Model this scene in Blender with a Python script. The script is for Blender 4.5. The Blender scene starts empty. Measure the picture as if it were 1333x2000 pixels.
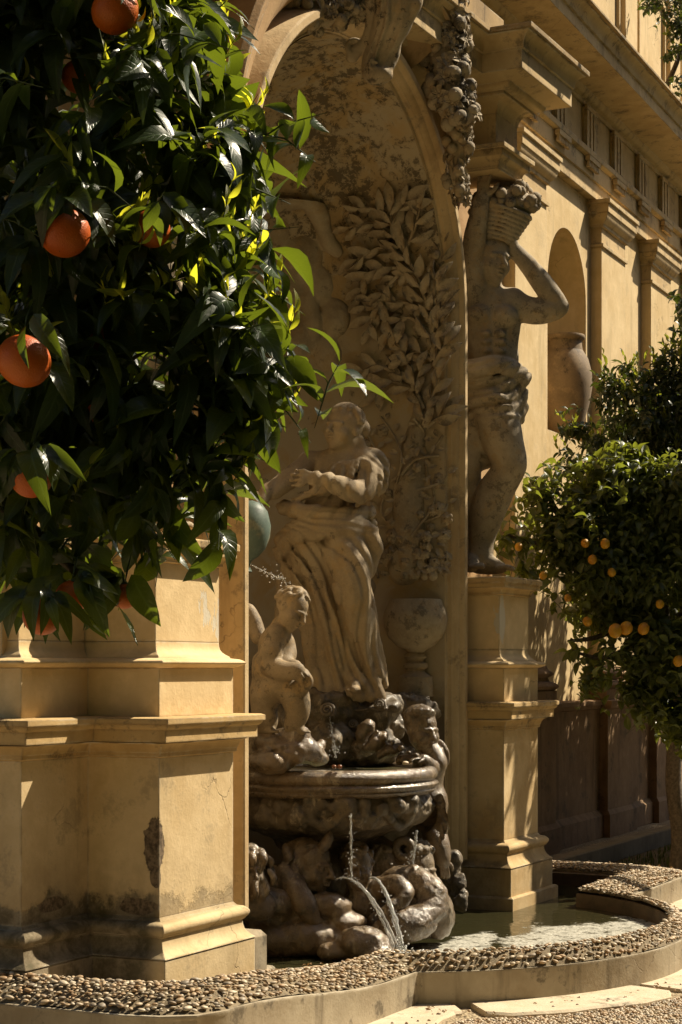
import bpy, bmesh, math, random
import numpy as np
from mathutils import Vector, Matrix, noise as mnoise

R = math.radians
PI = math.pi
S = bpy.context.scene
C = S.collection
random.seed(7)

# ------------------------------------------------------------------ camera
EYE = 1.55
TH = R(25.9)                      # angle between the wall and the line of sight
CT, ST = math.cos(TH), math.sin(TH)
FPX = 3730.0
cam = bpy.data.cameras.new('camera')
cam.lens = FPX / 2000 * 36
cam.sensor_width = 36
cam.sensor_fit = 'AUTO'
cam.shift_y = 0.1525
cam.clip_end = 500
camo = bpy.data.objects.new('camera', cam)
C.objects.link(camo)
camo.location = (0, 0, EYE)
camo.rotation_euler = (R(90), 0, -(PI / 2 - TH))
S.camera = camo

# ------------------------------------------------------------------ light
SUN = Vector((0.55, -0.39, 0.74)).normalized()      # towards the sun
world = bpy.data.worlds.new('World')
S.world = world
world.use_nodes = True
wn = world.node_tree
sky = wn.nodes.new('ShaderNodeTexSky')
sky.sky_type = 'NISHITA'
sky.sun_disc = False
sky.sun_elevation = math.asin(SUN.z)
sky.sun_rotation = math.atan2(SUN.x, SUN.y)
sky.dust_density = 3.0
wn.nodes['Background'].inputs['Strength'].default_value = 0.05
wn.links.new(sky.outputs[0], wn.nodes['Background'].inputs['Color'])
sl = bpy.data.lights.new('sun', 'SUN')
sl.energy = 5.0
sl.angle = R(0.5)
sl.color = (1.0, 0.88, 0.68)
so = bpy.data.objects.new('sun', sl)
C.objects.link(so)
so.rotation_euler = SUN.to_track_quat('Z', 'Y').to_euler()
so.location = (30, -15, 40)
vs = S.view_settings
vs.view_transform = 'Standard'
vs.look = 'None'
vs.gamma = 1
vs.use_curve_mapping = False
vs.exposure = 0.74

# ------------------------------------------------------------------ helpers
def P(px, py, dep):
    """world point at a given distance that the photograph shows at px, py"""
    r = (px - 667) / FPX * dep
    return Vector((CT * dep + ST * r, ST * dep - CT * r, EYE - (py - 1305) / FPX * dep))
VF = Vector((CT, ST, 0))          # away from the viewer
VR = Vector((ST, -CT, 0))         # to the viewer's right
UP = Vector((0, 0, 1))
def D3(r, f, u):                  # direction from right / away / up
    return (VR * r + VF * f + UP * u)

def link(name, me, parent=None, loc=None, mat=None):
    o = bpy.data.objects.new(name, me)
    C.objects.link(o)
    if mat is not None and me is not None and len(me.materials) == 0:
        me.materials.append(mat)
    if loc is not None:
        o.location = loc
    if parent is not None:
        o.parent = parent
    return o
def tag(o, label=None, cat=None, group=None, kind=None):
    if label: o['label'] = label
    if cat: o['category'] = cat
    if group: o['group'] = group
    if kind: o['kind'] = kind
    return o
def thing(name, label, cat, loc=(0, 0, 0), group=None):
    o = bpy.data.objects.new(name, None)
    o.empty_display_size = 0.2
    C.objects.link(o)
    o.location = loc
    return tag(o, label, cat, group)
def mesh_from(verts, faces, name='m', smooth=None):
    me = bpy.data.meshes.new(name)
    me.from_pydata([tuple(v) for v in verts], [], [tuple(f) for f in faces])
    me.update()
    if smooth is not None:
        me.shade_smooth()
        if smooth < 179:
            me.set_sharp_from_angle(angle=R(smooth))
    return me
def part(name, verts, faces, mat, parent, base=None, smooth=35):
    """a mesh under parent; world coordinates in, stored relative to the parent (an Empty) base"""
    b = Vector(base) if base is not None else (Vector(parent.location) if parent is not None else Vector((0, 0, 0)))
    vv = [Vector(v) - b for v in verts]
    me = mesh_from(vv, faces, name, smooth)
    return link(name, me, parent, None if parent is not None else b, mat)

class MB:
    """collects geometry for ONE mesh"""
    def __init__(s): s.v = []; s.f = []
    def add(s, v, f):
        n = len(s.v); s.v += [Vector(q) for q in v]; s.f += [tuple(i + n for i in q) for q in f]; return s
    def box(s, lo, hi):
        x0, y0, z0 = lo; x1, y1, z1 = hi
        return s.add([(x0,y0,z0),(x1,y0,z0),(x1,y1,z0),(x0,y1,z0),(x0,y0,z1),(x1,y0,z1),(x1,y1,z1),(x0,y1,z1)],
              [(0,3,2,1),(4,5,6,7),(0,1,5,4),(1,2,6,5),(2,3,7,6),(3,0,4,7)])
    def tube(s, pts, rads, n=8, cap=True):
        v, f = tube(pts, rads, n, cap); return s.add(v, f)
    def ball(s, c, r, nu=10, nv=7, rot=None):
        if not hasattr(r, '__len__'): r = (r, r, r)
        v = []; f = []
        for j in range(nv + 1):
            t = PI * j / nv
            for i in range(nu):
                a = 2 * PI * i / nu
                q = Vector((r[0]*math.sin(t)*math.cos(a), r[1]*math.sin(t)*math.sin(a), r[2]*math.cos(t)))
                if rot is not None: q = rot @ q
                v.append(Vector(c) + q)
        for j in range(nv):
            for i in range(nu):
                k = (i + 1) % nu
                f.append((j*nu+i, (j+1)*nu+i, (j+1)*nu+k, j*nu+k))
        return s.add(v, f)
    def prism(s, poly, prof): v, f = prism(poly, prof); return s.add(v, f)
    def build(s, name, mat, parent=None, base=None, smooth=35):
        return part(name, s.v, s.f, mat, parent, base, smooth)

def tube(pts, rads, n=8, cap=True):
    pts = [Vector(p) for p in pts]
    if not hasattr(rads, '__len__'): rads = [rads] * len(pts)
    v = []; f = []
    prev = None
    for i, p in enumerate(pts):
        d = (pts[min(i+1, len(pts)-1)] - pts[max(i-1, 0)])
        d = d.normalized() if d.length > 1e-9 else Vector((0, 0, 1))
        if prev is None:
            a = d.orthogonal().normalized()
        else:
            a = prev - d * prev.dot(d)
            a = a.normalized() if a.length > 1e-6 else d.orthogonal().normalized()
        prev = a
        b = d.cross(a)
        for k in range(n):
            t = 2 * PI * k / n
            v.append(p + (a * math.cos(t) + b * math.sin(t)) * rads[i])
    for i in range(len(pts) - 1):
        for k in range(n):
            q = (k + 1) % n
            f.append((i*n+k, i*n+q, (i+1)*n+q, (i+1)*n+k))
    if cap:
        f.append(tuple(range(n))[::-1]); f.append(tuple((len(pts)-1)*n + k for k in range(n)))
    return v, f

def offset_poly(poly, o):
    """mitred outward offset of a counter-clockwise polygon with right angles or free angles"""
    n = len(poly); out = []
    for i in range(n):
        p0 = Vector(poly[i-1]); p1 = Vector(poly[i]); p2 = Vector(poly[(i+1) % n])
        e1 = (p1 - p0).normalized(); e2 = (p2 - p1).normalized()
        n1 = Vector((e1.y, -e1.x)); n2 = Vector((e2.y, -e2.x))
        m = n1 + n2
        d = m.dot(n1)
        out.append(p1 + m * (o / d if abs(d) > 1e-6 else 0))
    return out
def prism(poly, prof):
    """stack of offset outlines: prof = [(outward offset, z), ...]"""
    n = len(poly); v = []; f = []
    for o, z in prof:
        for q in offset_poly(poly, o): v.append((q.x, q.y, z))
    for j in range(len(prof) - 1):
        for i in range(n):
            k = (i + 1) % n
            f.append((j*n+i, j*n+k, (j+1)*n+k, (j+1)*n+i))
    f.append(tuple(range(n))[::-1])
    f.append(tuple((len(prof)-1)*n + i for i in range(n)))
    return v, f
def rect(x0, y0, x1, y1): return [(x0,y0),(x1,y0),(x1,y1),(x0,y1)]
def arcp(o0, z0, o1, z1, bulge, n=5):
    """profile points between two ends, bulging (+ out, - in)"""
    out = []
    for i in range(n + 1):
        t = i / n
        b = math.sin(PI * t) * bulge
        dx, dz = o1 - o0, z1 - z0
        L = math.hypot(dx, dz) or 1
        out.append((o0 + dx*t + dz/L*b, z0 + dz*t - dx/L*b))
    return out
def catmull(pts, n=6):
    pts = [Vector(p) for p in pts]
    out = []
    for i in range(len(pts) - 1):
        p0 = pts[max(i-1, 0)]; p1 = pts[i]; p2 = pts[i+1]; p3 = pts[min(i+2, len(pts)-1)]
        for k in range(n):
            t = k / n
            out.append(0.5*((2*p1)+(p2-p0)*t+(2*p0-5*p1+4*p2-p3)*t*t+(3*p1-p0-3*p2+p3)*t**3))
    out.append(pts[-1])
    return out

# ------------------------------------------------------------------ materials
class NT:
    def __init__(s, name):
        s.m = bpy.data.materials.new(name); s.m.use_nodes = True
        s.t = s.m.node_tree; s.b = s.t.nodes['Principled BSDF']
        s.out = s.t.nodes['Material Output']
        g = s.t.nodes.new('ShaderNodeNewGeometry'); s.pos = g.outputs['Position']
    def n(s, t, **kw):
        q = s.t.nodes.new('ShaderNode' + t)
        for k, v in kw.items(): setattr(q, k, v)
        return q
    def l(s, a, b): s.t.links.new(a, b)
    def put(s, sock, v):
        if isinstance(v, (int, float)): sock.default_value = v
        elif isinstance(v, tuple): sock.default_value = v if len(v) == len(sock.default_value) else (*v, 1)
        else: s.l(v, sock)
    def noise(s, scale, detail=5, rough=0.6, vec=None, dist=0.0, sc3=None):
        v = vec or s.pos
        if sc3:
            mp = s.n('Mapping'); mp.inputs['Scale'].default_value = sc3; s.l(v, mp.inputs['Vector']); v = mp.outputs[0]
        q = s.n('TexNoise'); q.inputs['Scale'].default_value = scale; q.inputs['Detail'].default_value = detail
        q.inputs['Roughness'].default_value = rough; q.inputs['Distortion'].default_value = dist
        s.l(v, q.inputs['Vector']); return q.outputs['Fac']
    def ramp(s, fac, a, b, va=0.0, vb=1.0):
        q = s.n('MapRange'); q.interpolation_type = 'SMOOTHSTEP'
        s.put(q.inputs['Value'], fac); q.inputs['From Min'].default_value = a; q.inputs['From Max'].default_value = b
        q.inputs['To Min'].default_value = va; q.inputs['To Max'].default_value = vb
        return q.outputs['Result']
    def mix(s, fac, a, b, mode='MIX'):
        q = s.n('Mix', data_type='RGBA', blend_type=mode)
        s.put(q.inputs[0], fac); s.put(q.inputs[6], a); s.put(q.inputs[7], b); return q.outputs[2]
    def math(s, op, a, b=0.0):
        q = s.n('Math', operation=op); s.put(q.inputs[0], a); s.put(q.inputs[1], b); return q.outputs[0]
    def sep(s):
        q = s.n('SeparateXYZ'); s.l(s.pos, q.inputs[0]); return q.outputs
    def near(s, c, r3):
        """distance of the position to c in units of r3"""
        q = s.n('VectorMath', operation='SUBTRACT'); s.l(s.pos, q.inputs[0]); q.inputs[1].default_value = c
        d = s.n('VectorMath', operation='DIVIDE'); s.l(q.outputs[0], d.inputs[0]); d.inputs[1].default_value = r3
        e = s.n('VectorMath', operation='LENGTH'); s.l(d.outputs[0], e.inputs[0]); return e.outputs['Value']
    def bump(s, h, strength=0.3, dist=0.01, prev=None):
        q = s.n('Bump'); q.inputs['Strength'].default_value = strength; q.inputs['Distance'].default_value = dist
        s.l(h, q.inputs['Height'])
        if prev is not None: s.l(prev, q.inputs['Normal'])
        return q.outputs[0]
    def done(s, col, rough=0.8, normal=None, spec=0.5):
        s.put(s.b.inputs['Base Color'], col); s.put(s.b.inputs['Roughness'], rough)
        s.b.inputs['Specular IOR Level'].default_value = spec
        if normal is not None: s.l(normal, s.b.inputs['Normal'])
        return s.m

def plaster(name, c1, c2, flake=None, grime_z=None, chips=(), streak=0.35, grime=0.0, bevel=0.008, paint_thr=0.6):
    t = NT(name)
    n1 = t.noise(1.6, 6, 0.6)
    n2 = t.noise(9, 6, 0.65)
    n3 = t.noise(60, 4, 0.6)
    st = t.noise(2.2, 5, 0.65, sc3=(3.2, 3.2, 0.35))
    col = t.mix(t.ramp(n1, 0.35, 0.68), c1, c2)
    col = t.mix(t.ramp(n2, 0.40, 0.75, 0, 0.45), col, tuple(min(1, c * 1.25 + 0.04) for c in c1))
    col = t.mix(t.ramp(st, 0.52, 0.74, 0, streak), col, tuple(c * 0.45 for c in c2))
    h = t.math('ADD', t.math('MULTIPLY', n2, 0.7), t.math('MULTIPLY', n3, 0.3))
    rough = 0.85
    if flake is not None:                       # (centre, radii): pale lime showing where paint has flaked
        fl = t.noise(3.2, 8, 0.7, sc3=(3.0, 3.0, 0.8))
        for c, r3 in flake:
            d = t.near(c, r3)
            msk = t.ramp(t.math('ADD', fl, t.ramp(d, 0.2, 1.15, 0.12, -0.45)), 0.575, 0.59)
            col = t.mix(msk, col, (0.62, 0.55, 0.42))
            h = t.math('SUBTRACT', h, t.math('MULTIPLY', msk, 0.6))
    if grime > 0:
        gm = t.noise(4.5, 9, 0.75)
        msk = t.ramp(gm, 0.53, 0.64, 0, grime)
        col = t.mix(msk, col, (0.055, 0.042, 0.026))
    if grime_z is not None:                     # rising damp: algae and bare render with a ragged upper edge
        z0, z1, amt = grime_z
        gz = t.noise(2.6, 9, 0.72)
        zz = t.math('ADD', t.sep()[2], t.math('MULTIPLY', t.math('SUBTRACT', gz, 0.5), 0.55))
        bare = t.math('MULTIPLY', t.ramp(zz, z1 - 0.03, z1 + 0.02, amt, 0), t.ramp(t.sep()[1], 4.00, 4.10, 0.0, 1.0))
        g2 = t.noise(11, 8, 0.75)
        bc = t.mix(t.ramp(g2, 0.38, 0.62), (0.10, 0.078, 0.045), (0.26, 0.21, 0.14))
        bc = t.mix(t.ramp(t.noise(5, 8, 0.7), 0.5, 0.64, 0, 0.75), bc, (0.045, 0.042, 0.018))
        col = t.mix(bare, col, bc)
        h = t.math('SUBTRACT', h, t.math('MULTIPLY', bare, 1.0))
    if grime_z is not None:
        soft = t.math('MULTIPLY', t.ramp(zz, z1 - 0.1, z1 + 0.35, 0.65, 0), t.math('MULTIPLY', t.ramp(t.noise(3.3, 6, 0.7), 0.38, 0.62), t.ramp(t.sep()[1], 4.00, 4.10, 0.25, 1.0)))
        col = t.mix(t.math('MULTIPLY', soft, t.math('SUBTRACT', 1.0, bare)), col, (0.30, 0.22, 0.12))
    for c, r3 in chips:                         # places where the plaster has come off
        cn = t.noise(14, 6, 0.7)
        d = t.math('ADD', t.near(c, r3), t.math('MULTIPLY', t.math('SUBTRACT', cn, 0.5), 1.1))
        msk = t.ramp(d, 0.93, 1.0, 1, 0)
        col = t.mix(msk, col, t.mix(t.ramp(t.noise(40, 5, 0.7), 0.35, 0.65), (0.07, 0.05, 0.03), (0.22, 0.16, 0.10)))
        h = t.math('SUBTRACT', h, t.math('MULTIPLY', msk, 2.0))
    if bevel:                                   # hairline cracks and worn arrises
        wv = t.n('VectorMath', operation='MULTIPLY_ADD'); nz = t.n('TexNoise'); nz.inputs['Scale'].default_value = 3.0; nz.inputs['Detail'].default_value = 6
        t.l(t.pos, nz.inputs['Vector']); t.l(nz.outputs['Color'], wv.inputs[0]); wv.inputs[1].default_value = (0.5, 0.5, 0.5); t.l(t.pos, wv.inputs[2])
        vo = t.n('TexVoronoi', feature='DISTANCE_TO_EDGE'); vo.inputs['Scale'].default_value = 1.7; t.l(wv.outputs[0], vo.inputs['Vector'])
        ck = t.math('MULTIPLY', t.ramp(vo.outputs['Distance'], 0.002, 0.006, 1, 0), t.ramp(t.noise(1.3, 3, 0.5), 0.55, 0.65, 0, 0.5))
        col = t.mix(ck, col, (0.13, 0.09, 0.05)); h = t.math('SUBTRACT', h, ck)
        bw = t.n('Bevel', samples=3); bw.inputs['Radius'].default_value = 0.018
        dt = t.n('VectorMath', operation='DOT_PRODUCT'); t.l(bw.outputs[0], dt.inputs[0]); g2_ = t.n('NewGeometry'); t.l(g2_.outputs['Normal'], dt.inputs[1])
        ew = t.math('ADD', t.ramp(dt.outputs['Value'], 0.80, 1.0, 0.30, 0.0), t.math('MULTIPLY', t.math('SUBTRACT', t.noise(18, 6, 0.75), 0.5), 0.9))
        ewm = t.ramp(ew, 0.20, 0.26, 0, 0.8)
        ewm = t.math('MULTIPLY', ewm, t.ramp(dt.outputs['Value'], 0.985, 0.999, 1, 0))
        col = t.mix(ewm, col, t.mix(t.ramp(t.noise(5, 3, 0.5), 0.45, 0.55), (0.60, 0.53, 0.40), (0.20, 0.15, 0.09)))
        h = t.math('SUBTRACT', h, t.math('MULTIPLY', ewm, 0.8))
    nrm = t.bump(h, 0.45, 0.012)
    if bevel:
        bv = t.n('Bevel', samples=3); bv.inputs['Radius'].default_value = bevel
        t.l(bv.outputs[0], nrm.node.inputs['Normal'])
    return t.done(col, rough, nrm, 0.25)

def stone(name, c1, c2, dark=(0.045, 0.036, 0.026), darkamt=0.7, rough=0.8, scale=1.0, warm=(0.42, 0.27, 0.11), warmamt=0.4, bump=0.5, wet=None, thr=0.56):
    t = NT(name)
    n1 = t.noise(3.5 * scale, 6, 0.65)
    n2 = t.noise(13 * scale, 8, 0.72)
    n3 = t.noise(70 * scale, 5, 0.65)
    col = t.mix(t.ramp(n1, 0.36, 0.66), c1, c2)
    col = t.mix(t.ramp(t.noise(6 * scale, 7, 0.7), 0.52, 0.62, 0, warmamt), col, warm)
    big = t.noise(1.7 * scale, 4, 0.6)
    lm = t.math('ADD', t.math('MULTIPLY', n2, 0.65), t.math('MULTIPLY', big, 0.4))
    col = t.mix(t.ramp(lm, thr, thr + 0.05, 0, darkamt), col, dark)
    col = t.mix(t.ramp(n3, 0.45, 0.75, 0, 0.35), col, tuple(c * 1.35 for c in c1))
    if wet:                                     # lime crust in runs, and dark algae
        lime = t.ramp(t.noise(7, 8, 0.75, sc3=(1.6, 1.6, 0.6), dist=0.6), 0.54, 0.62, 0, 0.75)
        col = t.mix(lime, col, (0.36, 0.285, 0.19))
        col = t.mix(t.ramp(t.noise(11, 8, 0.75), 0.55, 0.63, 0, 0.7), col, (0.045, 0.036, 0.020))
    h = t.math('ADD', t.math('MULTIPLY', n2, 0.6), t.math('MULTIPLY', n3, 0.4))
    if wet: h = t.math('ADD', h, t.math('MULTIPLY', t.noise(170, 3, 0.6), 0.35))
    nrm = t.bump(h, bump, 0.012)
    rg = rough if wet is None else t.ramp(t.noise(9, 5, 0.6), 0.35, 0.7, wet[0], wet[1])
    if wet:                                     # film of running water over the stone
        cb = t.bump(t.math('ADD', t.noise(32, 4, 0.7), t.math('MULTIPLY', t.noise(120, 3, 0.6), 0.4)), 0.6, 0.010)
        t.b.inputs['Coat Weight'].default_value = wet[2]; t.b.inputs['Coat Roughness'].default_value = 0.13; t.b.inputs['Coat IOR'].default_value = 1.4
        t.l(cb, t.b.inputs['Coat Normal'])
    return t.done(col, rg, nrm, 0.5 if wet else 0.25)

OCH1 = (0.62, 0.475, 0.27); OCH2 = (0.52, 0.375, 0.19)
M = {}
M['pier'] = plaster('ochre_stucco_pier', OCH1, OCH2, grime_z=(0.1, 0.60, 0.95), streak=0.3, grime=0.35,
    chips=[((6.655, 4.075, 0.83), (0.05, 0.055, 0.11)), ((6.65, 4.07, 0.70), (0.03, 0.03, 0.05)), ((6.66, 4.16, 0.575), (0.05, 0.10, 0.035)), ((6.40, 4.40, 0.60), (0.10, 0.05, 0.03))])
M['pier_up'] = plaster('ochre_stucco_pedestal', (0.68, 0.51, 0.28), (0.58, 0.41, 0.20), flake=[((7.2, 4.08, 1.8), (0.35, 0.25, 0.28)), ((10.6, 4.05, 1.85), (0.25, 0.2, 0.35))], streak=0.25)
M['ledge'] = plaster('weathered_ledge', (0.55, 0.38, 0.17), (0.42, 0.28, 0.12), streak=0.45, grime=0.75)
M['pier_r'] = plaster('ochre_stucco_far_pier', OCH1, (0.46, 0.31, 0.14), grime_z=(0.1, 0.42, 0.6), streak=0.45, grime=0.3)
M['frame'] = plaster('ochre_frame', (0.57, 0.42, 0.23), (0.45, 0.31, 0.155), streak=0.45, grime=0.5, bevel=0.006)
M['hood'] = plaster('brown_hood', (0.45, 0.29, 0.14), (0.36, 0.22, 0.10), streak=0.4, grime=0.3)
M['entab'] = plaster('ochre_entablature', (0.55, 0.405, 0.21), (0.45, 0.315, 0.15), streak=0.6, grime=0.6)
M['ledge_dark'] = plaster('sooty_cornice_top', (0.40, 0.27, 0.12), (0.2, 0.14, 0.07), streak=0.7, grime=0.95)
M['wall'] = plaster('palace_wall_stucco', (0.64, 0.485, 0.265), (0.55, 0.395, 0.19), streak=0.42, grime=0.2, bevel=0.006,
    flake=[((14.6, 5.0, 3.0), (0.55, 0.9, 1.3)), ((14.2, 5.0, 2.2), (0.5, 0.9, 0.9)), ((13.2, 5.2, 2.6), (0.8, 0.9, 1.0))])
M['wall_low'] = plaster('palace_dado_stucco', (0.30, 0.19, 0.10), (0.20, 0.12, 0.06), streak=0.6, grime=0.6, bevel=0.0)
M['stone'] = stone('statue_stucco', (0.42, 0.345, 0.24), (0.29, 0.235, 0.16), darkamt=0.5, thr=0.56, scale=1.8)
M['stone_pale'] = stone('niche_statue_stucco', (0.38, 0.295, 0.185), (0.28, 0.21, 0.13), darkamt=0.5, thr=0.585, scale=1.3)
M['stone_damp'] = stone('damp_statue_stucco', (0.29, 0.22, 0.135), (0.20, 0.15, 0.09), darkamt=0.6, thr=0.555, scale=2.0, rough=0.6)
M['relief'] = stone('relief_stucco', (0.46, 0.375, 0.255), (0.33, 0.26, 0.17), darkamt=0.5, thr=0.57, bump=0.4)
M['garland'] = stone('garland_stucco', (0.40, 0.325, 0.22), (0.27, 0.215, 0.145), darkamt=0.85, thr=0.56, bump=0.5)
M['wet'] = stone('wet_stone', (0.20, 0.135, 0.072), (0.12, 0.08, 0.042), darkamt=0.55, wet=(0.24, 0.60, 1.0), warmamt=0.2, warm=(0.3, 0.18, 0.07), bump=0.9)
M['wetdark'] = stone('wet_dark_stone', (0.17, 0.125, 0.072), (0.10, 0.075, 0.043), darkamt=0.7, wet=(0.5, 0.85, 0.4), warmamt=0.15, bump=1.0)

def niche_mat():
    t = NT('niche_sgraffito')
    n1 = t.noise(2.2, 5, 0.6); n2 = t.noise(16, 9, 0.78, dist=0.3); n3 = t.noise(5.5, 6, 0.65, dist=0.8)
    col = t.mix(t.ramp(n1, 0.38, 0.62), (0.47, 0.33, 0.16), (0.48, 0.39, 0.26))
    col = t.mix(t.ramp(n3, 0.46, 0.56, 0, 0.8), col, (0.48, 0.39, 0.265))
    z = t.sep()[2]
    th = t.math('ADD', n2, t.ramp(z, 2.6, 4.2, -0.10, 0.02))
    th = t.math('ADD', th, t.math('MULTIPLY', t.math('SUBTRACT', t.noise(2.8, 4, 0.5), 0.5), 0.35))
    col = t.mix(t.ramp(th, 0.545, 0.59, 0, 0.80), col, (0.085, 0.064, 0.038))
    foot_tone = t.math('ADD', z, t.math('MULTIPLY', t.math('SUBTRACT', t.noise(3, 6, 0.7), 0.5), 0.7))
    col = t.mix(t.ramp(foot_tone, 1.15, 1.6, 0.8, 0), col, (0.07, 0.052, 0.032))  # darker towards the bottom, with a ragged edge
    h = t.math('SUBTRACT', t.math('MULTIPLY', n2, 0.5), t.math('MULTIPLY', t.ramp(th, 0.525, 0.56), 0.8))
    return t.done(col, 0.85, t.bump(h, 0.5, 0.012), 0.25)
M['niche'] = niche_mat()
def simple(name, col, rough=0.7, var=0.3, scale=20, bump=0.2, spec=0.4):
    t = NT(name)
    n = t.noise(scale, 5, 0.65)
    c = t.mix(t.ramp(n, 0.3, 0.7), tuple(x * (1 - var) for x in col), tuple(min(1, x * (1 + var)) for x in col))
    return t.done(c, rough, t.bump(n, bump, 0.01), spec)
M['kerb'] = plaster('pool_kerb_cement', (0.40, 0.34, 0.24), (0.28, 0.22, 0.14), streak=0.75, grime=0.7, bevel=0.01)
M['poolin'] = simple('pool_inner_render', (0.10, 0.065, 0.038), 0.5, 0.4, 8)
M['mortar'] = stone('pebble_mortar', (0.25, 0.195, 0.12), (0.15, 0.115, 0.068), darkamt=0.5, scale=2.0, bump=0.9, warmamt=0.1)
# ------------------------------------------------------------------ ground, water
NX, NY, NR, NZ = 9.1, 4.35, 1.25, 3.60        # niche: centre, radius, springing height
WATER = 0.13
def gravel_mat():
    t = NT('fine_gravel')
    v = t.n('TexVoronoi'); v.inputs['Scale'].default_value = 60; t.l(t.pos, v.inputs['Vector'])
    c = t.mix(v.outputs['Color'], (0.36, 0.28, 0.17), (0.5, 0.41, 0.27))
    c = t.mix(t.ramp(v.outputs['Distance'], 0.3, 0.7, 0, 0.6), c, (0.14, 0.1, 0.06))
    h = t.math('SUBTRACT', 1.0, v.outputs['Distance'])
    return t.done(c, 0.9, t.bump(h, 0.8, 0.015), 0.2)
M['gravel'] = gravel_mat()
gs = 150
M['low_bounce_lawn'] = simple('low_bounce_green', (0.045, 0.06, 0.02), 0.9, 0.4, 30, 0.5)
M['sky_block'] = simple('sky_block_green', (0.03, 0.045, 0.015), 0.9, 0.5, 9, 1.0)
tag(part('low_bounce_lawn', [(-30,-13,0.006),(30,-13,0.006),(30,1.7,0.006),(-30,1.7,0.006)], [(0,1,2,3)], M['low_bounce_lawn'], None, (0,0,0), None), kind='structure')  # unseen dark lawn, added to cut light bounced off the ground
tag(MB().prism([(-5.5,-11),(26,-11),(26,-9.6),(-4,-9.6),(-4,5.5),(-5.5,5.5)], [(0,0),(0.1,4),(0,17.0),(-0.3,17.3)]).build('sky_block_hedge', M['sky_block'], None, (0,-14,0), None), kind='structure')  # unseen tall dark hedge, added to block sky light on the fountain
gv = [(-gs,-gs,0),(gs,-gs,0),(gs,gs,0),(-gs,gs,0)]
tag(part('ground', gv, [(0,1,2,3)], M['gravel'], None, (0,0,0), None), kind='structure')

def water_mat():
    t = NT('pool_water')
    n = t.noise(7, 3, 0.5); n2 = t.noise(30, 3, 0.5)
    jet = t.near((8.95, 3.72, WATER), (0.5, 0.5, 1))
    rip = t.math('ADD', n, t.math('MULTIPLY', n2, t.ramp(jet, 0.2, 1.6, 0.9, 0.08)))
    f1 = t.noise(5, 9, 0.7, dist=0.4); f2 = t.noise(28, 6, 0.75, dist=0.6)
    a = t.near((9.62, 3.36, WATER), (0.62, 0.30, 1)); b = t.near((10.1, 3.12, WATER), (0.5, 0.26, 1)); c3 = t.near((9.25, 3.75, WATER), (0.42, 0.12, 1))
    c4 = t.near((8.95, 3.72, WATER), (0.34, 0.2, 1))
    d = t.math('MINIMUM', t.math('MINIMUM', a, b), t.math('MINIMUM', c3, c4))
    e = t.math('ADD', d, t.math('MULTIPLY', t.math('SUBTRACT', f1, 0.5), 2.2))
    e = t.math('ADD', e, t.math('MULTIPLY', t.math('SUBTRACT', f2, 0.5), 0.9))
    foam = t.math('MULTIPLY', t.ramp(e, 0.70, 1.0, 1, 0), t.ramp(t.noise(17, 7, 0.75, dist=0.8), 0.36, 0.52, 0.25, 1))
    sp = t.ramp(t.math('ADD', t.math('MULTIPLY', f2, 0.6), t.math('MULTIPLY', f1, 0.4)), 0.635, 0.65, 0, 0.85)
    sp = t.math('MULTIPLY', sp, t.ramp(d, 1.2, 3.0, 1, 0.0))
    foam = t.math('MAXIMUM', foam, sp)
    bub = t.n('TexVoronoi'); bub.inputs['Scale'].default_value = 75; t.l(t.pos, bub.inputs['Vector'])
    fc = t.mix(bub.outputs['Distance'], (0.26, 0.25, 0.20), (0.62, 0.60, 0.52))
    col = t.mix(foam, (0.030, 0.028, 0.012), fc)
    h = t.math('ADD', t.math('MULTIPLY', rip, 0.6), t.math('MULTIPLY', t.math('MULTIPLY', foam, bub.outputs['Distance']), 0.5))
    t.b.inputs['IOR'].default_value = 1.33
    return t.done(col, t.math('MAXIMUM', t.math('MULTIPLY', foam, 0.45), 0.06), t.bump(h, 0.35, 0.02), 0.5)
M['water'] = water_mat()

# ------------------------------------------------------------------ pool with pebble rim
EX, EY = 9.40, 4.10
def rim_outline(A, B, xl, yf, xr, cut):
    pts = [(xl, 4.75), (xl, yf + 0.30), (xl + 0.03, yf + 0.16), (xl + 0.11, yf + 0.05), (xl + 0.24, yf)]
    t0 = math.pi + math.asin((EY - yf) / B)
    t1 = 2 * PI - math.asin((EY - yf) / B)
    for i in range(41):
        a = t0 + (t1 - t0) * i / 40
        pts.append((EX + A * math.cos(a), EY + B * math.sin(a)))
    pts += [(xr - 0.24, yf), (xr - 0.11, yf + 0.05), (xr - 0.03, yf + 0.16), (xr, yf + 0.30), (xr, 4.75)]
    return [Vector((p[0], p[1], 0)) for p in pts]
RO = rim_outline(1.60, 1.42, 5.95, 3.48, 12.75, 0)
RI = rim_outline(1.50, 1.31, 6.17, 3.69, 11.92, 0)
def lift(x):        # the rim climbs a little round the near pedestal
    t = min(1, max(0, (7.7 - x) / 1.5)); return 0.11 * t * t * (3 - 2 * t)
def densify(a, n_each):
    out = []
    for i in range(len(a) - 1):
        L = (RO[i+1] - RO[i]).length
        k = max(1, int(L / 0.06))
        for j in range(k): out.append(a[i].lerp(a[i+1], j / k))
    out.append(a[-1]); return out
RO2, RI2 = densify(RO, 0), densify(RI, 0)
pool = thing('fountain_pool', 'low cement pool with a pebble studded rim curving round the foot of the fountain', 'pool', (9.4, 2.7, 0))
def rim_h(u):       # height of the pebble bed from the outer edge (0) to the inner edge (1)
    return 0.166 + 0.012 + 0.085 * math.sin(min(1, u * 1.05) * PI / 2) - 0.02 * max(0, u - 0.85) / 0.15
secs = [(0, -0.05), (0, 0.150), (-0.012, 0.156), (-0.012, 0.168), (0.04, 0.170)]
bed_u = [0.06, 0.18, 0.32, 0.48, 0.64, 0.8, 0.92, 1.0]
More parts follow.
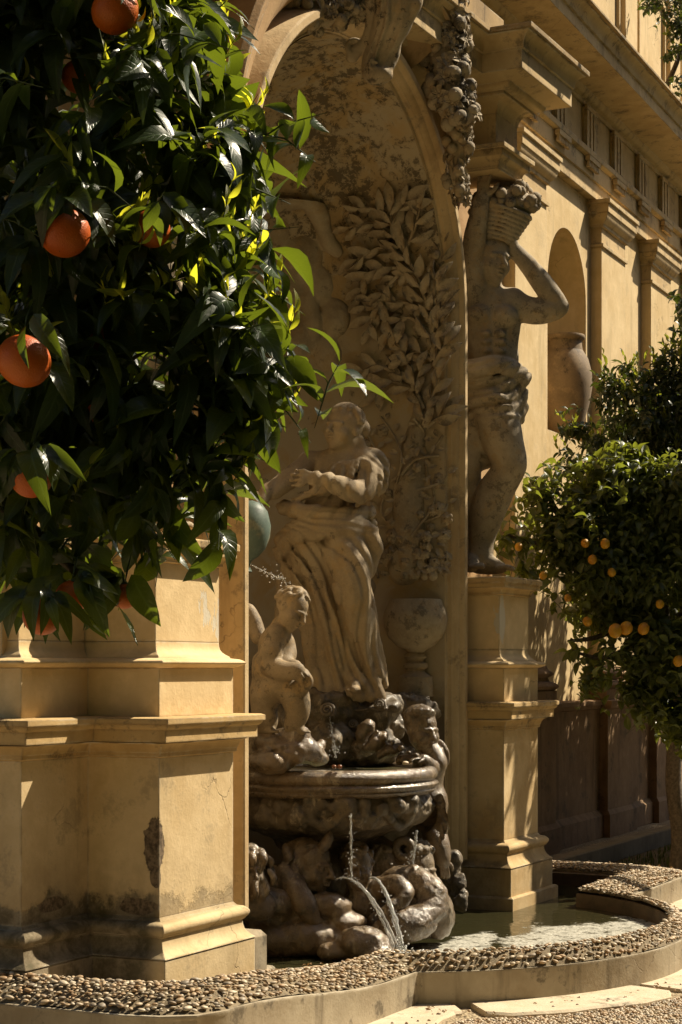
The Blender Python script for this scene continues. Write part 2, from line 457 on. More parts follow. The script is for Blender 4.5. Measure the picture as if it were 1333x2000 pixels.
kv = []; kf = []; bv = []; bf = []; iv = []; if_ = []
for p, q in zip(RO2, RI2):
    d = (q - p)
    for u, z in secs: kv.append(Vector((p.x + d.x*u, p.y + d.y*u, z + (lift(p.x) if z > 0 else 0))))
    for u in bed_u:
        w = p + d * u
        n = mnoise.noise(Vector((w.x*9, w.y*9, 0))) * 0.010 + mnoise.noise(Vector((w.x*35, w.y*35, 3))) * 0.007
        bv.append(Vector((w.x, w.y, rim_h(u) + lift(w.x) - 0.016 + n)))
    lf = lift(q.x); iv.append(Vector((q.x, q.y, rim_h(1) - 0.03 + lf))); iv.append(Vector((q.x + d.x*0.06, q.y + d.y*0.06, rim_h(1) - 0.035 + lf))); iv.append(Vector((q.x + d.x*0.06, q.y + d.y*0.06, -0.05)))
def strip(n, m): return [(i*m+j, (i+1)*m+j, (i+1)*m+j+1, i*m+j+1) for i in range(n-1) for j in range(m-1)]
part('cement_kerb', kv, strip(len(RO2), len(secs)), M['kerb'], pool, smooth=30)
part('pebble_bed', bv, strip(len(RO2), len(bed_u)), M['mortar'], pool, smooth=60)
part('inner_wall', iv, strip(len(RO2), 3), M['poolin'], pool, smooth=30)
def pebble_mat(name, c):
    t = NT(name)
    oi = t.n('ObjectInfo')
    n = t.noise(90, 3, 0.6)
    n2 = t.noise(24, 2, 0.5)
    cc = t.mix(oi.outputs['Random'], c, (c[0]*0.55, c[1]*0.5, c[2]*0.45))
    cc = t.mix(t.ramp(n2, 0.42, 0.66), cc, (c[0]*0.75, c[1]*0.6, c[2]*0.45))
    cc = t.mix(t.ramp(n, 0.5, 0.8, 0, 0.4), cc, (0.2, 0.15, 0.09))
    return t.done(cc, 0.55, t.bump(n, 0.1, 0.003), 0.4)
M['peb1'] = pebble_mat('pale_pebble', (0.62, 0.53, 0.39)); M['peb2'] = pebble_mat('tan_pebble', (0.44, 0.33, 0.20)); M['peb3'] = pebble_mat('grey_pebble', (0.33, 0.28, 0.21))
PEB = []
for i, mk in enumerate(['peb1', 'peb1', 'peb2', 'peb3', 'peb1', 'peb2']):
    mb = MB().ball((0, 0, 0), (1.0, 0.74 - 0.06*(i % 3), 0.36 + 0.06*(i % 2)), 8, 5)
    rr = random.Random(i)
    for v in mb.v: v *= 1 + 0.12 * mnoise.noise(v * 1.6 + Vector((i*7, 0, 0)))
    me = mesh_from(mb.v, mb.f, 'pebble', 179); me.materials.append(M[mk]); PEB.append((me, mb))
rng = random.Random(11)
cand = []
seg_cum = [0]
for i in range(len(RO2)-1): seg_cum.append(seg_cum[-1] + ((RO2[i+1]-RO2[i]).length + (RI2[i+1]-RI2[i]).length)/2)
placed = {}
tries = 0
tail0 = seg_cum[min(i for i in range(len(RO2)) if RO2[i].x > 11.2)]
while tries < 80000:
    tries += 1
    s = rng.uniform(0 if tries % 3 else tail0, seg_cum[-1]); u = rng.uniform(0.08, 1.0)
    i = min(range(len(seg_cum)), key=lambda k: abs(seg_cum[k]-s)) if tries < 0 else np.searchsorted(seg_cum, s) - 1
    i = max(0, min(int(i), len(RO2)-2)); t = (s - seg_cum[i]) / max(1e-6, seg_cum[i+1]-seg_cum[i])
    w = RO2[i].lerp(RO2[i+1], t).lerp(RI2[i].lerp(RI2[i+1], t), u)
    miss = mnoise.noise(Vector((w.x*1.7+3, w.y*1.7, 5)))
    # stretches where the pebbles have fallen out
    if 7.75 < w.x < 8.35 and w.y < 3.75 and rng.random() < 0.72: continue
    if 6.2 < w.x < 7.3 and rng.random() < (0.6 if u < 0.6 else 0.2): continue
    if miss > 0.22 and rng.random() < 0.6: continue
    if w.x < 6.6 and u < 0.35 and rng.random() < 0.5: continue
    rad = rng.choice([0.008, 0.011, 0.013, 0.015, 0.018, 0.022])
    key = (int(w.x / 0.06), int(w.y / 0.06)); ok = True
    for dx in (-1, 0, 1):
        for dy in (-1, 0, 1):
            for (q, qr) in placed.get((key[0]+dx, key[1]+dy), ()):
                if (q - w).length < (rad + qr) * 0.70: ok = False; break
            if not ok: break
        if not ok: break
    if not ok: continue
    placed.setdefault(key, []).append((w, rad))
    cand.append((w, rad, u, rng.random(), rng.uniform(0, 2*PI), rng.uniform(-0.35, 0.35), rng.uniform(-0.35, 0.35)))
def in_frame(w, z=0.2):
    dep = CT*w.x + ST*w.y; r = ST*w.x - CT*w.y
    if dep < 0.5: return None
    px = 667 + FPX*r/dep; py = 1305 - FPX*(z-EYE)/dep
    return (px, py, dep) if -30 < px < 1363 and -30 < py < 2030 else None
def vis_rank(c):
    q = in_frame(c[0])
    if q is None: return 0
    return c[1] / q[2]
cand.sort(key=vis_rank, reverse=True)
rest = [MB() for _ in range(3)]
for k, (w, rad, u, rnd, a, b, c) in enumerate(cand):
    idx = int(rnd * 6) % 6
    mt = Matrix.Translation(Vector((w.x, w.y, rim_h(u) + lift(w.x) - 0.006))) @ Matrix.Rotation(a, 4, 'Z') @ Matrix.Rotation(b, 4, 'X') @ Matrix.Rotation(c, 4, 'Y') @ Matrix.Scale(rad, 4)
    if k < 300:
        o = link('pebble', PEB[idx][0], pool)
        o.matrix_basis = Matrix.Translation(-Vector(pool.location)) @ mt
    else:
        g = {'peb1': 0, 'peb2': 1, 'peb3': 2}[['peb1','peb1','peb2','peb3','peb1','peb2'][idx]]
        rest[g].add([mt @ v for v in PEB[idx][1].v], PEB[idx][1].f)
allr = MB(); mi = []
for g in range(3):
    allr.add(rest[g].v, rest[g].f); mi += [g] * len(rest[g].f)
o = allr.build('pebbles', M['peb1'], pool, smooth=179); o.data.materials.append(M['peb2']); o.data.materials.append(M['peb3'])
o.data.polygons.foreach_set('material_index', mi); tag(o, kind='stuff')
wpoly = [(p.x, p.y, WATER) for p in densify(RI, 0)]
wv = [(p[0] + (q.x-p[0])*0.1, p[1] + (q.y-p[1])*0.1, WATER) for p, q in zip(wpoly, RO2)]
wv += [(11.8, 5.2, WATER), (6.7, 5.2, WATER)]
tag(part('pool_water', wv, [tuple(range(len(wv)))], M['water'], None, (0,0,0), None), kind='structure')

# stone border slabs laid in the gravel round the kerb
M['trav'] = stone('travertine_slab', (0.58, 0.49, 0.36), (0.50, 0.41, 0.28), darkamt=0.45, thr=0.60, rough=0.85, bump=0.5, warmamt=0.15)
border = thing('stone_border', 'pale worn travertine border set in the gravel along the pool kerb', 'paving border', (9.4, 2.5, 0))
L = len(RO2)
cum = [0]
for i in range(L-1): cum.append(cum[-1] + (RO2[i+1]-RO2[i]).length)
nrm = []
for i in range(L):
    d = (RO2[min(i+1, L-1)] - RO2[max(i-1, 0)]).normalized(); nrm.append(Vector((d.y, -d.x, 0)))
edges = [0.0, 1.1, 2.35, 3.35, 4.42, 5.35, 6.2, 7.1, cum[-1]]
brng = random.Random(4)
for a, b in zip(edges[:-1], edges[1:]):
    ids = [i for i in range(L) if a + 0.006 <= cum[i] <= b - 0.006]
    if len(ids) < 2: continue
    wdt = 0.27 + brng.uniform(-0.04, 0.05); zt = 0.022 + brng.uniform(-0.004, 0.006)
    v = []
    for j, i in enumerate(ids):
        e = 1 - 0.25 * (1 if j in (0, len(ids)-1) else 0)
        ww = wdt * e + 0.035 * mnoise.noise(Vector((RO2[i].x*6, RO2[i].y*6, 8)))
        p0 = RO2[i] - nrm[i]*0.02; p1 = RO2[i] + nrm[i]*ww
        v += [p0 + UP*-0.03, p0 + UP*zt, p1 - nrm[i]*0.012 + UP*(zt - 0.001), p1 + UP*(zt-0.012), p1 + UP*-0.03]
    f = strip(len(ids), 5) + [(4,3,2,1,0), tuple((len(ids)-1)*5+k for k in range(5))]
    part('slab', v, f, M['trav'], border, smooth=30)
# loose gravel in front of the border
gm = MB(); gmi = []
grng = random.Random(5)
cnt = 0
while cnt < 3800:
    px = grng.uniform(640, 1345); py = grng.uniform(1925, 2010)
    dep = FPX * EYE / (py - 1305); w = P(px, py, dep)
    q = Vector((w.x, w.y, 0))
    dist = min((q - RO2[i]).length for i in range(0, L, 2))
    if dist < 0.30 and not (dist > 0.1 and grng.random() < 0.03): continue
    r_ = grng.uniform(0.004, 0.010)
    n0 = len(gm.v); gm.ball((w.x, w.y, r_*0.5 + (0.02 if dist < 0.3 else 0)), (r_*grng.uniform(.8,1.4), r_, r_*0.7), 6, 4, Matrix.Rotation(grng.uniform(0, 6.28), 3, 'Z'))
    gmi += [grng.choice([0, 0, 1, 2])] * (len(gm.f) - len(gmi)); cnt += 1
o = gm.build('gravel', M['peb1'], None, (9, 2.2, 0), 179); o.data.materials.append(M['peb2']); o.data.materials.append(M['peb3'])
o.data.polygons.foreach_set('material_index', gmi); tag(o, kind='stuff')

# ------------------------------------------------------------------ pedestals of the fountain
PROF_BASE = [(0.070, 0.09), (0.070, 0.372)]
PROF_MOULD = [(0.070, 0.374), (0.074, 0.376)] + arcp(0.070, 0.380, 0.030, 0.455, -0.012, 5) + [(0.040, 0.462)] + arcp(0.040, 0.464, 0.034, 0.515, 0.018, 5) + [(0.012, 0.520), (0.0, 0.535)]
PROF_DIE = [(0.0, 0.534), (0.0, 1.185)]
PROF_NECK = [(0.0, 1.184)] + [(0.012, 1.19), (0.012, 1.205)] + arcp(0.015, 1.207, 0.052, 1.247, -0.010, 5)
PROF_CORN = [(0.052, 1.250), (0.078, 1.2505), (0.078, 1.300)] + arcp(0.082, 1.302, 0.096, 1.322, 0.004, 3) + [(0.104, 1.324), (0.104, 1.346), (0.09, 1.352)]
def upper_prof():
    roll = [(0.0, 1.552), (0.018, 1.556)] + arcp(0.02, 1.558, 0.02, 1.588, 0.022, 6) + [(-0.008, 1.592)] + arcp(-0.012, 1.60, -0.045, 1.66, -0.012, 5)
    die = [(-0.045, 1.661), (-0.045, 1.985)]
    cap = [(-0.045, 1.984), (-0.032, 1.990), (-0.032, 2.0)] + arcp(-0.03, 2.002, 0.0, 2.025, -0.008, 4) + [(0.012, 2.027), (0.012, 2.055), (0.022, 2.058), (0.022, 2.085), (0.012, 2.092)]
    return roll, die, cap
def chip_poly(poly): return poly
def pedestal(label, poly, upoly, mats, base):
    t = thing('fountain_pedestal', label, 'pedestal', base)
    t['group'] = 'tall ochre pedestals flanking the fountain niche'
    MB().prism(poly, PROF_BASE).build('plinth', mats[0], t)
    MB().prism(poly, PROF_MOULD).build('base_moulding', mats[0], t)
    MB().prism(poly, PROF_DIE).build('die', mats[0], t)
    MB().prism(poly, PROF_NECK).build('neck_moulding', mats[2], t)
    MB().prism(poly, PROF_CORN).build('cornice', mats[2], t)
    roll, die, cap = upper_prof()
    MB().prism(upoly, [(0.0, 1.351), (0.0, 1.551)]).build('upper_block', mats[1], t)
    MB().prism(upoly, roll).build('roll_moulding', mats[1], t)
    MB().prism(upoly, die).build('upper_die', mats[1], t)
    MB().prism(upoly, cap).build('cap', mats[2], t)
    return t
lx0, lx1, ly = 6.66, 7.275, 4.055
Lpoly = [(lx0, 4.40), (lx0, ly), (lx1, ly), (lx1, 4.62), (6.19, 4.62), (6.19, 4.40)]
Lpoly = Lpoly[::1]
pedL = pedestal('nearest ochre pedestal, stepped in plan, its foot stained and plaster flaking behind the pebbles', Lpoly, Lpoly, (M['pier'], M['pier_up'], M['ledge']), (6.66, 4.055, 0.09))
o = MB().prism(rect(lx0-0.02, ly-0.14, lx1+0.13, 4.5), [(0, 0.05), (0, 0.155), (-0.01, 0.165)]).build('step', M['kerb'], pedL)
Bp = rect(5.2, 4.62, 6.4, 5.4)
rx0, rx1, ry = 10.55, 11.13, 4.055
Rpoly = [(rx0, 4.40), (rx0, ry), (rx1, ry), (rx1, 4.40), (11.6, 4.40), (11.6, 4.62), (10.5, 4.62), (10.5, 4.40)]
pedR = pedestal('far ochre pedestal standing in the pool under the statue with leaf shadows on it', Rpoly, Rpoly, (M['pier_r'], M['pier_up'], M['ledge']), (10.83, 4.055, 0.05))
MB().prism(rect(rx0-0.09, ry-0.09, rx1+0.12, 4.5), [(0, 0.0), (0, 0.20), (-0.012, 0.21)]).build('step', M['pier_r'], pedR)
# stone step blocks beside the near pedestal, and a manhole slab in front of its recess
sb = thing('stone_block', 'small grey stepped stone block at the right foot of the near pedestal', 'stone block', (7.52, 4.1, 0.05))
MB().prism(rect(7.36, 4.02, 7.52, 4.4), [(0, 0.05), (0, 0.36), (-0.02, 0.385)]).build('upper_block', M['kerb'], sb)
MB().prism(rect(7.50, 4.03, 7.62, 4.4), [(0, 0.05), (0, 0.20), (-0.01, 0.21)]).build('lower_block', M['kerb'], sb)
o = MB().prism([(6.20, 4.32), (6.22, 4.06), (6.40, 3.95), (6.58, 3.95), (6.58, 4.32)], [(0, 0.19), (0, 0.235), (-0.008, 0.243)]).build('stone_slab', M['trav'], None, (6.5, 4.1, 0.19))
tag(o, 'flat pale slab lying behind the pebbles at the foot of the near pedestal', 'stone slab')

# ------------------------------------------------------------------ the fountain niche
nic = thing('fountain_niche', 'tall arched ochre niche with moulded frame and mottled concave back, holding the statues', 'niche', (NX, 4.4, 0))
def arch_pt(rad, ang): return (NX + rad*math.cos(ang), NZ + rad*math.sin(ang))
# concave back
v = []; f = []
na = 40
zs = [0.05 + (NZ - 0.05) * i / 14 for i in range(15)]
for z in zs:
    for i in range(na + 1):
        a = PI * i / na; v.append((NX + NR*math.cos(a), NY + NR*math.sin(a), z))
nd = 16
for j in range(1, nd + 1):
    e = PI/2 * j / nd
    for i in range(na + 1):
        a = PI * i / na; v.append((NX + NR*math.cos(e)*math.cos(a), NY + NR*math.cos(e)*math.sin(a), NZ + NR*math.sin(e)))
rows = 15 + nd
for j in range(rows - 1):
    for i in range(na): f.append((j*(na+1)+i, j*(na+1)+i+1, (j+1)*(na+1)+i+1, (j+1)*(na+1)+i))
part('niche_back', v, f, M['niche'], nic, smooth=80)
# frame swept round the opening
def sweep_arch(prof, a0=0.0, a1=PI, jamb0=None, n=64):
    """prof: (radial offset, y). jamb0: bottom height of straight jambs"""
    v = []; m = len(prof); rowsn = 0
    if jamb0 is not None:
        for z in (jamb0, NZ*0.5, NZ*0.8):
            for o, y in prof: v.append((NX + NR + o, y, z))
            rowsn += 1
    for i in range(n + 1):
        a = a0 + (a1 - a0) * i / n
        for o, y in prof: v.append((NX + (NR+o)*math.cos(a), y, NZ + (NR+o)*math.sin(a)))
        rowsn += 1
    if jamb0 is not None:
        for z in (NZ*0.8, NZ*0.5, jamb0):
            for o, y in prof: v.append((NX - NR - o, y, z))
            rowsn += 1
    f = [(i*m+j, i*m+j+1, (i+1)*m+j+1, (i+1)*m+j) for i in range(rowsn-1) for j in range(m-1)]
    f += [tuple(range(m))[::-1], tuple((rowsn-1)*m + k for k in range(m))]
    return v, f
fp = [(0, 4.50), (0, 4.365)] + [(0.004, 4.352), (0.012, 4.345), (0.02, 4.347), (0.026, 4.340)] + [(0.030, 4.318), (0.036, 4.312)] + [(0.040, 4.300), (0.050, 4.290), (0.060, 4.283), (0.064, 4.268), (0.070, 4.256), (0.078, 4.250), (0.112, 4.250), (0.120, 4.256), (0.126, 4.270), (0.135, 4.30), (0.15, 4.345), (0.175, 4.39), (0.21, 4.42), (0.22, 4.48)]
v, f = sweep_arch(fp, jamb0=0.42)
part('arch_frame', v, f, M['frame'], nic, smooth=28)
hp = [(0.17, 4.46), (0.175, 4.36), (0.20, 4.31), (0.25, 4.25), (0.31, 4.20), (0.37, 4.17), (0.43, 4.155), (0.435, 4.13), (0.47, 4.125), (0.475, 4.10), (0.50, 4.10), (0.52, 4.13), (0.52, 4.50)]
for (a0, a1) in ((R(96), R(172)), (R(63), R(84))):
    v, f = sweep_arch(hp, a0, a1, None, 40)
    part('arch_hood', v, f, M['hood'], nic, smooth=30)
# scroll ends of the hood by the keystone
for sgn in (1, -1):
    mb = MB()
    cx, cz = NX + sgn*-0.22, NZ + NR + 0.27
    pts = []
    for i in range(40):
        a = i / 39 * 2.4 * 2 * PI; rr_ = 0.085 * (1 - i/39*0.85)
        pts.append(Vector((cx + sgn*-rr_*math.cos(a)*-1, 4.15, cz + rr_*math.sin(a))))
    for y in (4.12, 4.2, 4.28): mb.tube([p + Vector((0, y-4.15, 0)) for p in pts], [0.024*(1-i/39*0.5) for i in range(40)], 8)
    mb.build('hood_scroll', M['hood'], nic, smooth=60)
# wall round the opening, with its return faces and top
WYF = 4.46
x0, x1, z0, z1 = 6.25, 10.72, 0.05, 5.6
v = []; f = []
N = 48
ro = NR + 0.15
arc = [(NX + ro, z0)] + [arch_pt(ro, PI*i/N) for i in range(N+1)] + [(NX - ro, z0)]
def outer_of(p):
    ax, az = p
    if az <= NZ: return (x1 if ax > NX else x0, az)
    dx, dz = ax - NX, az - NZ
    k = 1e9
    if dx > 1e-6: k = min(k, (x1 - NX)/dx)
    if dx < -1e-6: k = min(k, (x0 - NX)/dx)
    if dz > 1e-6: k = min(k, (z1 - NZ)/dz)
    return (NX + dx*k, NZ + dz*k)
for p in arc:
    q = outer_of(p)
    v += [(p[0], WYF, p[1]), (q[0], WYF, q[1])]
for i in range(len(arc)-1): f.append((2*i, 2*i+1, 2*i+3, 2*i+2))
for cxx, s_ in ((x0, 0), (x1, 1)):      # corners above
    pass
k = len(v); v += [(x1, WYF, z1), (x0, WYF, z1)]
# close the two upper corners
def idx_near(px, pz): return min(range(1, k, 2), key=lambda i: (v[i][0]-px)**2 + (v[i][2]-pz)**2)
right = [i for i in range(1, k, 2) if abs(v[i][0]-x1) < 1e-6]; top = [i for i in range(1, k, 2) if abs(v[i][2]-z1) < 1e-6]; left = [i for i in range(1, k, 2) if abs(v[i][0]-x0) < 1e-6]
f.append((max(right, key=lambda i: v[i][2]), k, max(top, key=lambda i: v[i][0])))
f.append((max(left, key=lambda i: v[i][2]), min(top, key=lambda i: v[i][0]), k+1))
part('arch_wall', v, f, M['hood'], nic, smooth=None)
MB().box((6.9, 5.72, 0.05), (11.6, 5.9, 5.6)).build('back_wall', M['hood'], nic, smooth=None)
MB().box((6.2, 4.50, 0.05), (6.9, 5.9, 5.6)).build('side_wall', M['pier_up'], nic, smooth=None)
MB().box((10.72, 4.50, 0.05), (11.5, 5.9, 5.6)).build('side_wall', M['hood'], nic, smooth=None)
MB().box((6.2, 4.46, 5.6), (11.6, 5.9, 5.75)).build('roof_slab', M['ledge_dark'], nic, smooth=None)
# entablature: recessed run over the arch, and a block over each statue
EP_AB = [(0.02, 4.53), (0.02, 4.545)] + arcp(0.025, 4.548, 0.06, 4.60, -0.012, 5) + [(0.062, 4.602), (0.062, 4.64), (0.085, 4.642), (0.085, 4.668), (0.04, 4.675)]
EP_NECK = [(0.0, 4.674), (0.0, 4.8650)] + arcp(0.003, 4.8670, 0.075, 4.9500, -0.02, 7) + [(0.082, 4.9520), (0.082, 4.9700)]
EP_CORN = [(0.10, 4.9710)] + arcp(0.105, 4.9750, 0.14, 5.0050, 0.01, 4) + [(0.15, 5.0070), (0.255, 5.0300), (0.262, 5.0300), (0.262, 5.1400)] + [(0.272, 5.1430)] + arcp(0.275, 5.1450, 0.335, 5.2300, -0.018, 6)
EP_TOP = [(0.345, 5.2310), (0.35, 5.2330), (0.35, 5.2600), (0.2, 5.2900)]
for lab, xa, xb in (('l', 6.72, 7.2), ('r', 10.67, 11.02)):
    pb = rect(xa, 4.15, xb, 4.62)
    MB().prism(pb, EP_AB).build('abacus', M['entab'], nic)
    MB().prism(pb, EP_NECK).build('impost_block', M['entab'], nic)
    MB().prism(pb, EP_CORN).build('block_cornice', M['entab'], nic)
    MB().prism(pb, EP_TOP).build('cornice_tile_edge', M['ledge_dark'], nic)
pr = rect(7.3, 4.40, 10.6, 4.66)
MB().prism(pr, [(0, 4.96)] + EP_NECK[2:]).build('architrave', M['entab'], nic)
MB().prism(pr, EP_CORN).build('main_cornice', M['entab'], nic)
MB().prism(pr, EP_TOP).build('cornice_tile_edge', M['ledge_dark'], nic)

# ------------------------------------------------------------------ the palace wall beyond
PB = Vector((15.6, 4.9, 0)); PR = R(2.25)
pal = thing('palace_wall', 'long sunlit ochre palace wall with pilasters, arched niche and deep cornice receding to the right', 'building')
pal.location = Matrix.Rotation(PR, 3, 'Z') @ PB
pal.rotation_euler = (0, 0, PR)
def pp(mb, name, mat, smooth=35): return mb.build(name, mat, pal, PB, smooth)
WY = 4.95
nxc, nr, nzs, nzb = 16.30, 0.58, 4.86, 3.60
a0, a1 = 10.5, 34.0
v = []; f = []
def quad(mbv, mbf, pts): n = len(mbv); mbv += pts; mbf.append(tuple(range(n, n+len(pts))))
zt = 6.6
quad(v, f, [(a0, WY, 1.25), (nxc-nr, WY, 1.25), (nxc-nr, WY, zt), (a0, WY, zt)])
quad(v, f, [(nxc+nr, WY, 1.25), (a1, WY, 1.25), (a1, WY, zt), (nxc+nr, WY, zt)])
quad(v, f, [(nxc-nr, WY, 1.25), (nxc+nr, WY, 1.25), (nxc+nr, WY, nzb), (nxc-nr, WY, nzb)])
na2 = 24
ap = [(nxc + nr*math.cos(PI*i/na2), nzs + nr*math.sin(PI*i/na2)) for i in range(na2+1)]
for i in range(na2):
    quad(v, f, [(ap[i][0], WY, ap[i][1]), (ap[i][0], WY, zt), (ap[i+1][0], WY, zt), (ap[i+1][0], WY, ap[i+1][1])])
# niche inside
for (za, zb) in ((nzb, nzs),):
    for i in range(na2):
        t0, t1 = PI*i/na2, PI*(i+1)/na2
        q0 = (nxc + nr*math.cos(t0), WY + nr*math.sin(t0)); q1 = (nxc + nr*math.cos(t1), WY + nr*math.sin(t1))
        quad(v, f, [(q0[0], q0[1], za), (q1[0], q1[1], za), (q1[0], q1[1], zb), (q0[0], q0[1], zb)])
        quad(v, f, [(q0[0], q0[1], za), (q1[0], q1[1], za), (nxc, WY, za)])
for j in range(10):
    e0, e1 = PI/2*j/10, PI/2*(j+1)/10
    for i in range(na2):
        t0, t1 = PI*i/na2, PI*(i+1)/na2
        quad(v, f, [(nxc + nr*math.cos(e)*math.cos(t), WY + nr*math.cos(e)*math.sin(t), nzs + nr*math.sin(e)) for e, t in ((e0,t0),(e0,t1),(e1,t1),(e1,t0))])
part('wall', v, f, M['wall'], pal, PB, None)
mb = MB(); mb.box((a0, WY+0.8, 0), (a1, WY+1.0, 8.2)); pp(mb, 'back', M['wall'], None)
# dado
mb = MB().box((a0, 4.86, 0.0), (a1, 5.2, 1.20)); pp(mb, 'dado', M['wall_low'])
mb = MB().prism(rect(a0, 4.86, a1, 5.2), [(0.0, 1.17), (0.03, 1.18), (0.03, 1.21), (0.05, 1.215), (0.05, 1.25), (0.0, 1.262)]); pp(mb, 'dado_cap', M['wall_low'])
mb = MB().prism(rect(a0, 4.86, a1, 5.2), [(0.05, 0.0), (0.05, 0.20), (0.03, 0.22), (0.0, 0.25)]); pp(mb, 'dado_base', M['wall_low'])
for k, xa in enumerate((12.0, 14.55, 17.05, 18.85, 20.65, 22.45, 24.25, 26.05)):
    xb = xa + 0.82
    rp = rect(xa, 4.85, xb, 5.1)
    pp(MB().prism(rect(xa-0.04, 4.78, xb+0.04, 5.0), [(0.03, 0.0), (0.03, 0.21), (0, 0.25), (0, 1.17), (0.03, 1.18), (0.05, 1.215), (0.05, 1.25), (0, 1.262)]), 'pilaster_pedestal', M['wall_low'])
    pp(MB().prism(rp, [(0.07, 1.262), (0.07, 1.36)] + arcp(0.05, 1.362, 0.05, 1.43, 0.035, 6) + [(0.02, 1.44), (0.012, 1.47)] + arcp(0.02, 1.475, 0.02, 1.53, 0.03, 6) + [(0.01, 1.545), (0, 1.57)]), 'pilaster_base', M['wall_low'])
    pp(MB().prism(rp, [(0, 1.57), (0, 5.42)]), 'pilaster_shaft', M['wall'])
    pp(MB().prism(rp, [(0, 5.42), (0.02, 5.425), (0.02, 5.455), (0.0, 5.46), (0.0, 5.60), (0.025, 5.605), (0.025, 5.63)] + arcp(0.03, 5.635, 0.08, 5.72, 0.012, 5) + [(0.09, 5.722), (0.09, 5.80), (0.11, 5.805), (0.11, 5.84)]), 'pilaster_capital', M['entab'])
full = lambda prof: MB().prism(rect(a0, 4.87, a1, 5.4), prof)
pp(full([(0.0, 5.842), (0.0, 5.98), (0.02, 5.982), (0.02, 6.13), (0.035, 6.132), (0.06, 6.15), (0.06, 6.20)]), 'architrave', M['entab'])
pp(full([(0.0, 6.20), (0.0, 6.585)]), 'frieze', M['entab'])
pp(full([(0.02, 6.586), (0.02, 6.62)] + arcp(0.03, 6.625, 0.09, 6.68, 0.01, 4) + [(0.10, 6.682), (0.42, 6.71), (0.44, 6.70), (0.44, 6.80), (0.46, 6.802)] + arcp(0.46, 6.805, 0.53, 6.90, -0.02, 6)), 'cornice', M['entab'])
pp(full([(0.545, 6.902), (0.56, 6.905), (0.56, 6.925), (0.2, 7.02)]), 'gutter_edge', M['ledge_dark'])
for k in range(15):
    xc = 15.75 + 0.905*(k-1)
    mb = MB()
    mb.box((xc-0.165, 4.845, 6.21), (xc+0.165, 4.872, 6.57))
    for j in range(3): mb.box((xc-0.155+j*0.11, 4.825, 6.215), (xc-0.155+j*0.11+0.07, 4.846, 6.545))
    mb.box((xc-0.17, 4.82, 6.545), (xc+0.17, 4.846, 6.585))
    pp(mb, 'triglyph', M['entab'], None)
    mb = MB(); mb.box((xc-0.17, 4.795, 6.085), (xc+0.17, 4.84, 6.128))
    for j in range(6): mb.prism(rect(xc-0.158+j*0.056, 4.80, xc-0.158+j*0.056+0.036, 4.836), [(0.0, 6.03), (-0.008, 6.086)])
    pp(mb, 'guttae', M['entab'], None)
# attic parapet
ay = 4.98
pp(MB().prism(rect(a0, ay, a1, 5.6), [(0.03, 7.0), (0.03, 7.25), (0.0, 7.27), (0.0, 8.75), (0.03, 8.76), (0.06, 8.82), (0.06, 8.90)]), 'parapet', M['wall'])
for k in range(11):
    xc = 13.0 + k*1.8
    pp(MB().prism(rect(xc-0.22, ay-0.05, xc+0.22, ay+0.3), [(0.03, 7.0), (0.03, 7.27), (0, 7.29), (0, 8.74), (0.05, 8.8), (0.06, 8.93)]), 'parapet_pier', M['wall'])
    mb = MB()
    for (xa, xb, za, zb) in ((xc+0.36, xc+1.44, 7.40, 7.43), (xc+0.36, xc+1.44, 8.5, 8.53), (xc+0.36, xc+0.39, 7.43, 8.5), (xc+1.41, xc+1.44, 7.43, 8.5)):
        mb.box((xa, ay-0.035, za), (xb, ay+0.01, zb))
    pp(mb, 'parapet_panel_frame', M['wall'], None)
# jar in the palace niche
def lathe(prof, n=32, c=(0, 0, 0)):
    v = []; f = []
    for r_, z in prof:
        for i in range(n): v.append((c[0] + r_*math.cos(2*PI*i/n), c[1] + r_*math.sin(2*PI*i/n), c[2] + z))
    for j in range(len(prof)-1):
        for i in range(n): f.append((j*n+i, j*n+(i+1) % n, (j+1)*n+(i+1) % n, (j+1)*n+i))
    return v, f
M['terra'] = stone('old_terracotta', (0.25, 0.18, 0.11), (0.18, 0.13, 0.08), darkamt=0.6, rough=0.7, bump=0.25, warm=(0.42, 0.30, 0.17), thr=0.58)
jc = Matrix.Rotation(PR, 3, 'Z') @ Vector((16.62, 5.07, 3.60))
jar = thing('terracotta_jar', 'large weathered terracotta oil jar standing in the palace wall niche', 'jar', jc)
v, f = lathe([(0.0, 0.0), (0.10, 0.0), (0.115, 0.02), (0.17, 0.16), (0.222, 0.34), (0.248, 0.50), (0.242, 0.62), (0.21, 0.74), (0.165, 0.815)], 36)
link('body', mesh_from(v, f, 'body', 60), jar, None, M['terra'])
v, f = lathe([(0.163, 0.812), (0.155, 0.86), (0.152, 0.90), (0.175, 0.915), (0.185, 0.935), (0.178, 0.955), (0.15, 0.96), (0.14, 0.94), (0.135, 0.85), (0.135, 0.6), (0.0, 0.6)], 36)
link('rim', mesh_from(v, f, 'rim', 60), jar, None, M['terra'])
# kerb of the planting bed by the palace wall
M['kerb2'] = plaster('grey_bed_kerb', (0.22, 0.19, 0.15), (0.16, 0.13, 0.10), streak=0.5, grime=0.4, bevel=0.0)
o = MB().prism([(12.6, 4.62), (22, 4.75), (22, 4.88), (12.6, 4.75)], [(0, -0.02), (0, 0.15), (-0.01, 0.16)]).build('bed_kerb', M['kerb2'], None, (14, 4.7, 0))
tag(o, 'low grey stone kerb of the planting bed running along the shaded palace wall', 'kerb')
M['soil'] = stone('bed_soil', (0.10, 0.07, 0.04), (0.06, 0.045, 0.025), darkamt=0.5, bump=1.0, warmamt=0.0)
tag(part('soil', [(12.80, 3.0, 0.03), (24, 2.0, 0.03), (24, 4.7, 0.03), (12.80, 4.62, 0.03)], [(0,1,2,3)], M['soil'], None, (13, 3.6, 0.03), None), kind='structure')
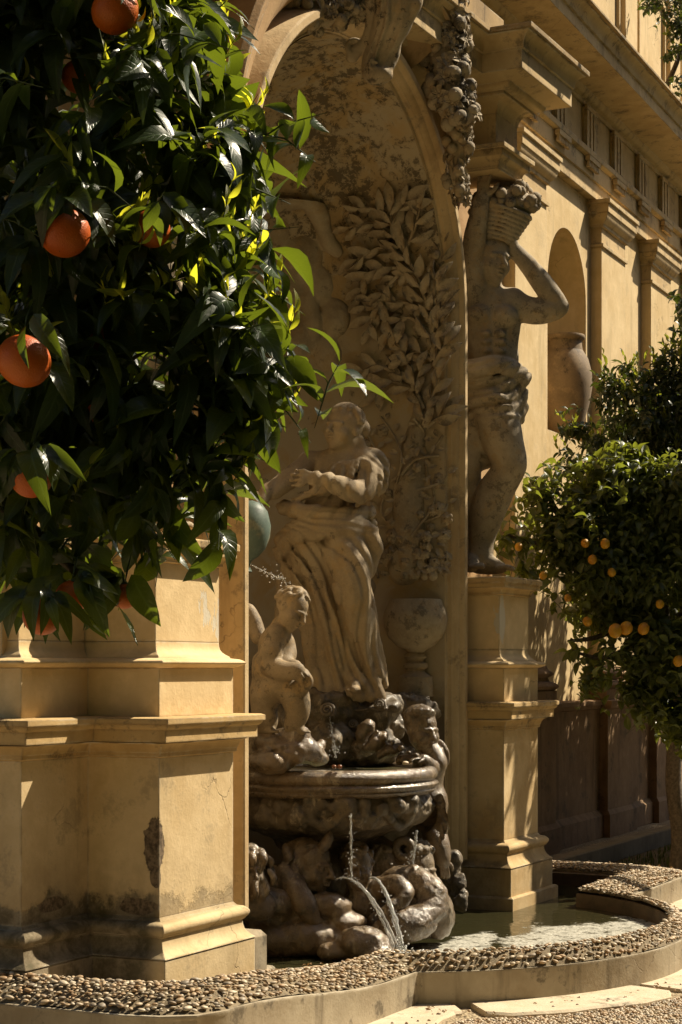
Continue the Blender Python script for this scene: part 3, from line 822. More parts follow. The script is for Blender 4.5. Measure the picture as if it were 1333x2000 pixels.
# ------------------------------------------------------------------ sculpting: blended solids turned into one mesh (surface nets)
class SDF:
    def __init__(s, lo, hi, h):
        s.lo = np.array(lo, np.float32); s.h = h
        s.n = np.maximum(4, np.ceil((np.array(hi) - np.array(lo)) / h).astype(int) + 1)
        s.f = np.full(s.n, 0.5, np.float32)
        s.ax = [(s.lo[i] + h * np.arange(s.n[i])).astype(np.float32) for i in range(3)]
    def box(s, bmin, bmax):
        i0 = np.clip(np.floor((np.array(bmin) - s.lo) / s.h).astype(int), 0, s.n)
        i1 = np.clip(np.ceil((np.array(bmax) - s.lo) / s.h).astype(int) + 1, 0, s.n)
        if np.any(i1 <= i0): return None
        sl = tuple(slice(a, b) for a, b in zip(i0, i1))
        return sl, s.ax[0][sl[0]][:, None, None], s.ax[1][sl[1]][None, :, None], s.ax[2][sl[2]][None, None, :]
    def put(s, sl, d, k, sub=False):
        a = s.f[sl]
        if sub:
            hh = np.clip(0.5 - 0.5 * (a + d) / k, 0, 1)
            s.f[sl] = a + (-d - a) * hh + k * hh * (1 - hh)
        else:
            hh = np.clip(0.5 + 0.5 * (d - a) / k, 0, 1)
            s.f[sl] = d + (a - d) * hh - k * hh * (1 - hh)
    def cap(s, a, b, ra, rb=None, k=0.02, sub=False):
        rb = ra if rb is None else rb
        a = np.array(a, np.float32); b = np.array(b, np.float32); m = max(ra, rb) + k + 2 * s.h
        q = s.box(np.minimum(a, b) - m, np.maximum(a, b) + m)
        if q is None: return s
        sl, X, Y, Z = q
        ba = b - a; L = float(ba @ ba) + 1e-9
        t = np.clip(((X - a[0]) * ba[0] + (Y - a[1]) * ba[1] + (Z - a[2]) * ba[2]) / L, 0, 1)
        d = np.sqrt((X - a[0] - ba[0]*t)**2 + (Y - a[1] - ba[1]*t)**2 + (Z - a[2] - ba[2]*t)**2) - (ra + (rb - ra) * t)
        s.put(sl, d, k, sub); return s
    def ell(s, c, r, rot=None, k=0.02, sub=False):
        c = np.array(c, np.float32)
        if not hasattr(r, '__len__'): r = (r, r, r)
        r = np.array(r, np.float32); m = float(r.max()) + k + 2 * s.h
        q = s.box(c - m, c + m)
        if q is None: return s
        sl, X, Y, Z = q
        x, y, z = X - c[0], Y - c[1], Z - c[2]
        if rot is not None:
            Rm = np.array(rot, np.float32)      # columns = local axes
            x, y, z = (x*Rm[0,i] + y*Rm[1,i] + z*Rm[2,i] for i in range(3))
        k0 = np.sqrt((x/r[0])**2 + (y/r[1])**2 + (z/r[2])**2)
        k1 = np.sqrt((x/r[0]**2)**2 + (y/r[1]**2)**2 + (z/r[2]**2)**2) + 1e-6
        s.put(sl, k0 * (k0 - 1) / k1, k, sub); return s
    def chain(s, pts, rads, k=0.02, n=5, sub=False):
        pts = [Vector(p) for p in pts]
        if not hasattr(rads, '__len__'): rads = [rads] * len(pts)
        q = catmull(pts, n) if len(pts) > 2 else pts
        rr = []
        for i in range(len(q)):
            t = i / (len(q) - 1) * (len(pts) - 1); j = min(int(t), len(pts) - 2)
            rr.append(rads[j] + (rads[j+1] - rads[j]) * (t - j))
        for i in range(len(q) - 1): s.cap(q[i], q[i+1], rr[i], rr[i+1], k, sub)
        return s
    def torus(s, c, nrm, Rr, r, k=0.02):
        c = np.array(c, np.float32); nn = np.array(Vector(nrm).normalized(), np.float32); m = Rr + r + k + 2*s.h
        q = s.box(c - m, c + m)
        if q is None: return s
        sl, X, Y, Z = q
        x, y, z = X - c[0], Y - c[1], Z - c[2]
        hgt = x*nn[0] + y*nn[1] + z*nn[2]
        rad = np.sqrt(np.maximum(0, x*x + y*y + z*z - hgt*hgt))
        s.put(sl, np.sqrt((rad - Rr)**2 + hgt**2) - r, k); return s
    def rough(s, amp, freq, seed=0, ridged=False):
        rs = np.random.RandomState(seed)
        m = np.abs(s.f) < amp * 4 + s.h * 2
        I = np.nonzero(m)
        p = np.stack([s.ax[i][I[i]] for i in range(3)], 1)
        d = np.zeros(len(p), np.float32); a = 1.0; fq = freq
        for o in range(4):
            q = p
            for w in range(2):
                A = rs.normal(size=(3, 3)) ; A /= np.linalg.norm(A, axis=1)[:, None]
                ph = rs.uniform(0, 6.28, 3)
                q = q + 0.35 / fq * np.sin(q @ A.T * fq + ph)
            A = rs.normal(size=(5, 3)); A /= np.linalg.norm(A, axis=1)[:, None]
            v = np.sin(q @ A.T * fq + rs.uniform(0, 6.28, 5)).mean(1) * 1.6
            d += a * ((1 - 2*np.abs(v)) if ridged else v); a *= 0.5; fq *= 2.1
        s.f[I] += amp * d.astype(np.float32); return s
    def ridges(s, bmin, bmax, w, freq, amp, warp=0.3, seed=0, feather=0.06, sharp=1.0):
        """cloth folds: ridges across direction w inside a box, fading at its edges"""
        q = s.box(bmin, bmax)
        if q is None: return s
        sl, X, Y, Z = q
        sub = s.f[sl]; I = np.nonzero(np.abs(sub) < amp*3 + 2*s.h)
        x, y, z = X[I[0],0,0], Y[0,I[1],0], Z[0,0,I[2]]
        rs = np.random.RandomState(seed); ph = rs.uniform(0, 6.28, 6)
        t = x*w[0] + y*w[1] + z*w[2]
        t = t + warp*(np.sin(z*7 + ph[0])*0.05 + np.sin(x*9 + z*4 + ph[1])*0.04 + np.sin(y*11 - z*6 + ph[2])*0.03)
        v = np.abs(np.sin(t*freq + ph[3]))**sharp
        v = v*0.75 + 0.25*np.abs(np.sin(t*freq*1.83 + ph[4]))
        m = np.ones_like(x)
        for c, a, b in ((x, bmin[0], bmax[0]), (y, bmin[1], bmax[1]), (z, bmin[2], bmax[2])):
            m *= np.clip((c-a)/feather, 0, 1)*np.clip((b-c)/feather, 0, 1)
        sub[I] -= (amp*m*(v - 0.55)).astype(np.float32); return s
    def mesh(s):
        f = s.f; sg = f < 0
        c = sg[:-1,:-1,:-1].astype(np.int8)
        for dx in (0, 1):
            for dy in (0, 1):
                for dz in (0, 1):
                    if dx or dy or dz:
                        c = c + sg[dx:f.shape[0]-1+dx, dy:f.shape[1]-1+dy, dz:f.shape[2]-1+dz]
        cells = np.nonzero((c > 0) & (c < 8))
        nc = len(cells[0]); ids = np.full(c.shape, -1, np.int32); ids[cells] = np.arange(nc)
        base = np.stack(cells, 1)
        acc = np.zeros((nc, 3)); cnt = np.zeros(nc)
        corners = [(0,0,0),(1,0,0),(0,1,0),(1,1,0),(0,0,1),(1,0,1),(0,1,1),(1,1,1)]
        val = [f[base[:,0]+a, base[:,1]+b, base[:,2]+d] for a, b, d in corners]
        for i in range(8):
            for ax in (1, 2, 4):
                if i & ax: continue
                j = i | ax
                a, b = val[i], val[j]
                x = (a < 0) != (b < 0)
                t = np.where(x, a / np.where(np.abs(a - b) < 1e-9, 1e-9, a - b), 0)
                p = np.array(corners[i])[None, :] + t[:, None] * (np.array(corners[j]) - np.array(corners[i]))[None, :]
                acc += p * x[:, None]; cnt += x
        v = s.lo + (base + acc / np.maximum(cnt, 1)[:, None]) * s.h
        faces = []
        for ax in range(3):
            sl0 = [slice(None)]*3; sl1 = [slice(None)]*3
            sl0[ax] = slice(0, -1); sl1[ax] = slice(1, None)
            a, b = sg[tuple(sl0)], sg[tuple(sl1)]
            u, w = [(1, 2), (2, 0), (0, 1)][ax]
            E = np.stack(np.nonzero(a != b), 1)
            E = E[(E[:, u] > 0) & (E[:, w] > 0) & (E[:, u] < f.shape[u]-1) & (E[:, w] < f.shape[w]-1)]
            if not len(E): continue
            inside = a[E[:,0], E[:,1], E[:,2]]
            def idx(du, dw):
                q = E.copy(); q[:, u] -= du; q[:, w] -= dw; return ids[q[:,0], q[:,1], q[:,2]]
            Q = np.stack([idx(1, 1), idx(0, 1), idx(0, 0), idx(1, 0)], 1)
            Q[~inside] = Q[~inside][:, ::-1]
            faces.append(Q)
        return v, np.concatenate(faces) if faces else np.zeros((0, 4), int)
    def build(s, name, mat, parent=None, base=None, smooth_it=0):
        v, Q = s.mesh()
        b = np.array(base if base is not None else (parent.location if parent is not None else (0, 0, 0)), dtype=float)
        me = bpy.data.meshes.new(name)
        v = (v - b).astype(np.float32)
        if smooth_it:                           # light laplacian
            for _ in range(smooth_it):
                acc = np.zeros_like(v); cn = np.zeros(len(v), np.float32)
                for a_, b_ in ((0,1),(1,2),(2,3),(3,0)):
                    np.add.at(acc, Q[:,a_], v[Q[:,b_]]); np.add.at(acc, Q[:,b_], v[Q[:,a_]])
                    np.add.at(cn, Q[:,a_], 1); np.add.at(cn, Q[:,b_], 1)
                v = v*0.5 + 0.5*acc/np.maximum(cn, 1)[:, None]
        me.vertices.add(len(v)); me.vertices.foreach_set('co', v.astype(np.float32).ravel())
        me.loops.add(len(Q)*4); me.loops.foreach_set('vertex_index', Q.astype(np.int32).ravel())
        me.polygons.add(len(Q)); me.polygons.foreach_set('loop_start', np.arange(0, len(Q)*4, 4, dtype=np.int32))
        me.update(calc_edges=True); me.validate(); me.shade_smooth()
        return link(name, me, parent, None if parent is not None else Vector(b), mat)

def frame(f, u):
    """rotation whose columns are right, forward, up"""
    f = Vector(f).normalized(); u = Vector(u); r = f.cross(u).normalized(); u = r.cross(f).normalized()
    return Matrix((r, f, u)).transposed()
def head(s, c, f, u, H, hair='curly', k=0.06, seed=0, mouth=0.0, chub=0.0):
    """head of height H round c, facing f"""
    F = frame(f, u); c = Vector(c)
    L = lambda x, y, z: c + F @ Vector((x*H, y*H, z*H))
    kk = k * H
    s.ell(L(0, -0.06, 0.12), (0.355*H, 0.44*H, 0.39*H), F, kk)
    s.ell(L(0, 0.09, -0.12), ((0.285+chub*0.06)*H, 0.31*H, 0.36*H), F, kk)
    s.ell(L(0, 0.17, -0.33), ((0.19+chub*0.05)*H, 0.19*H, 0.15*H), F, kk)
    s.ell(L(0, 0.28, -0.42), 0.078*H, F, 0.06*H)
    for q in (-1, 1):
        s.ell(L(q*0.17, 0.24, -0.15), (0.115+chub*0.05)*H, F, 0.08*H)
        s.ell(L(q*0.135, 0.43, 0.0), (0.10*H, 0.115*H, 0.062*H), F, 0.02*H, sub=True)
        s.ell(L(q*0.13, 0.315, -0.005), 0.062*H, F, 0.008*H)
        s.cap(L(q*0.215, 0.325, 0.06), L(q*0.05, 0.395, 0.075), 0.032*H, 0.036*H, 0.03*H)
        s.ell(L(q*0.335, -0.03, -0.04), (0.045*H, 0.085*H, 0.12*H), F, 0.02*H)
        s.ell(L(q*0.045, 0.43, -0.145), 0.036*H, F, 0.02*H)
    s.cap(L(0, 0.385, 0.05), L(0, 0.505, -0.125), 0.038*H, 0.054*H, 0.02*H)
    s.ell(L(0, 0.395, -0.235), (0.095*H, 0.05*H, 0.028*H), F, 0.02*H)
    s.ell(L(0, 0.385, -0.290), (0.078*H, 0.05*H, 0.032*H), F, 0.02*H)
    s.cap(L(-0.10, 0.41, -0.262), L(0.10, 0.41, -0.262), (0.022+mouth*0.5)*H, None, 0.010*H, sub=True)
    for q in (-1, 1): s.cap(L(q*0.11, 0.40, -0.13), L(q*0.15, 0.36, -0.25), 0.014*H, None, 0.03*H, sub=True)
    s.cap(L(-0.08, 0.405, -0.335), L(0.08, 0.405, -0.335), 0.018*H, None, 0.03*H, sub=True)
    if mouth: s.ell(L(0, 0.43, -0.262), mouth*H, F, 0.02*H, sub=True)
    rs = random.Random(seed)
    if hair == 'curly':
        for i in range(110):
            a = rs.uniform(-PI, PI); e = rs.uniform(-0.35, 1.5)
            x, y, z = math.cos(e)*math.sin(a), math.cos(e)*math.cos(a), math.sin(e)
            if y > 0.35 and z < 0.62: continue
            if y > 0.0 and z < 0.1: continue
            p = L(0.375*x, -0.06 + 0.455*y, 0.12 + 0.41*z)
            rr = rs.uniform(0.055, 0.10)*H
            s.ell(p, (rr, rr*0.8, rr*0.7), frame(F @ Vector((x, y, z)), F @ Vector((rs.uniform(-1,1), rs.uniform(-1,1), 0.5))), 0.03*H)
            if i % 3 == 0: s.ell(p + (F @ Vector((x, y, z)))*rr*0.9, rr*0.35, None, 0.02*H, sub=True)
    elif hair == 'cap':
        for i in range(26):
            a = i/26*2*PI
            pts = []
            for t in (0.15, 0.45, 0.8, 1.15, 1.45):
                e = PI/2 - t
                aa = a + 0.35*math.sin(t*2+i)
                x, y, z = math.cos(e)*math.sin(aa), math.cos(e)*math.cos(aa), math.sin(e)
                if y > 0.3 and z < 0.58: break
                pts.append(L(0.365*x, -0.06 + 0.45*y, 0.13 + 0.40*z))
            if len(pts) >= 2: s.chain(pts, [0.05*H]*len(pts), 0.02*H, 3)
    return F
def hand(s, w, d, n, L, curl=0.3, side=1, spread=0.12, k=0.008, thumb=0.7, r=0.055):
    """hand from wrist w along d, palm facing n, thumb on side * (d x n)"""
    d = Vector(d).normalized(); n = Vector(n); n = (n - d*n.dot(d)).normalized(); x = d.cross(n).normalized()*side; w = Vector(w)
    s.cap(w - d*0.05*L, w + d*0.15*L, 0.15*L, 0.17*L, k)
    F = frame(d, n)
    s.ell(w + d*0.26*L, (0.21*L, 0.30*L, 0.115*L), F, k)
    for i, (off, ln) in enumerate(((0.15, 0.46), (0.05, 0.51), (-0.055, 0.47), (-0.15, 0.37))):
        a = w + d*0.44*L + x*off*L
        dd = (d + x*off*spread*6).normalized()
        p = [a - d*0.12*L, a]; ang = 0
        for seg, fr in enumerate((0.42, 0.33, 0.25)):
            ang += curl*(0.8 + 0.35*seg)
            p.append(p[-1] + (dd*math.cos(ang) + n*math.sin(ang))*ln*fr*L)
        s.chain(p, [r*1.15*L, r*1.15*L, r*1.05*L, r*0.95*L, r*0.8*L], 0.018*L, 2)
    t0 = w + d*0.10*L + x*0.14*L
    t1 = t0 + (x*0.75 + d*0.55 + n*0.25).normalized()*0.22*L
    t2 = t1 + (x*0.35 + d*0.85 + n*thumb*0.6).normalized()*0.19*L
    t3 = t2 + (x*0.05 + d*0.9 + n*thumb*0.8).normalized()*0.14*L
    s.chain([t0, t1, t2, t3], [0.10*L, 0.078*L, 0.066*L, 0.05*L], 0.02*L, 2)
def foot(s, a, d, L, side=1, k=0.012):
    """foot under ankle a pointing along d (horizontal); sole at ankle height - 0.28 L"""
    d = Vector(d).normalized(); x = d.cross(UP).normalized()*side; a = Vector(a)
    z0 = a.z - 0.28*L
    q = lambda f, sd, z: Vector((a.x, a.y, z0 + z*L)) + d*f*L + x*sd*L
    s.ell(q(-0.12, 0, 0.11), (0.13*L, 0.13*L, 0.12*L), None, k*2)
    s.chain([q(-0.05, 0, 0.24), q(0.18, 0.0, 0.19), q(0.42, 0, 0.10)], [0.13*L, 0.125*L, 0.09*L], k*2, 3)
    s.chain([q(-0.1, 0.0, 0.07), q(0.2, 0.06, 0.06), q(0.46, 0.02, 0.065)], [0.08*L, 0.09*L, 0.085*L], k*2, 3)
    for i in range(5):
        sd = -0.13 + 0.062*i; ln = (0.76, 0.75, 0.71, 0.66, 0.60)[i]; rr = (0.058, 0.042, 0.040, 0.038, 0.036)[i]*L
        s.chain([q(0.42, sd*0.9, 0.075), q(ln-0.13, sd, 0.085), q(ln, sd, 0.045)], [rr*1.1, rr, rr*0.95], k*0.6, 2)
# ------------------------------------------------------------------ statue carrying a fruit basket, on the far pedestal
def caryatid():
    d0 = 11.76
    s = SDF((10.35, 3.72, 2.05), (11.75, 4.85, 4.62), 0.0085)
    Q = lambda px, py, dd=0.0: P(px, py, d0 + dd)
    # torso
    s.ell(Q(962, 628, 0.0), (0.165, 0.115, 0.19), frame(D3(0.15, -1, 0), D3(-0.08, 0, 1)), 0.04)
    s.ell(Q(958, 668, 0.0), (0.140, 0.11, 0.16), frame(D3(0.2, -1, 0), D3(0.06, 0, 1)), 0.04)
    s.ell(Q(966, 705, 0.0), (0.150, 0.125, 0.14), frame(D3(0.2, -1, 0), UP), 0.06)
    s.ell(Q(962, 745, 0.0), (0.165, 0.15, 0.15), frame(D3(0.2, -1, 0), UP), 0.06)
    for px, py in ((940, 615), (985, 617)):            # chest muscles
        s.ell(Q(px, py, -0.085), (0.085, 0.055, 0.062), frame(D3(0.1, -1, 0), UP), 0.015)
    s.cap(Q(962, 600, -0.13), Q(964, 700, -0.14), 0.014, None, 0.02, sub=True)
    for i in range(3):
        for px in (950, 977): s.ell(Q(px, 652 + i*17, -0.105), (0.036, 0.036, 0.022), frame(D3(0.1, -1, 0), UP), 0.010)
    s.ell(Q(966, 704, -0.145), 0.012, None, 0.015, sub=True)
    s.cap(Q(925, 625, 0), Q(935, 690, 0), 0.07, 0.06, 0.05)          # flank muscles
    s.cap(Q(1000, 612, 0), Q(992, 690, 0), 0.055, 0.05, 0.05)
    # neck, head
    s.cap(Q(955, 592, 0.0), Q(957, 545, 0.0), 0.085, 0.068, 0.035)
    s.cap(Q(957, 585, 0.02), Q(1000, 588, 0.02), 0.07, 0.075, 0.05)
    s.cap(Q(957, 585, 0.02), Q(925, 580, 0.02), 0.07, 0.075, 0.05)
    head(s, Q(958, 507, -0.015), D3(0.55, -0.8, -0.12), D3(0.05, 0.02, 1), 0.315, 'cap', seed=3)
    # raised arm on the left
    s.chain([Q(925, 588, 0.0), Q(921, 548, -0.04), Q(922, 510, -0.08)], [0.092, 0.080, 0.062], 0.03)
    s.chain([Q(922, 512, -0.08), Q(929, 460, -0.14), Q(938, 410, -0.20), Q(943, 385, -0.22)], [0.062, 0.064, 0.048, 0.038], 0.015)
    hand(s, Q(943, 387, -0.22), D3(0.10, 0.12, 1), D3(0.5, 0.8, 0), 0.205, 0.10, -1, 0.14)
    # bent arm on the right
    s.ell(Q(1003, 592, 0.02), (0.085, 0.085, 0.08), None, 0.04)
    s.chain([Q(1003, 595, 0.02), Q(1045, 608, 0.0), Q(1088, 603, -0.01)], [0.068, 0.070, 0.055], 0.03)
    s.ell(Q(1095, 600, -0.01), (0.05, 0.05, 0.045), None, 0.02)
    s.chain([Q(1093, 598, -0.01), Q(1062, 556, -0.02), Q(1030, 515, -0.02), Q(1004, 487, -0.02)], [0.054, 0.060, 0.048, 0.036], 0.02)
    hand(s, Q(1004, 488, -0.03), D3(-0.1, 0.05, 1), D3(-1, 0.25, 0), 0.20, 0.25, -1, 0.10)
    # bearing leg in front: thigh, knee, calf
    s.chain([Q(958, 765, -0.02), Q(968, 815, -0.06), Q(985, 868, -0.10), Q(1000, 908, -0.11)], [0.145, 0.130, 0.105, 0.082], 0.04)
    s.ell(Q(1001, 910, -0.13), (0.068, 0.062, 0.075), None, 0.03)
    s.chain([Q(998, 915, -0.10), Q(966, 965, -0.04), Q(950, 1010, -0.02), Q(942, 1062, 0.0), Q(941, 1088, 0.0)], [0.080, 0.100, 0.088, 0.055, 0.056], 0.035)
    foot(s, Q(943, 1088, 0.0) + UP*-0.01, D3(0.85, -0.55, 0), 0.30, -1)
    # other leg, behind the frame
    s.chain([Q(930, 765, 0.08), Q(915, 850, 0.02), Q(908, 920, 0.0)], [0.13, 0.115, 0.085], 0.04)
    s.chain([Q(908, 920, 0.0), Q(915, 990, 0.08), Q(917, 1060, 0.08), Q(920, 1090, 0.06)], [0.082, 0.09, 0.055, 0.055], 0.03)
    foot(s, Q(921, 1090, 0.0), D3(0.1, -1, 0), 0.27, 1)
    # drapery round the hips
    s.chain([Q(900, 725, -0.16), Q(935, 722, -0.20), Q(968, 712, -0.19), Q(990, 714, -0.15)], [0.055, 0.058, 0.05, 0.035], 0.025)
    s.ell(Q(984, 712, -0.17), (0.05, 0.035, 0.03), None, 0.02)
    s.chain([Q(985, 716, -0.12), Q(1010, 733, -0.05), Q(1022, 742, 0.02)], [0.05, 0.055, 0.045], 0.03)
    for i in range(7):
        t = i / 6
        s.chain([Q(905 + 6*t, 752 + 26*t, -0.10), Q(940 + 12*t, 742 + 28*t, -0.17 + 0.03*t), Q(985 + 4*t, 745 + 24*t, -0.14 + 0.05*t), Q(1014, 756 + 26*t, -0.02 + 0.06*t)], [0.028, 0.033, 0.033, 0.028], 0.008)
    s.chain([Q(908, 795, -0.05), Q(935, 778, -0.16), Q(968, 775, -0.19), Q(992, 800, -0.13), Q(1004, 826, -0.05)], [0.03, 0.034, 0.036, 0.034, 0.03], 0.016)
    for px, y1, dd in ((996, 822, -0.06), (1004, 824, -0.02), (1011, 824, 0.02), (1017, 820, 0.06)):
        s.chain([Q(px - 2, 745, dd - 0.04), Q(px + 2, 780, dd - 0.02), Q(px - 1, y1, dd)], [0.036, 0.040, 0.030], 0.012)
    for py in (737, 760, 783): s.chain([Q(912, py + 6, -0.22), Q(950, py - 2, -0.245), Q(1000, py + 6, -0.16)], 0.012, 0.012, sub=True)
    # cloth and stump behind the knees
    s.chain([Q(905, 880, 0.02), Q(935, 876, 0.02), Q(962, 890, 0.02)], [0.06, 0.07, 0.04], 0.03)
    s.chain([Q(903, 905, 0.02), Q(930, 903, 0.02), Q(958, 898, 0.02)], [0.05, 0.045, 0.035], 0.03)
    for py in (872, 886, 899): s.chain([Q(905, py, -0.05), Q(930, py - 1, -0.06), Q(958, py + 8, -0.03)], 0.008, 0.012, sub=True)
    e_ = Q(965, 770); s.ridges((e_.x-0.4, e_.y-0.4, e_.z-0.20), (e_.x+0.4, e_.y+0.4, e_.z+0.20), UP*1.0 - VR*0.35, 60, 0.020, 0.8, 4, 0.05)
    s.rough(0.0022, 26, 5)
    t = thing('statue', 'bare chested statue with bent elbow carrying a fruit basket on the far pedestal', 'statue', (10.95, 4.25, 2.09), 'bearer statues on the pedestals')
    s.build('figure', M['stone'], t)
    # woven basket
    bk = SDF((10.6, 3.8, 4.05), (11.6, 4.75, 4.62), 0.0075)
    c0, c1 = Q(964, 470, 0.0), Q(984, 395, -0.02)
    bk.cap(c0 + (c0-c1)*0.02, c0.lerp(c1, 0.62), 0.112, 0.165, 0.02)
    axis = (c1 - c0).normalized(); ex = axis.cross(VF).normalized(); ey = axis.cross(ex).normalized()
    for i in range(8):
        t_ = 0.03 + i*0.105; rr = 0.117 + 0.085*t_
        for j in range(22):
            a0_ = (j + 0.5*(i % 2)) / 22 * 2*PI
            pts = [c0.lerp(c1, t_) + (ex*math.cos(a0_+q) + ey*math.sin(a0_+q))*(rr + 0.004) for q in (-0.11, 0.11)]
            bk.cap(pts[0], pts[1], 0.013, None, 0.004)
    bk.rough(0.002, 40, 4)
    bk.build('basket', M['stone'], t)
    # heap of fruit, flowers and leaves in the basket
    rs = random.Random(9)
    cc = Q(984, 402, 0.0)
    for i in range(90):
        u = rs.uniform(-1, 1); a = rs.uniform(0, 2*PI); e = rs.uniform(-0.35, 1.0)
        n = D3(math.cos(a)*math.sqrt(max(0, 1-e*e)), math.sin(a)*math.sqrt(max(0, 1-e*e)), e)
        if n.dot(VF) > 0.5: continue
        p = cc + Vector((n.x*0.20, n.y*0.20, n.z*0.13)) + UP*(0.012*n.dot(VR))
        add_bit(rs.choice(['fruit', 'fruit', 'flower', 'leaf', 'rose', 'fruit', 'leaf']), p - n*0.02, n + UP*0.2, rs.uniform(0.038, 0.066), M['garland'], t, rs)
    bk2 = SDF((10.6, 3.8, 4.15), (11.6, 4.75, 4.62), 0.01)
    bk2.ell(cc, (0.18, 0.18, 0.11)); bk2.rough(0.01, 22, 3); bk2.build('fruit_heap', M['stone'], t)
    return t

# small moulded bits: fruit, flowers, leaves, rosettes (shared meshes)
BITS = {}
def leaf_mesh(name, n=6, w=0.34, fold=0.10, droop=0.25, wave=0.0, tp=0.82):
    """a leaf along +Y, unit length, normal +Z"""
    v = []; f = []
    for i in range(n + 1):
        t = i / n
        ww = w * (math.sin(PI * min(1, t**tp))**0.8) * (1 - 0.12*t if tp < 1 else 1)
        if i == n: ww = 0.0
        z = 0.12*math.sin(PI*t) - droop*t*t; y = t*(1 - 0.1*droop)
        v += [(-ww, y, z + fold*ww*2 + wave*math.sin(t*9)), (0, y, z), (ww, y, z + fold*ww*2 - wave*math.sin(t*9+1))]
    for i in range(n):
        for j in (0, 1): f.append((i*3+j, i*3+j+1, (i+1)*3+j+1, (i+1)*3+j))
    return v, f
def thick_leaf(n=6, w=0.26, th=0.09):
    v, f = leaf_mesh('x', n, w, 0.22, 0.30, 0.0, 1.25)
    m = len(v)
    vv = [(a, b, c + 0.0) for a, b, c in v] + [(a*0.9, b, c - th*(1 - abs(a)/(w+0.01)*0.6)) for a, b, c in v]
    ff = list(f) + [tuple(i + m for i in q[::-1]) for q in f]
    ring = [i*3 for i in range(n+1)] + [i*3+2 for i in range(n, -1, -1)]
    for i in range(len(ring)):
        a, b = ring[i], ring[(i+1) % len(ring)]
        if a != b: ff.append((b, a, a+m, b+m))
    return vv, ff
def make_bits():
    mb = MB().ball((0, 0, 0.35), (0.62, 0.62, 0.58), 10, 7); mb.ball((0, 0, 0.92), (0.09, 0.09, 0.08), 6, 4); BITS['fruit'] = (mb, 70)
    mb = MB()
    for k in range(6):
        a = k/6*2*PI; ro_ = Matrix.Rotation(a, 3, 'Z') @ Matrix.Rotation(R(28), 3, 'X')
        v, f = thick_leaf(4, 0.30, 0.10); mb.add([ro_ @ (Vector(q)*1.0) + Vector((0, 0, 0.1)) for q in v], f)
    mb.ball((0, 0, 0.22), (0.2, 0.2, 0.16), 8, 5); BITS['flower'] = (mb, 50)
    mb = MB()
    for ring, (nk, rr, tl, hz) in enumerate(((3, 0.18, 75, 0.3), (5, 0.35, 55, 0.2), (6, 0.55, 30, 0.08))):
        for k in range(nk):
            a = (k + ring*0.5)/nk*2*PI; ro_ = Matrix.Rotation(a, 3, 'Z')
            mb.ball(ro_ @ Vector((rr, 0, hz)), (0.10, 0.30, 0.26), 7, 5, ro_ @ Matrix.Rotation(R(90-tl)*-1, 3, 'Y'))
    BITS['rose'] = (mb, 70)
    v, f = thick_leaf(6, 0.27, 0.10); mb = MB().add([Vector(q)*1.5 + Vector((0, -0.4, 0.2)) for q in v], f); BITS['leaf'] = (mb, 50)
    v, f = thick_leaf(7, 0.195, 0.15); mb = MB().add([Vector(q) for q in v], f); BITS['laurel'] = (mb, 50)
    for k in list(BITS):
        mb, sm = BITS[k]; me = mesh_from(mb.v, mb.f, k, sm); BITS[k] = me
make_bits()
BITM = {}
def add_bit(kind, p, nrm, size, mat, parent, rs=None, up=None, name=None):
    key = (kind, mat.name)
    if key not in BITM:
        me = BITS[kind].copy(); me.materials.clear(); me.materials.append(mat); BITM[key] = me
    n = Vector(nrm).normalized()
    if up is None:
        a = rs.uniform(0, 2*PI); y0 = n.orthogonal().normalized(); y = y0*math.cos(a) + n.cross(y0)*math.sin(a)
    else:
        y = Vector(up); y = (y - n*n.dot(y)).normalized()
    x = y.cross(n).normalized()
    m = Matrix((x, y, n)).transposed().to_4x4()
    sv = (rs.uniform(0.88, 1.14) if rs else 1)
    o = link(name or kind, BITM[key], parent)
    root = parent; off = Vector(parent.location)
    while root.parent is not None: root = root.parent; off = off + Vector(root.location)
    o.matrix_basis = Matrix.Translation(Vector(p) - off) @ m @ Matrix.Diagonal((size*sv, size, size, 1))
    return o
cary = caryatid()
# its mirror image on the near pedestal, mostly behind the orange leaves
t2 = thing('statue', 'matching bearer statue on the near pedestal almost wholly hidden behind orange leaves', 'statue', (6.98, 4.25, 2.092), 'bearer statues on the pedestals')
for ch in cary.children:
    if ch.name.startswith(('figure', 'basket')):
        o = bpy.data.objects.new(ch.name.split('.')[0], ch.data); C.objects.link(o); o.parent = t2
t2.scale = (-1, 1, 1)
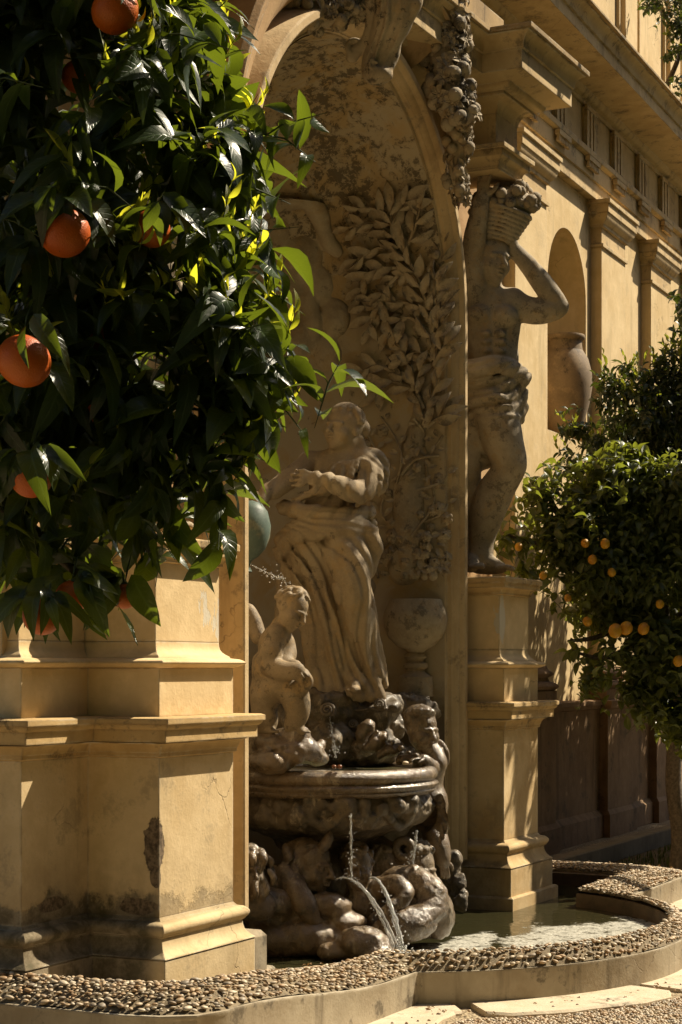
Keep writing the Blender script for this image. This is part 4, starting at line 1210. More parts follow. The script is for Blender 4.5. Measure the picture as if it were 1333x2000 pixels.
# ------------------------------------------------------------------ standing woman in the niche
def robed_woman():
    d0 = 10.36
    s = SDF((8.55, 4.0, 1.32), (9.95, 5.1, 3.08), 0.0075)
    Q = lambda px, py, dd=0.0: P(px, py, d0 + dd)
    fr = frame(D3(-0.25, -1, 0), UP)
    head(s, Q(672, 838, -0.02), D3(-0.62, -0.76, 0.10), D3(0.10, 0, 1), 0.252, 'cap', seed=2)
    for i in range(9):                                  # hair drawn back into a knot
        s.chain([Q(655 + i*3, 800 - i*0.5, -0.06 + 0.02*i), Q(685 + i*2, 806 + i*4, -0.03 + 0.02*i), Q(700, 835 + i*2, 0.02)], [0.016, 0.02, 0.016], 0.006, 3)
    s.ell(Q(704, 838, 0.04), (0.05, 0.06, 0.05), None, 0.01)
    s.chain([Q(700, 850, 0.0), Q(708, 880, 0.0), Q(712, 900, -0.04)], [0.022, 0.026, 0.014], 0.01)
    s.cap(Q(683, 868, 0.0), Q(682, 905, 0.0), 0.058, 0.066, 0.03)
    # torso
    s.ell(Q(657, 935, 0.0), (0.155, 0.11, 0.15), fr, 0.04)
    s.cap(Q(606, 905, 0.0), Q(708, 905, 0.02), 0.066, 0.07, 0.04)
    for px in (632, 676): s.ell(Q(px, 943, -0.10), (0.062, 0.055, 0.058), None, 0.03)
    s.ell(Q(645, 990, 0.0), (0.135, 0.11, 0.11), fr, 0.04)
    # dress folds across the chest
    for i in range(6):
        s.chain([Q(700 - i*9, 898 + i*2, -0.10), Q(690 - i*14, 930 + i*6, -0.145), Q(660 - i*18, 965 + i*2, -0.12)], [0.010, 0.014, 0.009], 0.012, 4)
    # her left arm: sleeve, forearm, open hand
    s.chain([Q(712, 905, 0.0), Q(722, 930, -0.05), Q(708, 958, -0.12)], [0.072, 0.074, 0.062], 0.02)
    for i in range(6):
        t = i/5
        s.chain([Q(700 - 4*t + 0, 897 + 10*t, -0.08), Q(722 + 2*t, 905 + 14*t, -0.11 - 0.01*t), Q(735 - 4*t, 930 + 14*t, -0.08), Q(742 - 8*t, 955 + 8*t, -0.02)], [0.010, 0.015, 0.015, 0.010], 0.008, 4)
    s.chain([Q(722, 893, 0.03), Q(738, 900, 0.04), Q(743, 925, 0.05), Q(740, 958, 0.05)], [0.05, 0.045, 0.045, 0.03], 0.02)
    s.torus(Q(740, 905, 0.0), D3(0.5, -0.6, 0.3), 0.030, 0.010, 0.006)
    s.chain([Q(702, 962, -0.14), Q(672, 953, -0.24), Q(636, 936, -0.31)], [0.058, 0.050, 0.034], 0.015)
    hand(s, Q(634, 935, -0.31), D3(-1, -0.15, 0.05), D3(-0.05, 0.9, -0.2), 0.185, 0.10, 1, 0.22)
    # her right arm reaching to the jug
    s.chain([Q(606, 905, 0.0), Q(575, 928, -0.10), Q(548, 948, -0.16)], [0.062, 0.050, 0.042], 0.02)
    s.chain([Q(548, 950, -0.16), Q(520, 965, -0.24), Q(497, 985, -0.32)], [0.042, 0.038, 0.030], 0.02)
    hand(s, Q(497, 985, -0.32), D3(-0.5, -0.4, -0.6), D3(-0.3, -0.3, 1), 0.15, 0.3, 1, 0.12)
    # overhang of the tunic
    s.chain([Q(552, 990, -0.05), Q(590, 1000, -0.15), Q(640, 1005, -0.17), Q(690, 1006, -0.13), Q(724, 1000, 0.0)], [0.035, 0.040, 0.040, 0.038, 0.03], 0.02)
    # skirt body and legs pressing through it
    for py, cx, w, dpt in ((1040, 640, 0.21, 0.17), (1090, 640, 0.225, 0.18), (1150, 642, 0.22, 0.18), (1210, 655, 0.205, 0.17), (1270, 668, 0.19, 0.16), (1325, 680, 0.175, 0.15)):
        s.ell(Q(cx, py, 0.02), (w, dpt, 0.13), fr, 0.05)
    s.chain([Q(672, 1055, -0.08), Q(684, 1110, -0.16), Q(690, 1165, -0.18)], [0.12, 0.108, 0.082], 0.03)
    s.chain([Q(690, 1165, -0.17), Q(704, 1230, -0.11), Q(712, 1300, -0.09), Q(704, 1335, -0.10)], [0.078, 0.074, 0.05, 0.045], 0.03)
    foot(s, Q(706, 1330, -0.12), D3(-0.45, -1, 0), 0.20, 1)
    s.chain([Q(610, 1060, -0.06), Q(612, 1150, -0.08), Q(625, 1250, -0.05), Q(632, 1330, -0.02)], [0.11, 0.09, 0.075, 0.06], 0.04)
    # rolled sash round the hips with its bulging end
    for k_, (oy, od, rr) in enumerate(((0, 0, 0.036), (11, -0.012, 0.034), (22, -0.010, 0.030))):
        s.chain([Q(548, 1058 + oy*1.4, -0.02 + od), Q(578, 1030 + oy, -0.14 + od), Q(635, 1020 + oy, -0.19 + od), Q(690, 1024 + oy, -0.17 + od), Q(726, 1036 + oy*1.5, -0.07 + od)], rr, 0.008, 6)
    s.chain([Q(700, 1024, -0.13), Q(722, 1040, -0.12), Q(729, 1070, -0.09), Q(722, 1105, -0.06), Q(706, 1135, -0.04)], [0.036, 0.044, 0.046, 0.042, 0.02], 0.010)
    s.chain([Q(715, 1028, -0.02), Q(727, 1020, 0.02), Q(728, 1040, 0.04)], 0.022, 0.01)
    # long folds
    rs = random.Random(2)
    folds = [((575, 1060), (560, 1150), (565, 1260), (590, 1345)), ((592, 1065), (585, 1160), (600, 1260), (622, 1345)),
             ((604, 1055), (615, 1150), (648, 1250), (668, 1345)), ((612, 1050), (632, 1140), (668, 1240), (700, 1322)),
             ((620, 1048), (648, 1130), (690, 1230), (738, 1320)), ((640, 1052), (662, 1140), (710, 1230), (748, 1330)),
             ((588, 1050), (600, 1130), (622, 1240), (640, 1345)), ((712, 1120), (724, 1190), (738, 1260), (752, 1335)),
             ((560, 1075), (548, 1170), (553, 1270), (570, 1340)), ((650, 1215), (672, 1265), (700, 1300), (735, 1335))]
    for i, f in enumerate(folds):
        dd = [-0.10, -0.165, -0.15, -0.13] if 1 < i < 6 else [-0.07, -0.12, -0.12, -0.10]
        s.chain([Q(p[0], p[1], dd[j] + 0.0006*abs(p[0]-640)) for j, p in enumerate(f)], [0.013, 0.024, 0.028, 0.024], 0.010, 6)
    gro = [((598, 1075), (606, 1170), (632, 1270), (655, 1345)), ((568, 1080), (572, 1170), (582, 1270), (606, 1345)), ((630, 1075), (652, 1165), (690, 1262), (716, 1318)), ((580, 1075), (592, 1160), (612, 1260), (632, 1345))]
    for f in gro: s.chain([Q(p[0], p[1], -0.19 + 0.0008*abs(p[0]-640)) for p in f], [0.012, 0.024, 0.028, 0.024], 0.012, 6, sub=True)
    s.cap(Q(655, 1060, -0.26), Q(662, 1110, -0.28), 0.03, 0.02, 0.03, sub=True)
    for i in range(9):                                  # hem
        px = 588 + i*19
        s.chain([Q(px - 5, 1300, -0.10), Q(px, 1345, -0.12), Q(px + 4, 1362, -0.13)], [0.018, 0.026, 0.03], 0.012, 3)
    c_ = Q(640, 1200)
    s.ridges((c_.x-0.6, c_.y-0.6, 1.40), (c_.x+0.6, c_.y+0.6, 2.30), VR*1.0 + VF*0.2 + UP*0.30, 34, 0.021, 1.0, 3, 0.08)
    s.ridges((c_.x-0.6, c_.y-0.6, 2.32), (c_.x+0.6, c_.y+0.6, 2.66), VR*1.0 - UP*0.45, 46, 0.014, 1.0, 5, 0.05)
    e_ = Q(728, 925); s.ridges((e_.x-0.12, e_.y-0.14, e_.z-0.14), (e_.x+0.16, e_.y+0.14, e_.z+0.12), VR*0.8 + UP*0.8, 44, 0.012, 0.6, 7, 0.05)
    e_ = Q(640, 1022); s.ridges((e_.x-0.5, e_.y-0.5, e_.z-0.09), (e_.x+0.5, e_.y+0.5, e_.z+0.07), UP*1.0 + VR*0.12, 90, 0.012, 1.0, 9, 0.03)
    s.rough(0.0018, 30, 6)
    t = thing('statue', 'robed statue with cropped head and outstretched hand standing in the fountain niche', 'statue', Q(668, 1355, 0.02))
    s.build('figure', M['stone_pale'], t)
robed_woman()

# bronze jug held out to the left
M['verdigris'] = stone('verdigris_bronze', (0.13, 0.17, 0.135), (0.085, 0.12, 0.10), darkamt=0.3, rough=0.5, warm=(0.30, 0.27, 0.17), warmamt=0.5, bump=0.15)
jp = P(485, 1040, 9.72)
v, f = lathe([(0.0, -0.165), (0.05, -0.155), (0.085, -0.12), (0.112, -0.05), (0.115, 0.01), (0.10, 0.07), (0.07, 0.115), (0.04, 0.14), (0.034, 0.17), (0.05, 0.195), (0.044, 0.20), (0.0, 0.19)], 28)
jt = thing('jug', 'green bronze jug tipped out beside the arch edge, pouring a thin stream', 'jug', jp)
o = link('body', mesh_from([Matrix.Rotation(R(188), 3, VF) @ Vector(q) for q in v], f, 'body', 60), jt, None, M['verdigris'])
mb = MB().tube(catmull([Vector((-0.05, 0, 0.02)) , Vector((-0.15, 0, 0.02)), Vector((-0.16, 0, -0.1)), Vector((-0.06, 0, -0.16))], 6), 0.012, 6)
link('handle', mesh_from([Matrix.Rotation(-TH, 3, 'Z') @ q for q in mb.v], mb.f, 'handle', 60), jt, None, M['verdigris'])

# ------------------------------------------------------------------ kneeling child on the rock in the basin
def kneeling_child():
    d0 = 9.50
    Q = lambda px, py, dd=0.0: P(px, py, d0 + dd)
    lo = Q(545, 1300); s = SDF((lo.x-0.36, lo.y-0.36, 1.19), (lo.x+0.36, lo.y+0.36, 2.0), 0.0058)
    head(s, Q(571, 1190, -0.02), D3(0.72, -0.50, -0.48), D3(0.35, 0.0, 0.94), 0.196, 'curly', seed=4, chub=1)
    s.cap(Q(551, 1222, 0.0), Q(545, 1240, 0.0), 0.052, 0.06, 0.02)
    s.ell(Q(535, 1262, 0.0), (0.076, 0.075, 0.092), None, 0.03)
    s.ell(Q(532, 1310, 0.0), (0.086, 0.088, 0.088), None, 0.04)
    s.ell(Q(548, 1345, -0.01), (0.102, 0.10, 0.076), None, 0.03)
    s.ell(Q(556, 1322, -0.06), (0.075, 0.06, 0.055), None, 0.02)
    s.chain([Q(541, 1238, -0.05), Q(530, 1272, -0.08), Q(527, 1298, -0.08)], [0.050, 0.050, 0.044], 0.014)
    s.chain([Q(527, 1300, -0.08), Q(556, 1311, -0.13), Q(583, 1309, -0.15)], [0.046, 0.046, 0.034], 0.014)
    hand(s, Q(583, 1309, -0.15), D3(0.9, -0.1, -0.35), D3(-0.2, 0.2, -1), 0.085, 0.35, -1, 0.1, r=0.07)
    s.chain([Q(556, 1248, 0.02), Q(563, 1275, 0.0), Q(558, 1296, -0.06)], [0.042, 0.042, 0.034], 0.012)
    s.chain([Q(558, 1296, -0.06), Q(578, 1300, -0.08)], [0.034, 0.03], 0.012)
    s.ell(Q(594, 1326, -0.12), (0.032, 0.04, 0.052), None, 0.015)
    s.chain([Q(584, 1318, -0.14), Q(600, 1330, -0.13), Q(594, 1348, -0.10)], [0.03, 0.03, 0.02], 0.01)
    s.ell(Q(600, 1332, -0.16), (0.016, 0.02, 0.03), None, 0.01, sub=True)
    # standing leg in front, bent leg behind
    s.chain([Q(572, 1352, -0.06), Q(580, 1372, -0.06), Q(582, 1392, -0.05), Q(572, 1422, -0.04)], [0.068, 0.058, 0.052, 0.037], 0.02)
    foot(s, Q(574, 1424, -0.04) + UP*0.012, D3(0.8, -0.5, 0), 0.115, 1)
    s.chain([Q(520, 1352, 0.0), Q(516, 1385, 0.0), Q(522, 1408, 0.0), Q(518, 1425, 0.02)], [0.075, 0.056, 0.048, 0.036], 0.02)
    foot(s, Q(520, 1424, 0.0) + UP*0.012, D3(0.6, -0.7, 0), 0.11, 1)
    s.chain([Q(506, 1245, 0.06), Q(497, 1215, 0.08), Q(486, 1190, 0.10)], [0.036, 0.034, 0.03], 0.015)
    s.cap(Q(506, 1290, 0.02), Q(512, 1345, 0.02), 0.03, 0.045, 0.04)
    s.rough(0.0016, 40, 2)
    t = thing('statue', 'plump stone child with curly hair crouching on a wet rock in the basin', 'statue', Q(550, 1430))
    s.build('figure', M['stone_damp'], t)
kneeling_child()

# ------------------------------------------------------------------ basin
BC = Vector((8.95, 4.45, 0))
def basin():
    t = thing('fountain_basin', 'wide wet stone basin with moulded rim and carved bowl, filled with water', 'fountain basin', (BC.x, BC.y, 0.7))
    pr_ = [(0.50, 0.985), (0.525, 1.03), (0.545, 1.043), (0.572, 1.040), (0.593, 1.025), (0.603, 1.005), (0.598, 0.985), (0.585, 0.975), (0.583, 0.970), (0.596, 0.966), (0.604, 0.955), (0.600, 0.942), (0.590, 0.936), (0.588, 0.931), (0.592, 0.925), (0.588, 0.915), (0.572, 0.905), (0.55, 0.90), (0.50, 0.90)]
    v, f = lathe(pr_, 96)
    v = [Vector((q[0]*(1+0.006*mnoise.noise(Vector((q[0]*5, q[1]*5, q[2]*9)))) + BC.x, q[1] + BC.y, q[2] + 0.004*mnoise.noise(Vector((q[0]*7, q[1]*7, 2))))) for q in v]
    part('rim', v, f, M['wet'], t, smooth=50)
    s = SDF((BC.x-0.68, BC.y-0.70, 0.58), (BC.x+0.68, BC.y+0.45, 0.94), 0.0075)
    X = s.ax[0][:, None, None] - BC.x; Y = s.ax[1][None, :, None] - BC.y; Z = s.ax[2][None, None, :]
    rad = np.sqrt(X*X + Y*Y)
    prof_r = np.interp(s.ax[2], [0.58, 0.66, 0.70, 0.74, 0.79, 0.84, 0.88, 0.905, 0.94], [0.20, 0.26, 0.36, 0.47, 0.535, 0.555, 0.545, 0.53, 0.52])
    s.f = np.minimum(s.f, ((rad - prof_r[None, None, :]) * 0.75).astype(np.float32))
    ang0 = math.atan2(-CT*0.437 - 0, -1)
    def B(px, py, out=0.0):             # point of the bowl seen at px, py
        o = Vector((0, 0, EYE)); d = (P(px, py, 1.0) - o)
        best = None
        for i in range(400):
            q = o + d*(8.9 + i*0.004)
            rr = math.hypot(q.x-BC.x, q.y-BC.y)
            if rr < np.interp(q.z, s.ax[2], prof_r): best = q; break
        if best is None: best = o + d*9.45
        n = Vector((best.x-BC.x, best.y-BC.y, 0)).normalized()
        return best + n*out, n
    rs = random.Random(3)
    for px, py, r_, kind in ((678, 1573, 0.045, 'shell'), (745, 1580, 0.036, 'shell'), (583, 1588, 0.05, 'leaf'), (800, 1562, 0.04, 'shell'), (520, 1590, 0.045, 'leaf'), (640, 1580, 0.035, 'lump'), (715, 1572, 0.03, 'lump'), (770, 1575, 0.035, 'lump'), (545, 1578, 0.035, 'lump'), (610, 1570, 0.035, 'lump')):
        q, n = B(px, py)
        if kind == 'shell':
            s.torus(q + n*0.012, n, r_*0.75, r_*0.3, 0.008); s.ell(q + n*0.02, r_*0.35, None, 0.008); s.ell(q, (r_, r_, r_*0.8), None, 0.02)
            s.torus(q + n*0.018, n, r_*0.4, r_*0.12, 0.004)
        elif kind == 'leaf':
            for k in range(5):
                a = (k-2)*0.45; e = UP*-math.cos(a) + n.cross(UP)*math.sin(a)
                s.chain([q + UP*0.03, q + e*r_*0.7 + n*0.02, q + e*r_*1.6], [0.018, 0.024, 0.008], 0.006, 4)
        else:
            for k in range(5): s.ell(q + n*0.008 + VR*rs.uniform(-.03, .03) + UP*rs.uniform(-.025, .025), rs.uniform(0.016, 0.03), None, 0.012)
    # swags
    for x0_, x1_ in ((520, 583), (583, 678), (678, 745), (745, 812)):
        pts = []
        for k in range(7):
            u = k/6; q, n = B(x0_ + (x1_-x0_)*u, 1578 + 30*math.sin(PI*u)); pts.append(q + n*0.006)
        s.chain(pts, [0.016, 0.022, 0.028, 0.03, 0.028, 0.022, 0.016], 0.012, 2)
    s.rough(0.016, 17, 8); s.rough(0.006, 44, 9)
    s.build('carved_bowl', M['wetdark'], t)
    v = [(BC.x + 0.53*math.cos(a), BC.y + 0.53*math.sin(a), 1.015) for a in [i/64*2*PI for i in range(64)]]
    t_ = NT('basin_water')
    f1 = t_.noise(7, 9, 0.7, dist=0.6)
    a_ = t_.near((9.2, 4.62, 1.0), (0.42, 0.26, 1)); e_ = t_.math('ADD', a_, t_.math('MULTIPLY', t_.math('SUBTRACT', f1, 0.5), 3.0))
    fm = t_.ramp(e_, 0.75, 0.95, 0.9, 0)
    col = t_.mix(fm, (0.10, 0.09, 0.045), (0.62, 0.58, 0.48))
    M['bwater'] = t_.done(col, t_.math('MAXIMUM', t_.math('MULTIPLY', fm, 0.5), 0.07), t_.bump(t_.noise(26, 4, 0.6), 0.5, 0.02), 0.5)
    part('water', v, [tuple(range(64))], M['bwater'], t, smooth=None)
    # lion mask spout at the right of the bowl
    ms = SDF((9.2, 3.85, 0.60), (9.75, 4.55, 1.0), 0.006)
    Q = lambda px, py, dd=0.0: P(px, py, 9.95 + dd)
    F = head(ms, Q(820, 1592, 0.0), D3(0.35, -0.9, -0.2), UP, 0.17, None, mouth=0.08)
    rs = random.Random(6)
    for i in range(44):
        a = rs.uniform(0, 2*PI); rr = rs.uniform(0.075, 0.10)
        o_ = VR*math.cos(a)*rr + UP*math.sin(a)*rr*1.1
        if o_.z < -0.08: continue
        b_ = Q(824, 1588, 0.03) + o_
        ms.chain([b_, b_ + o_*0.35 + UP*-0.02 + VF*-0.02, b_ + o_*0.5 + UP*-0.06], [0.016, 0.018, 0.006], 0.005, 3)
    ms.rough(0.003, 50, 3)
    ms.ell(Q(826, 1590, 0.05), (0.09, 0.07, 0.10), None, 0.02)
    ms.build('lion_mask', M['wet'], t)
    return t
basin()

def ray_pt(px, py, dep): return P(px, py, dep)
def rockgrp(name, label, cat, blobs, mat, h=0.009, rough=((0.012, 12, 1), (0.004, 40, 2)), pad=0.05, ridged=False, k=0.05, cuts=()):
    """boulders: blobs = (px, py, depth, radius right, radius deep, radius up, tilt)"""
    pts = [P(b[0], b[1], b[2]) for b in blobs]
    rm = [max(b[3:6]) + pad for b in blobs]
    lo = [min(p[i] - r_ for p, r_ in zip(pts, rm)) for i in range(3)]; hi = [max(p[i] + r_ for p, r_ in zip(pts, rm)) for i in range(3)]
    s = SDF(lo, hi, h)
    for p, b in zip(pts, blobs):
        F = frame(VF, UP)
        Rm = Matrix.Rotation(R(b[6]), 3, VF) @ F
        s.ell(p, (b[3], b[4], b[5]), Rm, k)
    for c in cuts: s.chain([P(*q) for q in c[0]], c[1], 0.02, 5, sub=True)
    s.rough(0.010, 11, 77, True)
    for a, fq, sd in rough: s.rough(a, fq, sd, ridged)
    cx = sum((p for p in pts), Vector((0, 0, 0))) / len(pts)
    o = s.build(name, mat, None, (cx.x, cx.y, lo[2] + pad))
    return tag(o, label, cat)
# rock the child stands on
rockgrp('rock', 'wet glistening rock in the basin under the crouching child', 'rock',
    [(575, 1465, 9.52, 0.15, 0.14, 0.075, 8), (540, 1450, 9.55, 0.12, 0.14, 0.06, 0), (615, 1480, 9.55, 0.085, 0.10, 0.055, 20), (520, 1490, 9.42, 0.10, 0.10, 0.045, 5), (500, 1465, 9.6, 0.10, 0.1, 0.07, 0), (580, 1435, 9.5, 0.06, 0.07, 0.03, 0), (628, 1460, 9.6, 0.03, 0.04, 0.04, 0)],
    M['wet'], 0.007, ((0.012, 16, 4), (0.004, 50, 5)), k=0.025, cuts=(([(530, 1470, 9.38), (560, 1462, 9.36), (585, 1468, 9.36)], 0.02), ([(540, 1492, 9.36), (590, 1490, 9.36)], 0.015)))
# rough tuff behind the basin under the woman's feet
rockgrp('tuff_rockery', 'brown shell crusted rockery behind the basin beneath the robed statue', 'rockery',
    [(700, 1380, 10.45, 0.22, 0.2, 0.10, 5), (745, 1415, 10.7, 0.15, 0.15, 0.08, 0), (640, 1390, 10.3, 0.2, 0.2, 0.12, 0), (812, 1388, 11.05, 0.16, 0.12, 0.075, 0), (640, 1440, 10.25, 0.2, 0.2, 0.12, 0), (700, 1460, 10.4, 0.2, 0.15, 0.12, 0), (790, 1490, 11.0, 0.2, 0.12, 0.12, 0), (560, 1400, 10.3, 0.2, 0.2, 0.15, 0), (760, 1540, 10.9, 0.22, 0.12, 0.3, 0), (520, 1350, 10.2, 0.15, 0.15, 0.15, 0), 
     (670, 1372, 10.18, 0.07, 0.05, 0.035, 10), (725, 1385, 10.2, 0.10, 0.06, 0.03, -6), (765, 1378, 10.28, 0.06, 0.05, 0.03, 0)],
    M['wetdark'], 0.009, ((0.026, 11, 11), (0.014, 30, 12), (0.005, 60, 13)), k=0.03)
# shells studding the rockery
rs = random.Random(61)
for (px, py, dp, r_, lab) in ((640, 1388, 10.08, 0.040, 'largest coiled stone shell on the rockery with water dripping from it'), (742, 1376, 10.2, 0.032, 'coiled stone shell on the rockery just right of the robed statue foot'), (690, 1415, 10.2, 0.026, 'small coiled stone shell low on the rockery above the basin water')):
    q = P(px, py, dp); mb = MB(); n_ = (D3(rs.uniform(-.5, .3), -1, 0.4)).normalized(); o1 = n_.orthogonal().normalized(); o2 = n_.cross(o1)
    mb.tube([q + (o1*math.cos(i*0.55) + o2*math.sin(i*0.55))*r_*(1 - i/30) + n_*0.02*i/24 for i in range(25)], [r_*0.34*(1 - i/34) for i in range(25)], 7)
    o = mb.build('shell', M['wetdark'], None, q, 60); tag(o, lab, 'shell', 'stone shells on the rockery')
# jagged crest beside the child with wings
rockgrp('sea_monster', 'jagged stone sea monster crest lying along the back rim of the basin', 'carving',
    [(715, 1428, 10.15, 0.075, 0.06, 0.045, -50), (735, 1450, 10.1, 0.08, 0.06, 0.045, -40), (765, 1465, 10.08, 0.08, 0.06, 0.035, -25), (800, 1480, 10.05, 0.07, 0.05, 0.03, -15), (705, 1460, 10.2, 0.08, 0.07, 0.06, 0),
     (722, 1415, 10.12, 0.022, 0.03, 0.018, 0), (738, 1428, 10.08, 0.02, 0.03, 0.018, 0), (752, 1440, 10.05, 0.018, 0.03, 0.016, 0), (768, 1450, 10.03, 0.02, 0.03, 0.016, 0), (785, 1460, 10.0, 0.018, 0.03, 0.016, 0), (800, 1468, 10.0, 0.018, 0.03, 0.016, 0), (815, 1475, 9.98, 0.016, 0.03, 0.014, 0)],
    M['wet'], 0.006, ((0.010, 28, 21), (0.004, 60, 22)), k=0.015)

# ------------------------------------------------------------------ winged child at the right of the basin
def winged_child():
    d0 = 10.12
    Q = lambda px, py, dd=0.0: P(px, py, d0 + dd)
    c = Q(830, 1520); s = SDF((c.x-0.32, c.y-0.32, 0.40), (c.x+0.32, c.y+0.34, 1.40), 0.0062)
    head(s, Q(823, 1424, 0.0), D3(0.62, -0.75, -0.18), D3(0.05, 0, 1), 0.225, 'cap', seed=8, chub=1)
    for i in range(18):
        a = i*0.7; s.ell(Q(812 + 12*math.cos(a) + i*1.2, 1396 + 8*math.sin(a), -0.05 + 0.1*math.sin(a)), (0.03, 0.026, 0.02), None, 0.008)
    s.cap(Q(828, 1455, 0.0), Q(834, 1472, 0.0), 0.05, 0.055, 0.02)
    s.ell(Q(838, 1500, 0.05), (0.085, 0.09, 0.12), None, 0.03)
    s.chain([Q(846, 1468, -0.02), Q(857, 1490, -0.05), Q(850, 1510, -0.06)], [0.046, 0.044, 0.038], 0.012)
    s.chain([Q(850, 1508, -0.06), Q(838, 1494, -0.13), Q(828, 1484, -0.18)], [0.038, 0.036, 0.028], 0.012)
    hand(s, Q(828, 1484, -0.18), D3(-0.75, -0.35, 0.1), D3(0, -0.1, -1), 0.10, 0.3, 1, 0.12, r=0.065)
    s.ell(Q(858, 1470, 0.05), (0.055, 0.016, 0.085), Matrix.Rotation(R(-25), 3, VF) @ frame(VF, UP), 0.008)
    for k in range(4): s.chain([Q(848 + k*5, 1455 + 3*k, 0.03), Q(856 + k*4, 1478, 0.03), Q(862 + k*3, 1500 - 5*k, 0.03)], 0.010, 0.004, 3)
    s.ell(Q(840, 1570, 0.05), (0.10, 0.10, 0.14), None, 0.04)
    s.chain([Q(845, 1620, 0.05), Q(858, 1650, 0.0), Q(866, 1680, -0.02)], [0.06, 0.052, 0.036], 0.02)
    hand(s, Q(866, 1680, -0.02), D3(0.15, -0.1, -1), D3(-0.1, 1, 0), 0.12, 0.3, 1, 0.1, r=0.06)
    s.rough(0.002, 40, 3)
    t = thing('statue', 'winged stone child with wavy hair leaning over the right end of the basin', 'statue', Q(838, 1690, 0.05))
    s.build('figure', M['wet'], t)
winged_child()

# ------------------------------------------------------------------ figures below the basin
def faun():
    d0 = 9.56
    Q = lambda px, py, dd=0.0: P(px, py, d0 + dd)
    c = Q(590, 1720); s = SDF((c.x-0.36, c.y-0.36, 0.12), (c.x+0.34, c.y+0.34, 0.86), 0.0058)
    F = head(s, Q(606, 1690, 0.0), D3(0.86, -0.48, -0.12), D3(-0.05, 0.05, 1), 0.275, None, seed=5)
    for i in range(16):
        s.chain([Q(560 + i*5, 1655 - 7*math.sin(i*0.4), -0.05 + 0.012*i), Q(566 + i*4, 1678, -0.09 + 0.012*i), Q(560 + i*3, 1702, -0.06)], [0.022, 0.024, 0.012], 0.008, 3)
    s.chain([Q(632, 1655, -0.06), Q(642, 1636, -0.07), Q(646, 1622, -0.06)], [0.028, 0.022, 0.006], 0.008)
    s.cap(Q(585, 1715, 0.0), Q(560, 1740, 0.0), 0.09, 0.10, 0.03)
    s.ell(Q(540, 1730, 0.06), (0.13, 0.12, 0.11), None, 0.03)
    s.chain([Q(562, 1705, -0.08), Q(578, 1740, -0.14), Q(597, 1770, -0.17), Q(610, 1792, -0.18)], [0.056, 0.060, 0.050, 0.036], 0.014)
    hand(s, Q(610, 1790, -0.18), D3(0.15, -0.1, -1), D3(-0.3, 1, 0), 0.165, 0.18, 1, 0.08, r=0.058)
    for i in range(14): s.chain([Q(563 + i*3.4, 1708 - i*2, -0.12), Q(560 + i*4, 1690 - i*2.4, -0.10), Q(566 + i*4.6, 1665 - i*1.2, -0.07)], 0.006, 0.008, 3, sub=True)
    s.rough(0.004, 30, 3); s.rough(0.002, 60, 5)
    t = thing('statue', 'stone faun with pointed ear in profile, its bare arm hanging over wet rocks', 'statue', Q(590, 1830))
    s.build('figure', M['wet'], t)
faun()
def spouting_child():
    d0 = 9.66
    Q = lambda px, py, dd=0.0: P(px, py, d0 + dd)
    c = Q(705, 1740); s = SDF((c.x-0.30, c.y-0.34, 0.14), (c.x+0.32, c.y+0.32, 0.80), 0.0058)
    head(s, Q(698, 1692, 0.0), D3(0.12, -1, -0.14), UP, 0.215, 'curly', seed=12, chub=1, mouth=0.06)
    s.cap(Q(700, 1722, 0.03), Q(705, 1745, 0.04), 0.06, 0.075, 0.02)
    s.ell(Q(715, 1765, 0.08), (0.14, 0.11, 0.10), None, 0.03)
    s.chain([Q(740, 1735, 0.02), Q(772, 1728, -0.05), Q(792, 1745, -0.10), Q(780, 1766, -0.13), Q(765, 1770, -0.15)], [0.055, 0.050, 0.045, 0.040, 0.032], 0.012)
    hand(s, Q(764, 1768, -0.15), D3(-0.25, -0.1, -1), D3(0, 1, 0), 0.13, 0.12, -1, 0.06, r=0.06)
    s.rough(0.0035, 30, 3); s.rough(0.002, 60, 6)
    t = thing('statue', 'small stone face under the basin spouting a jet of water from its mouth', 'statue', Q(705, 1800))
    s.build('figure', M['wet'], t)
spouting_child()
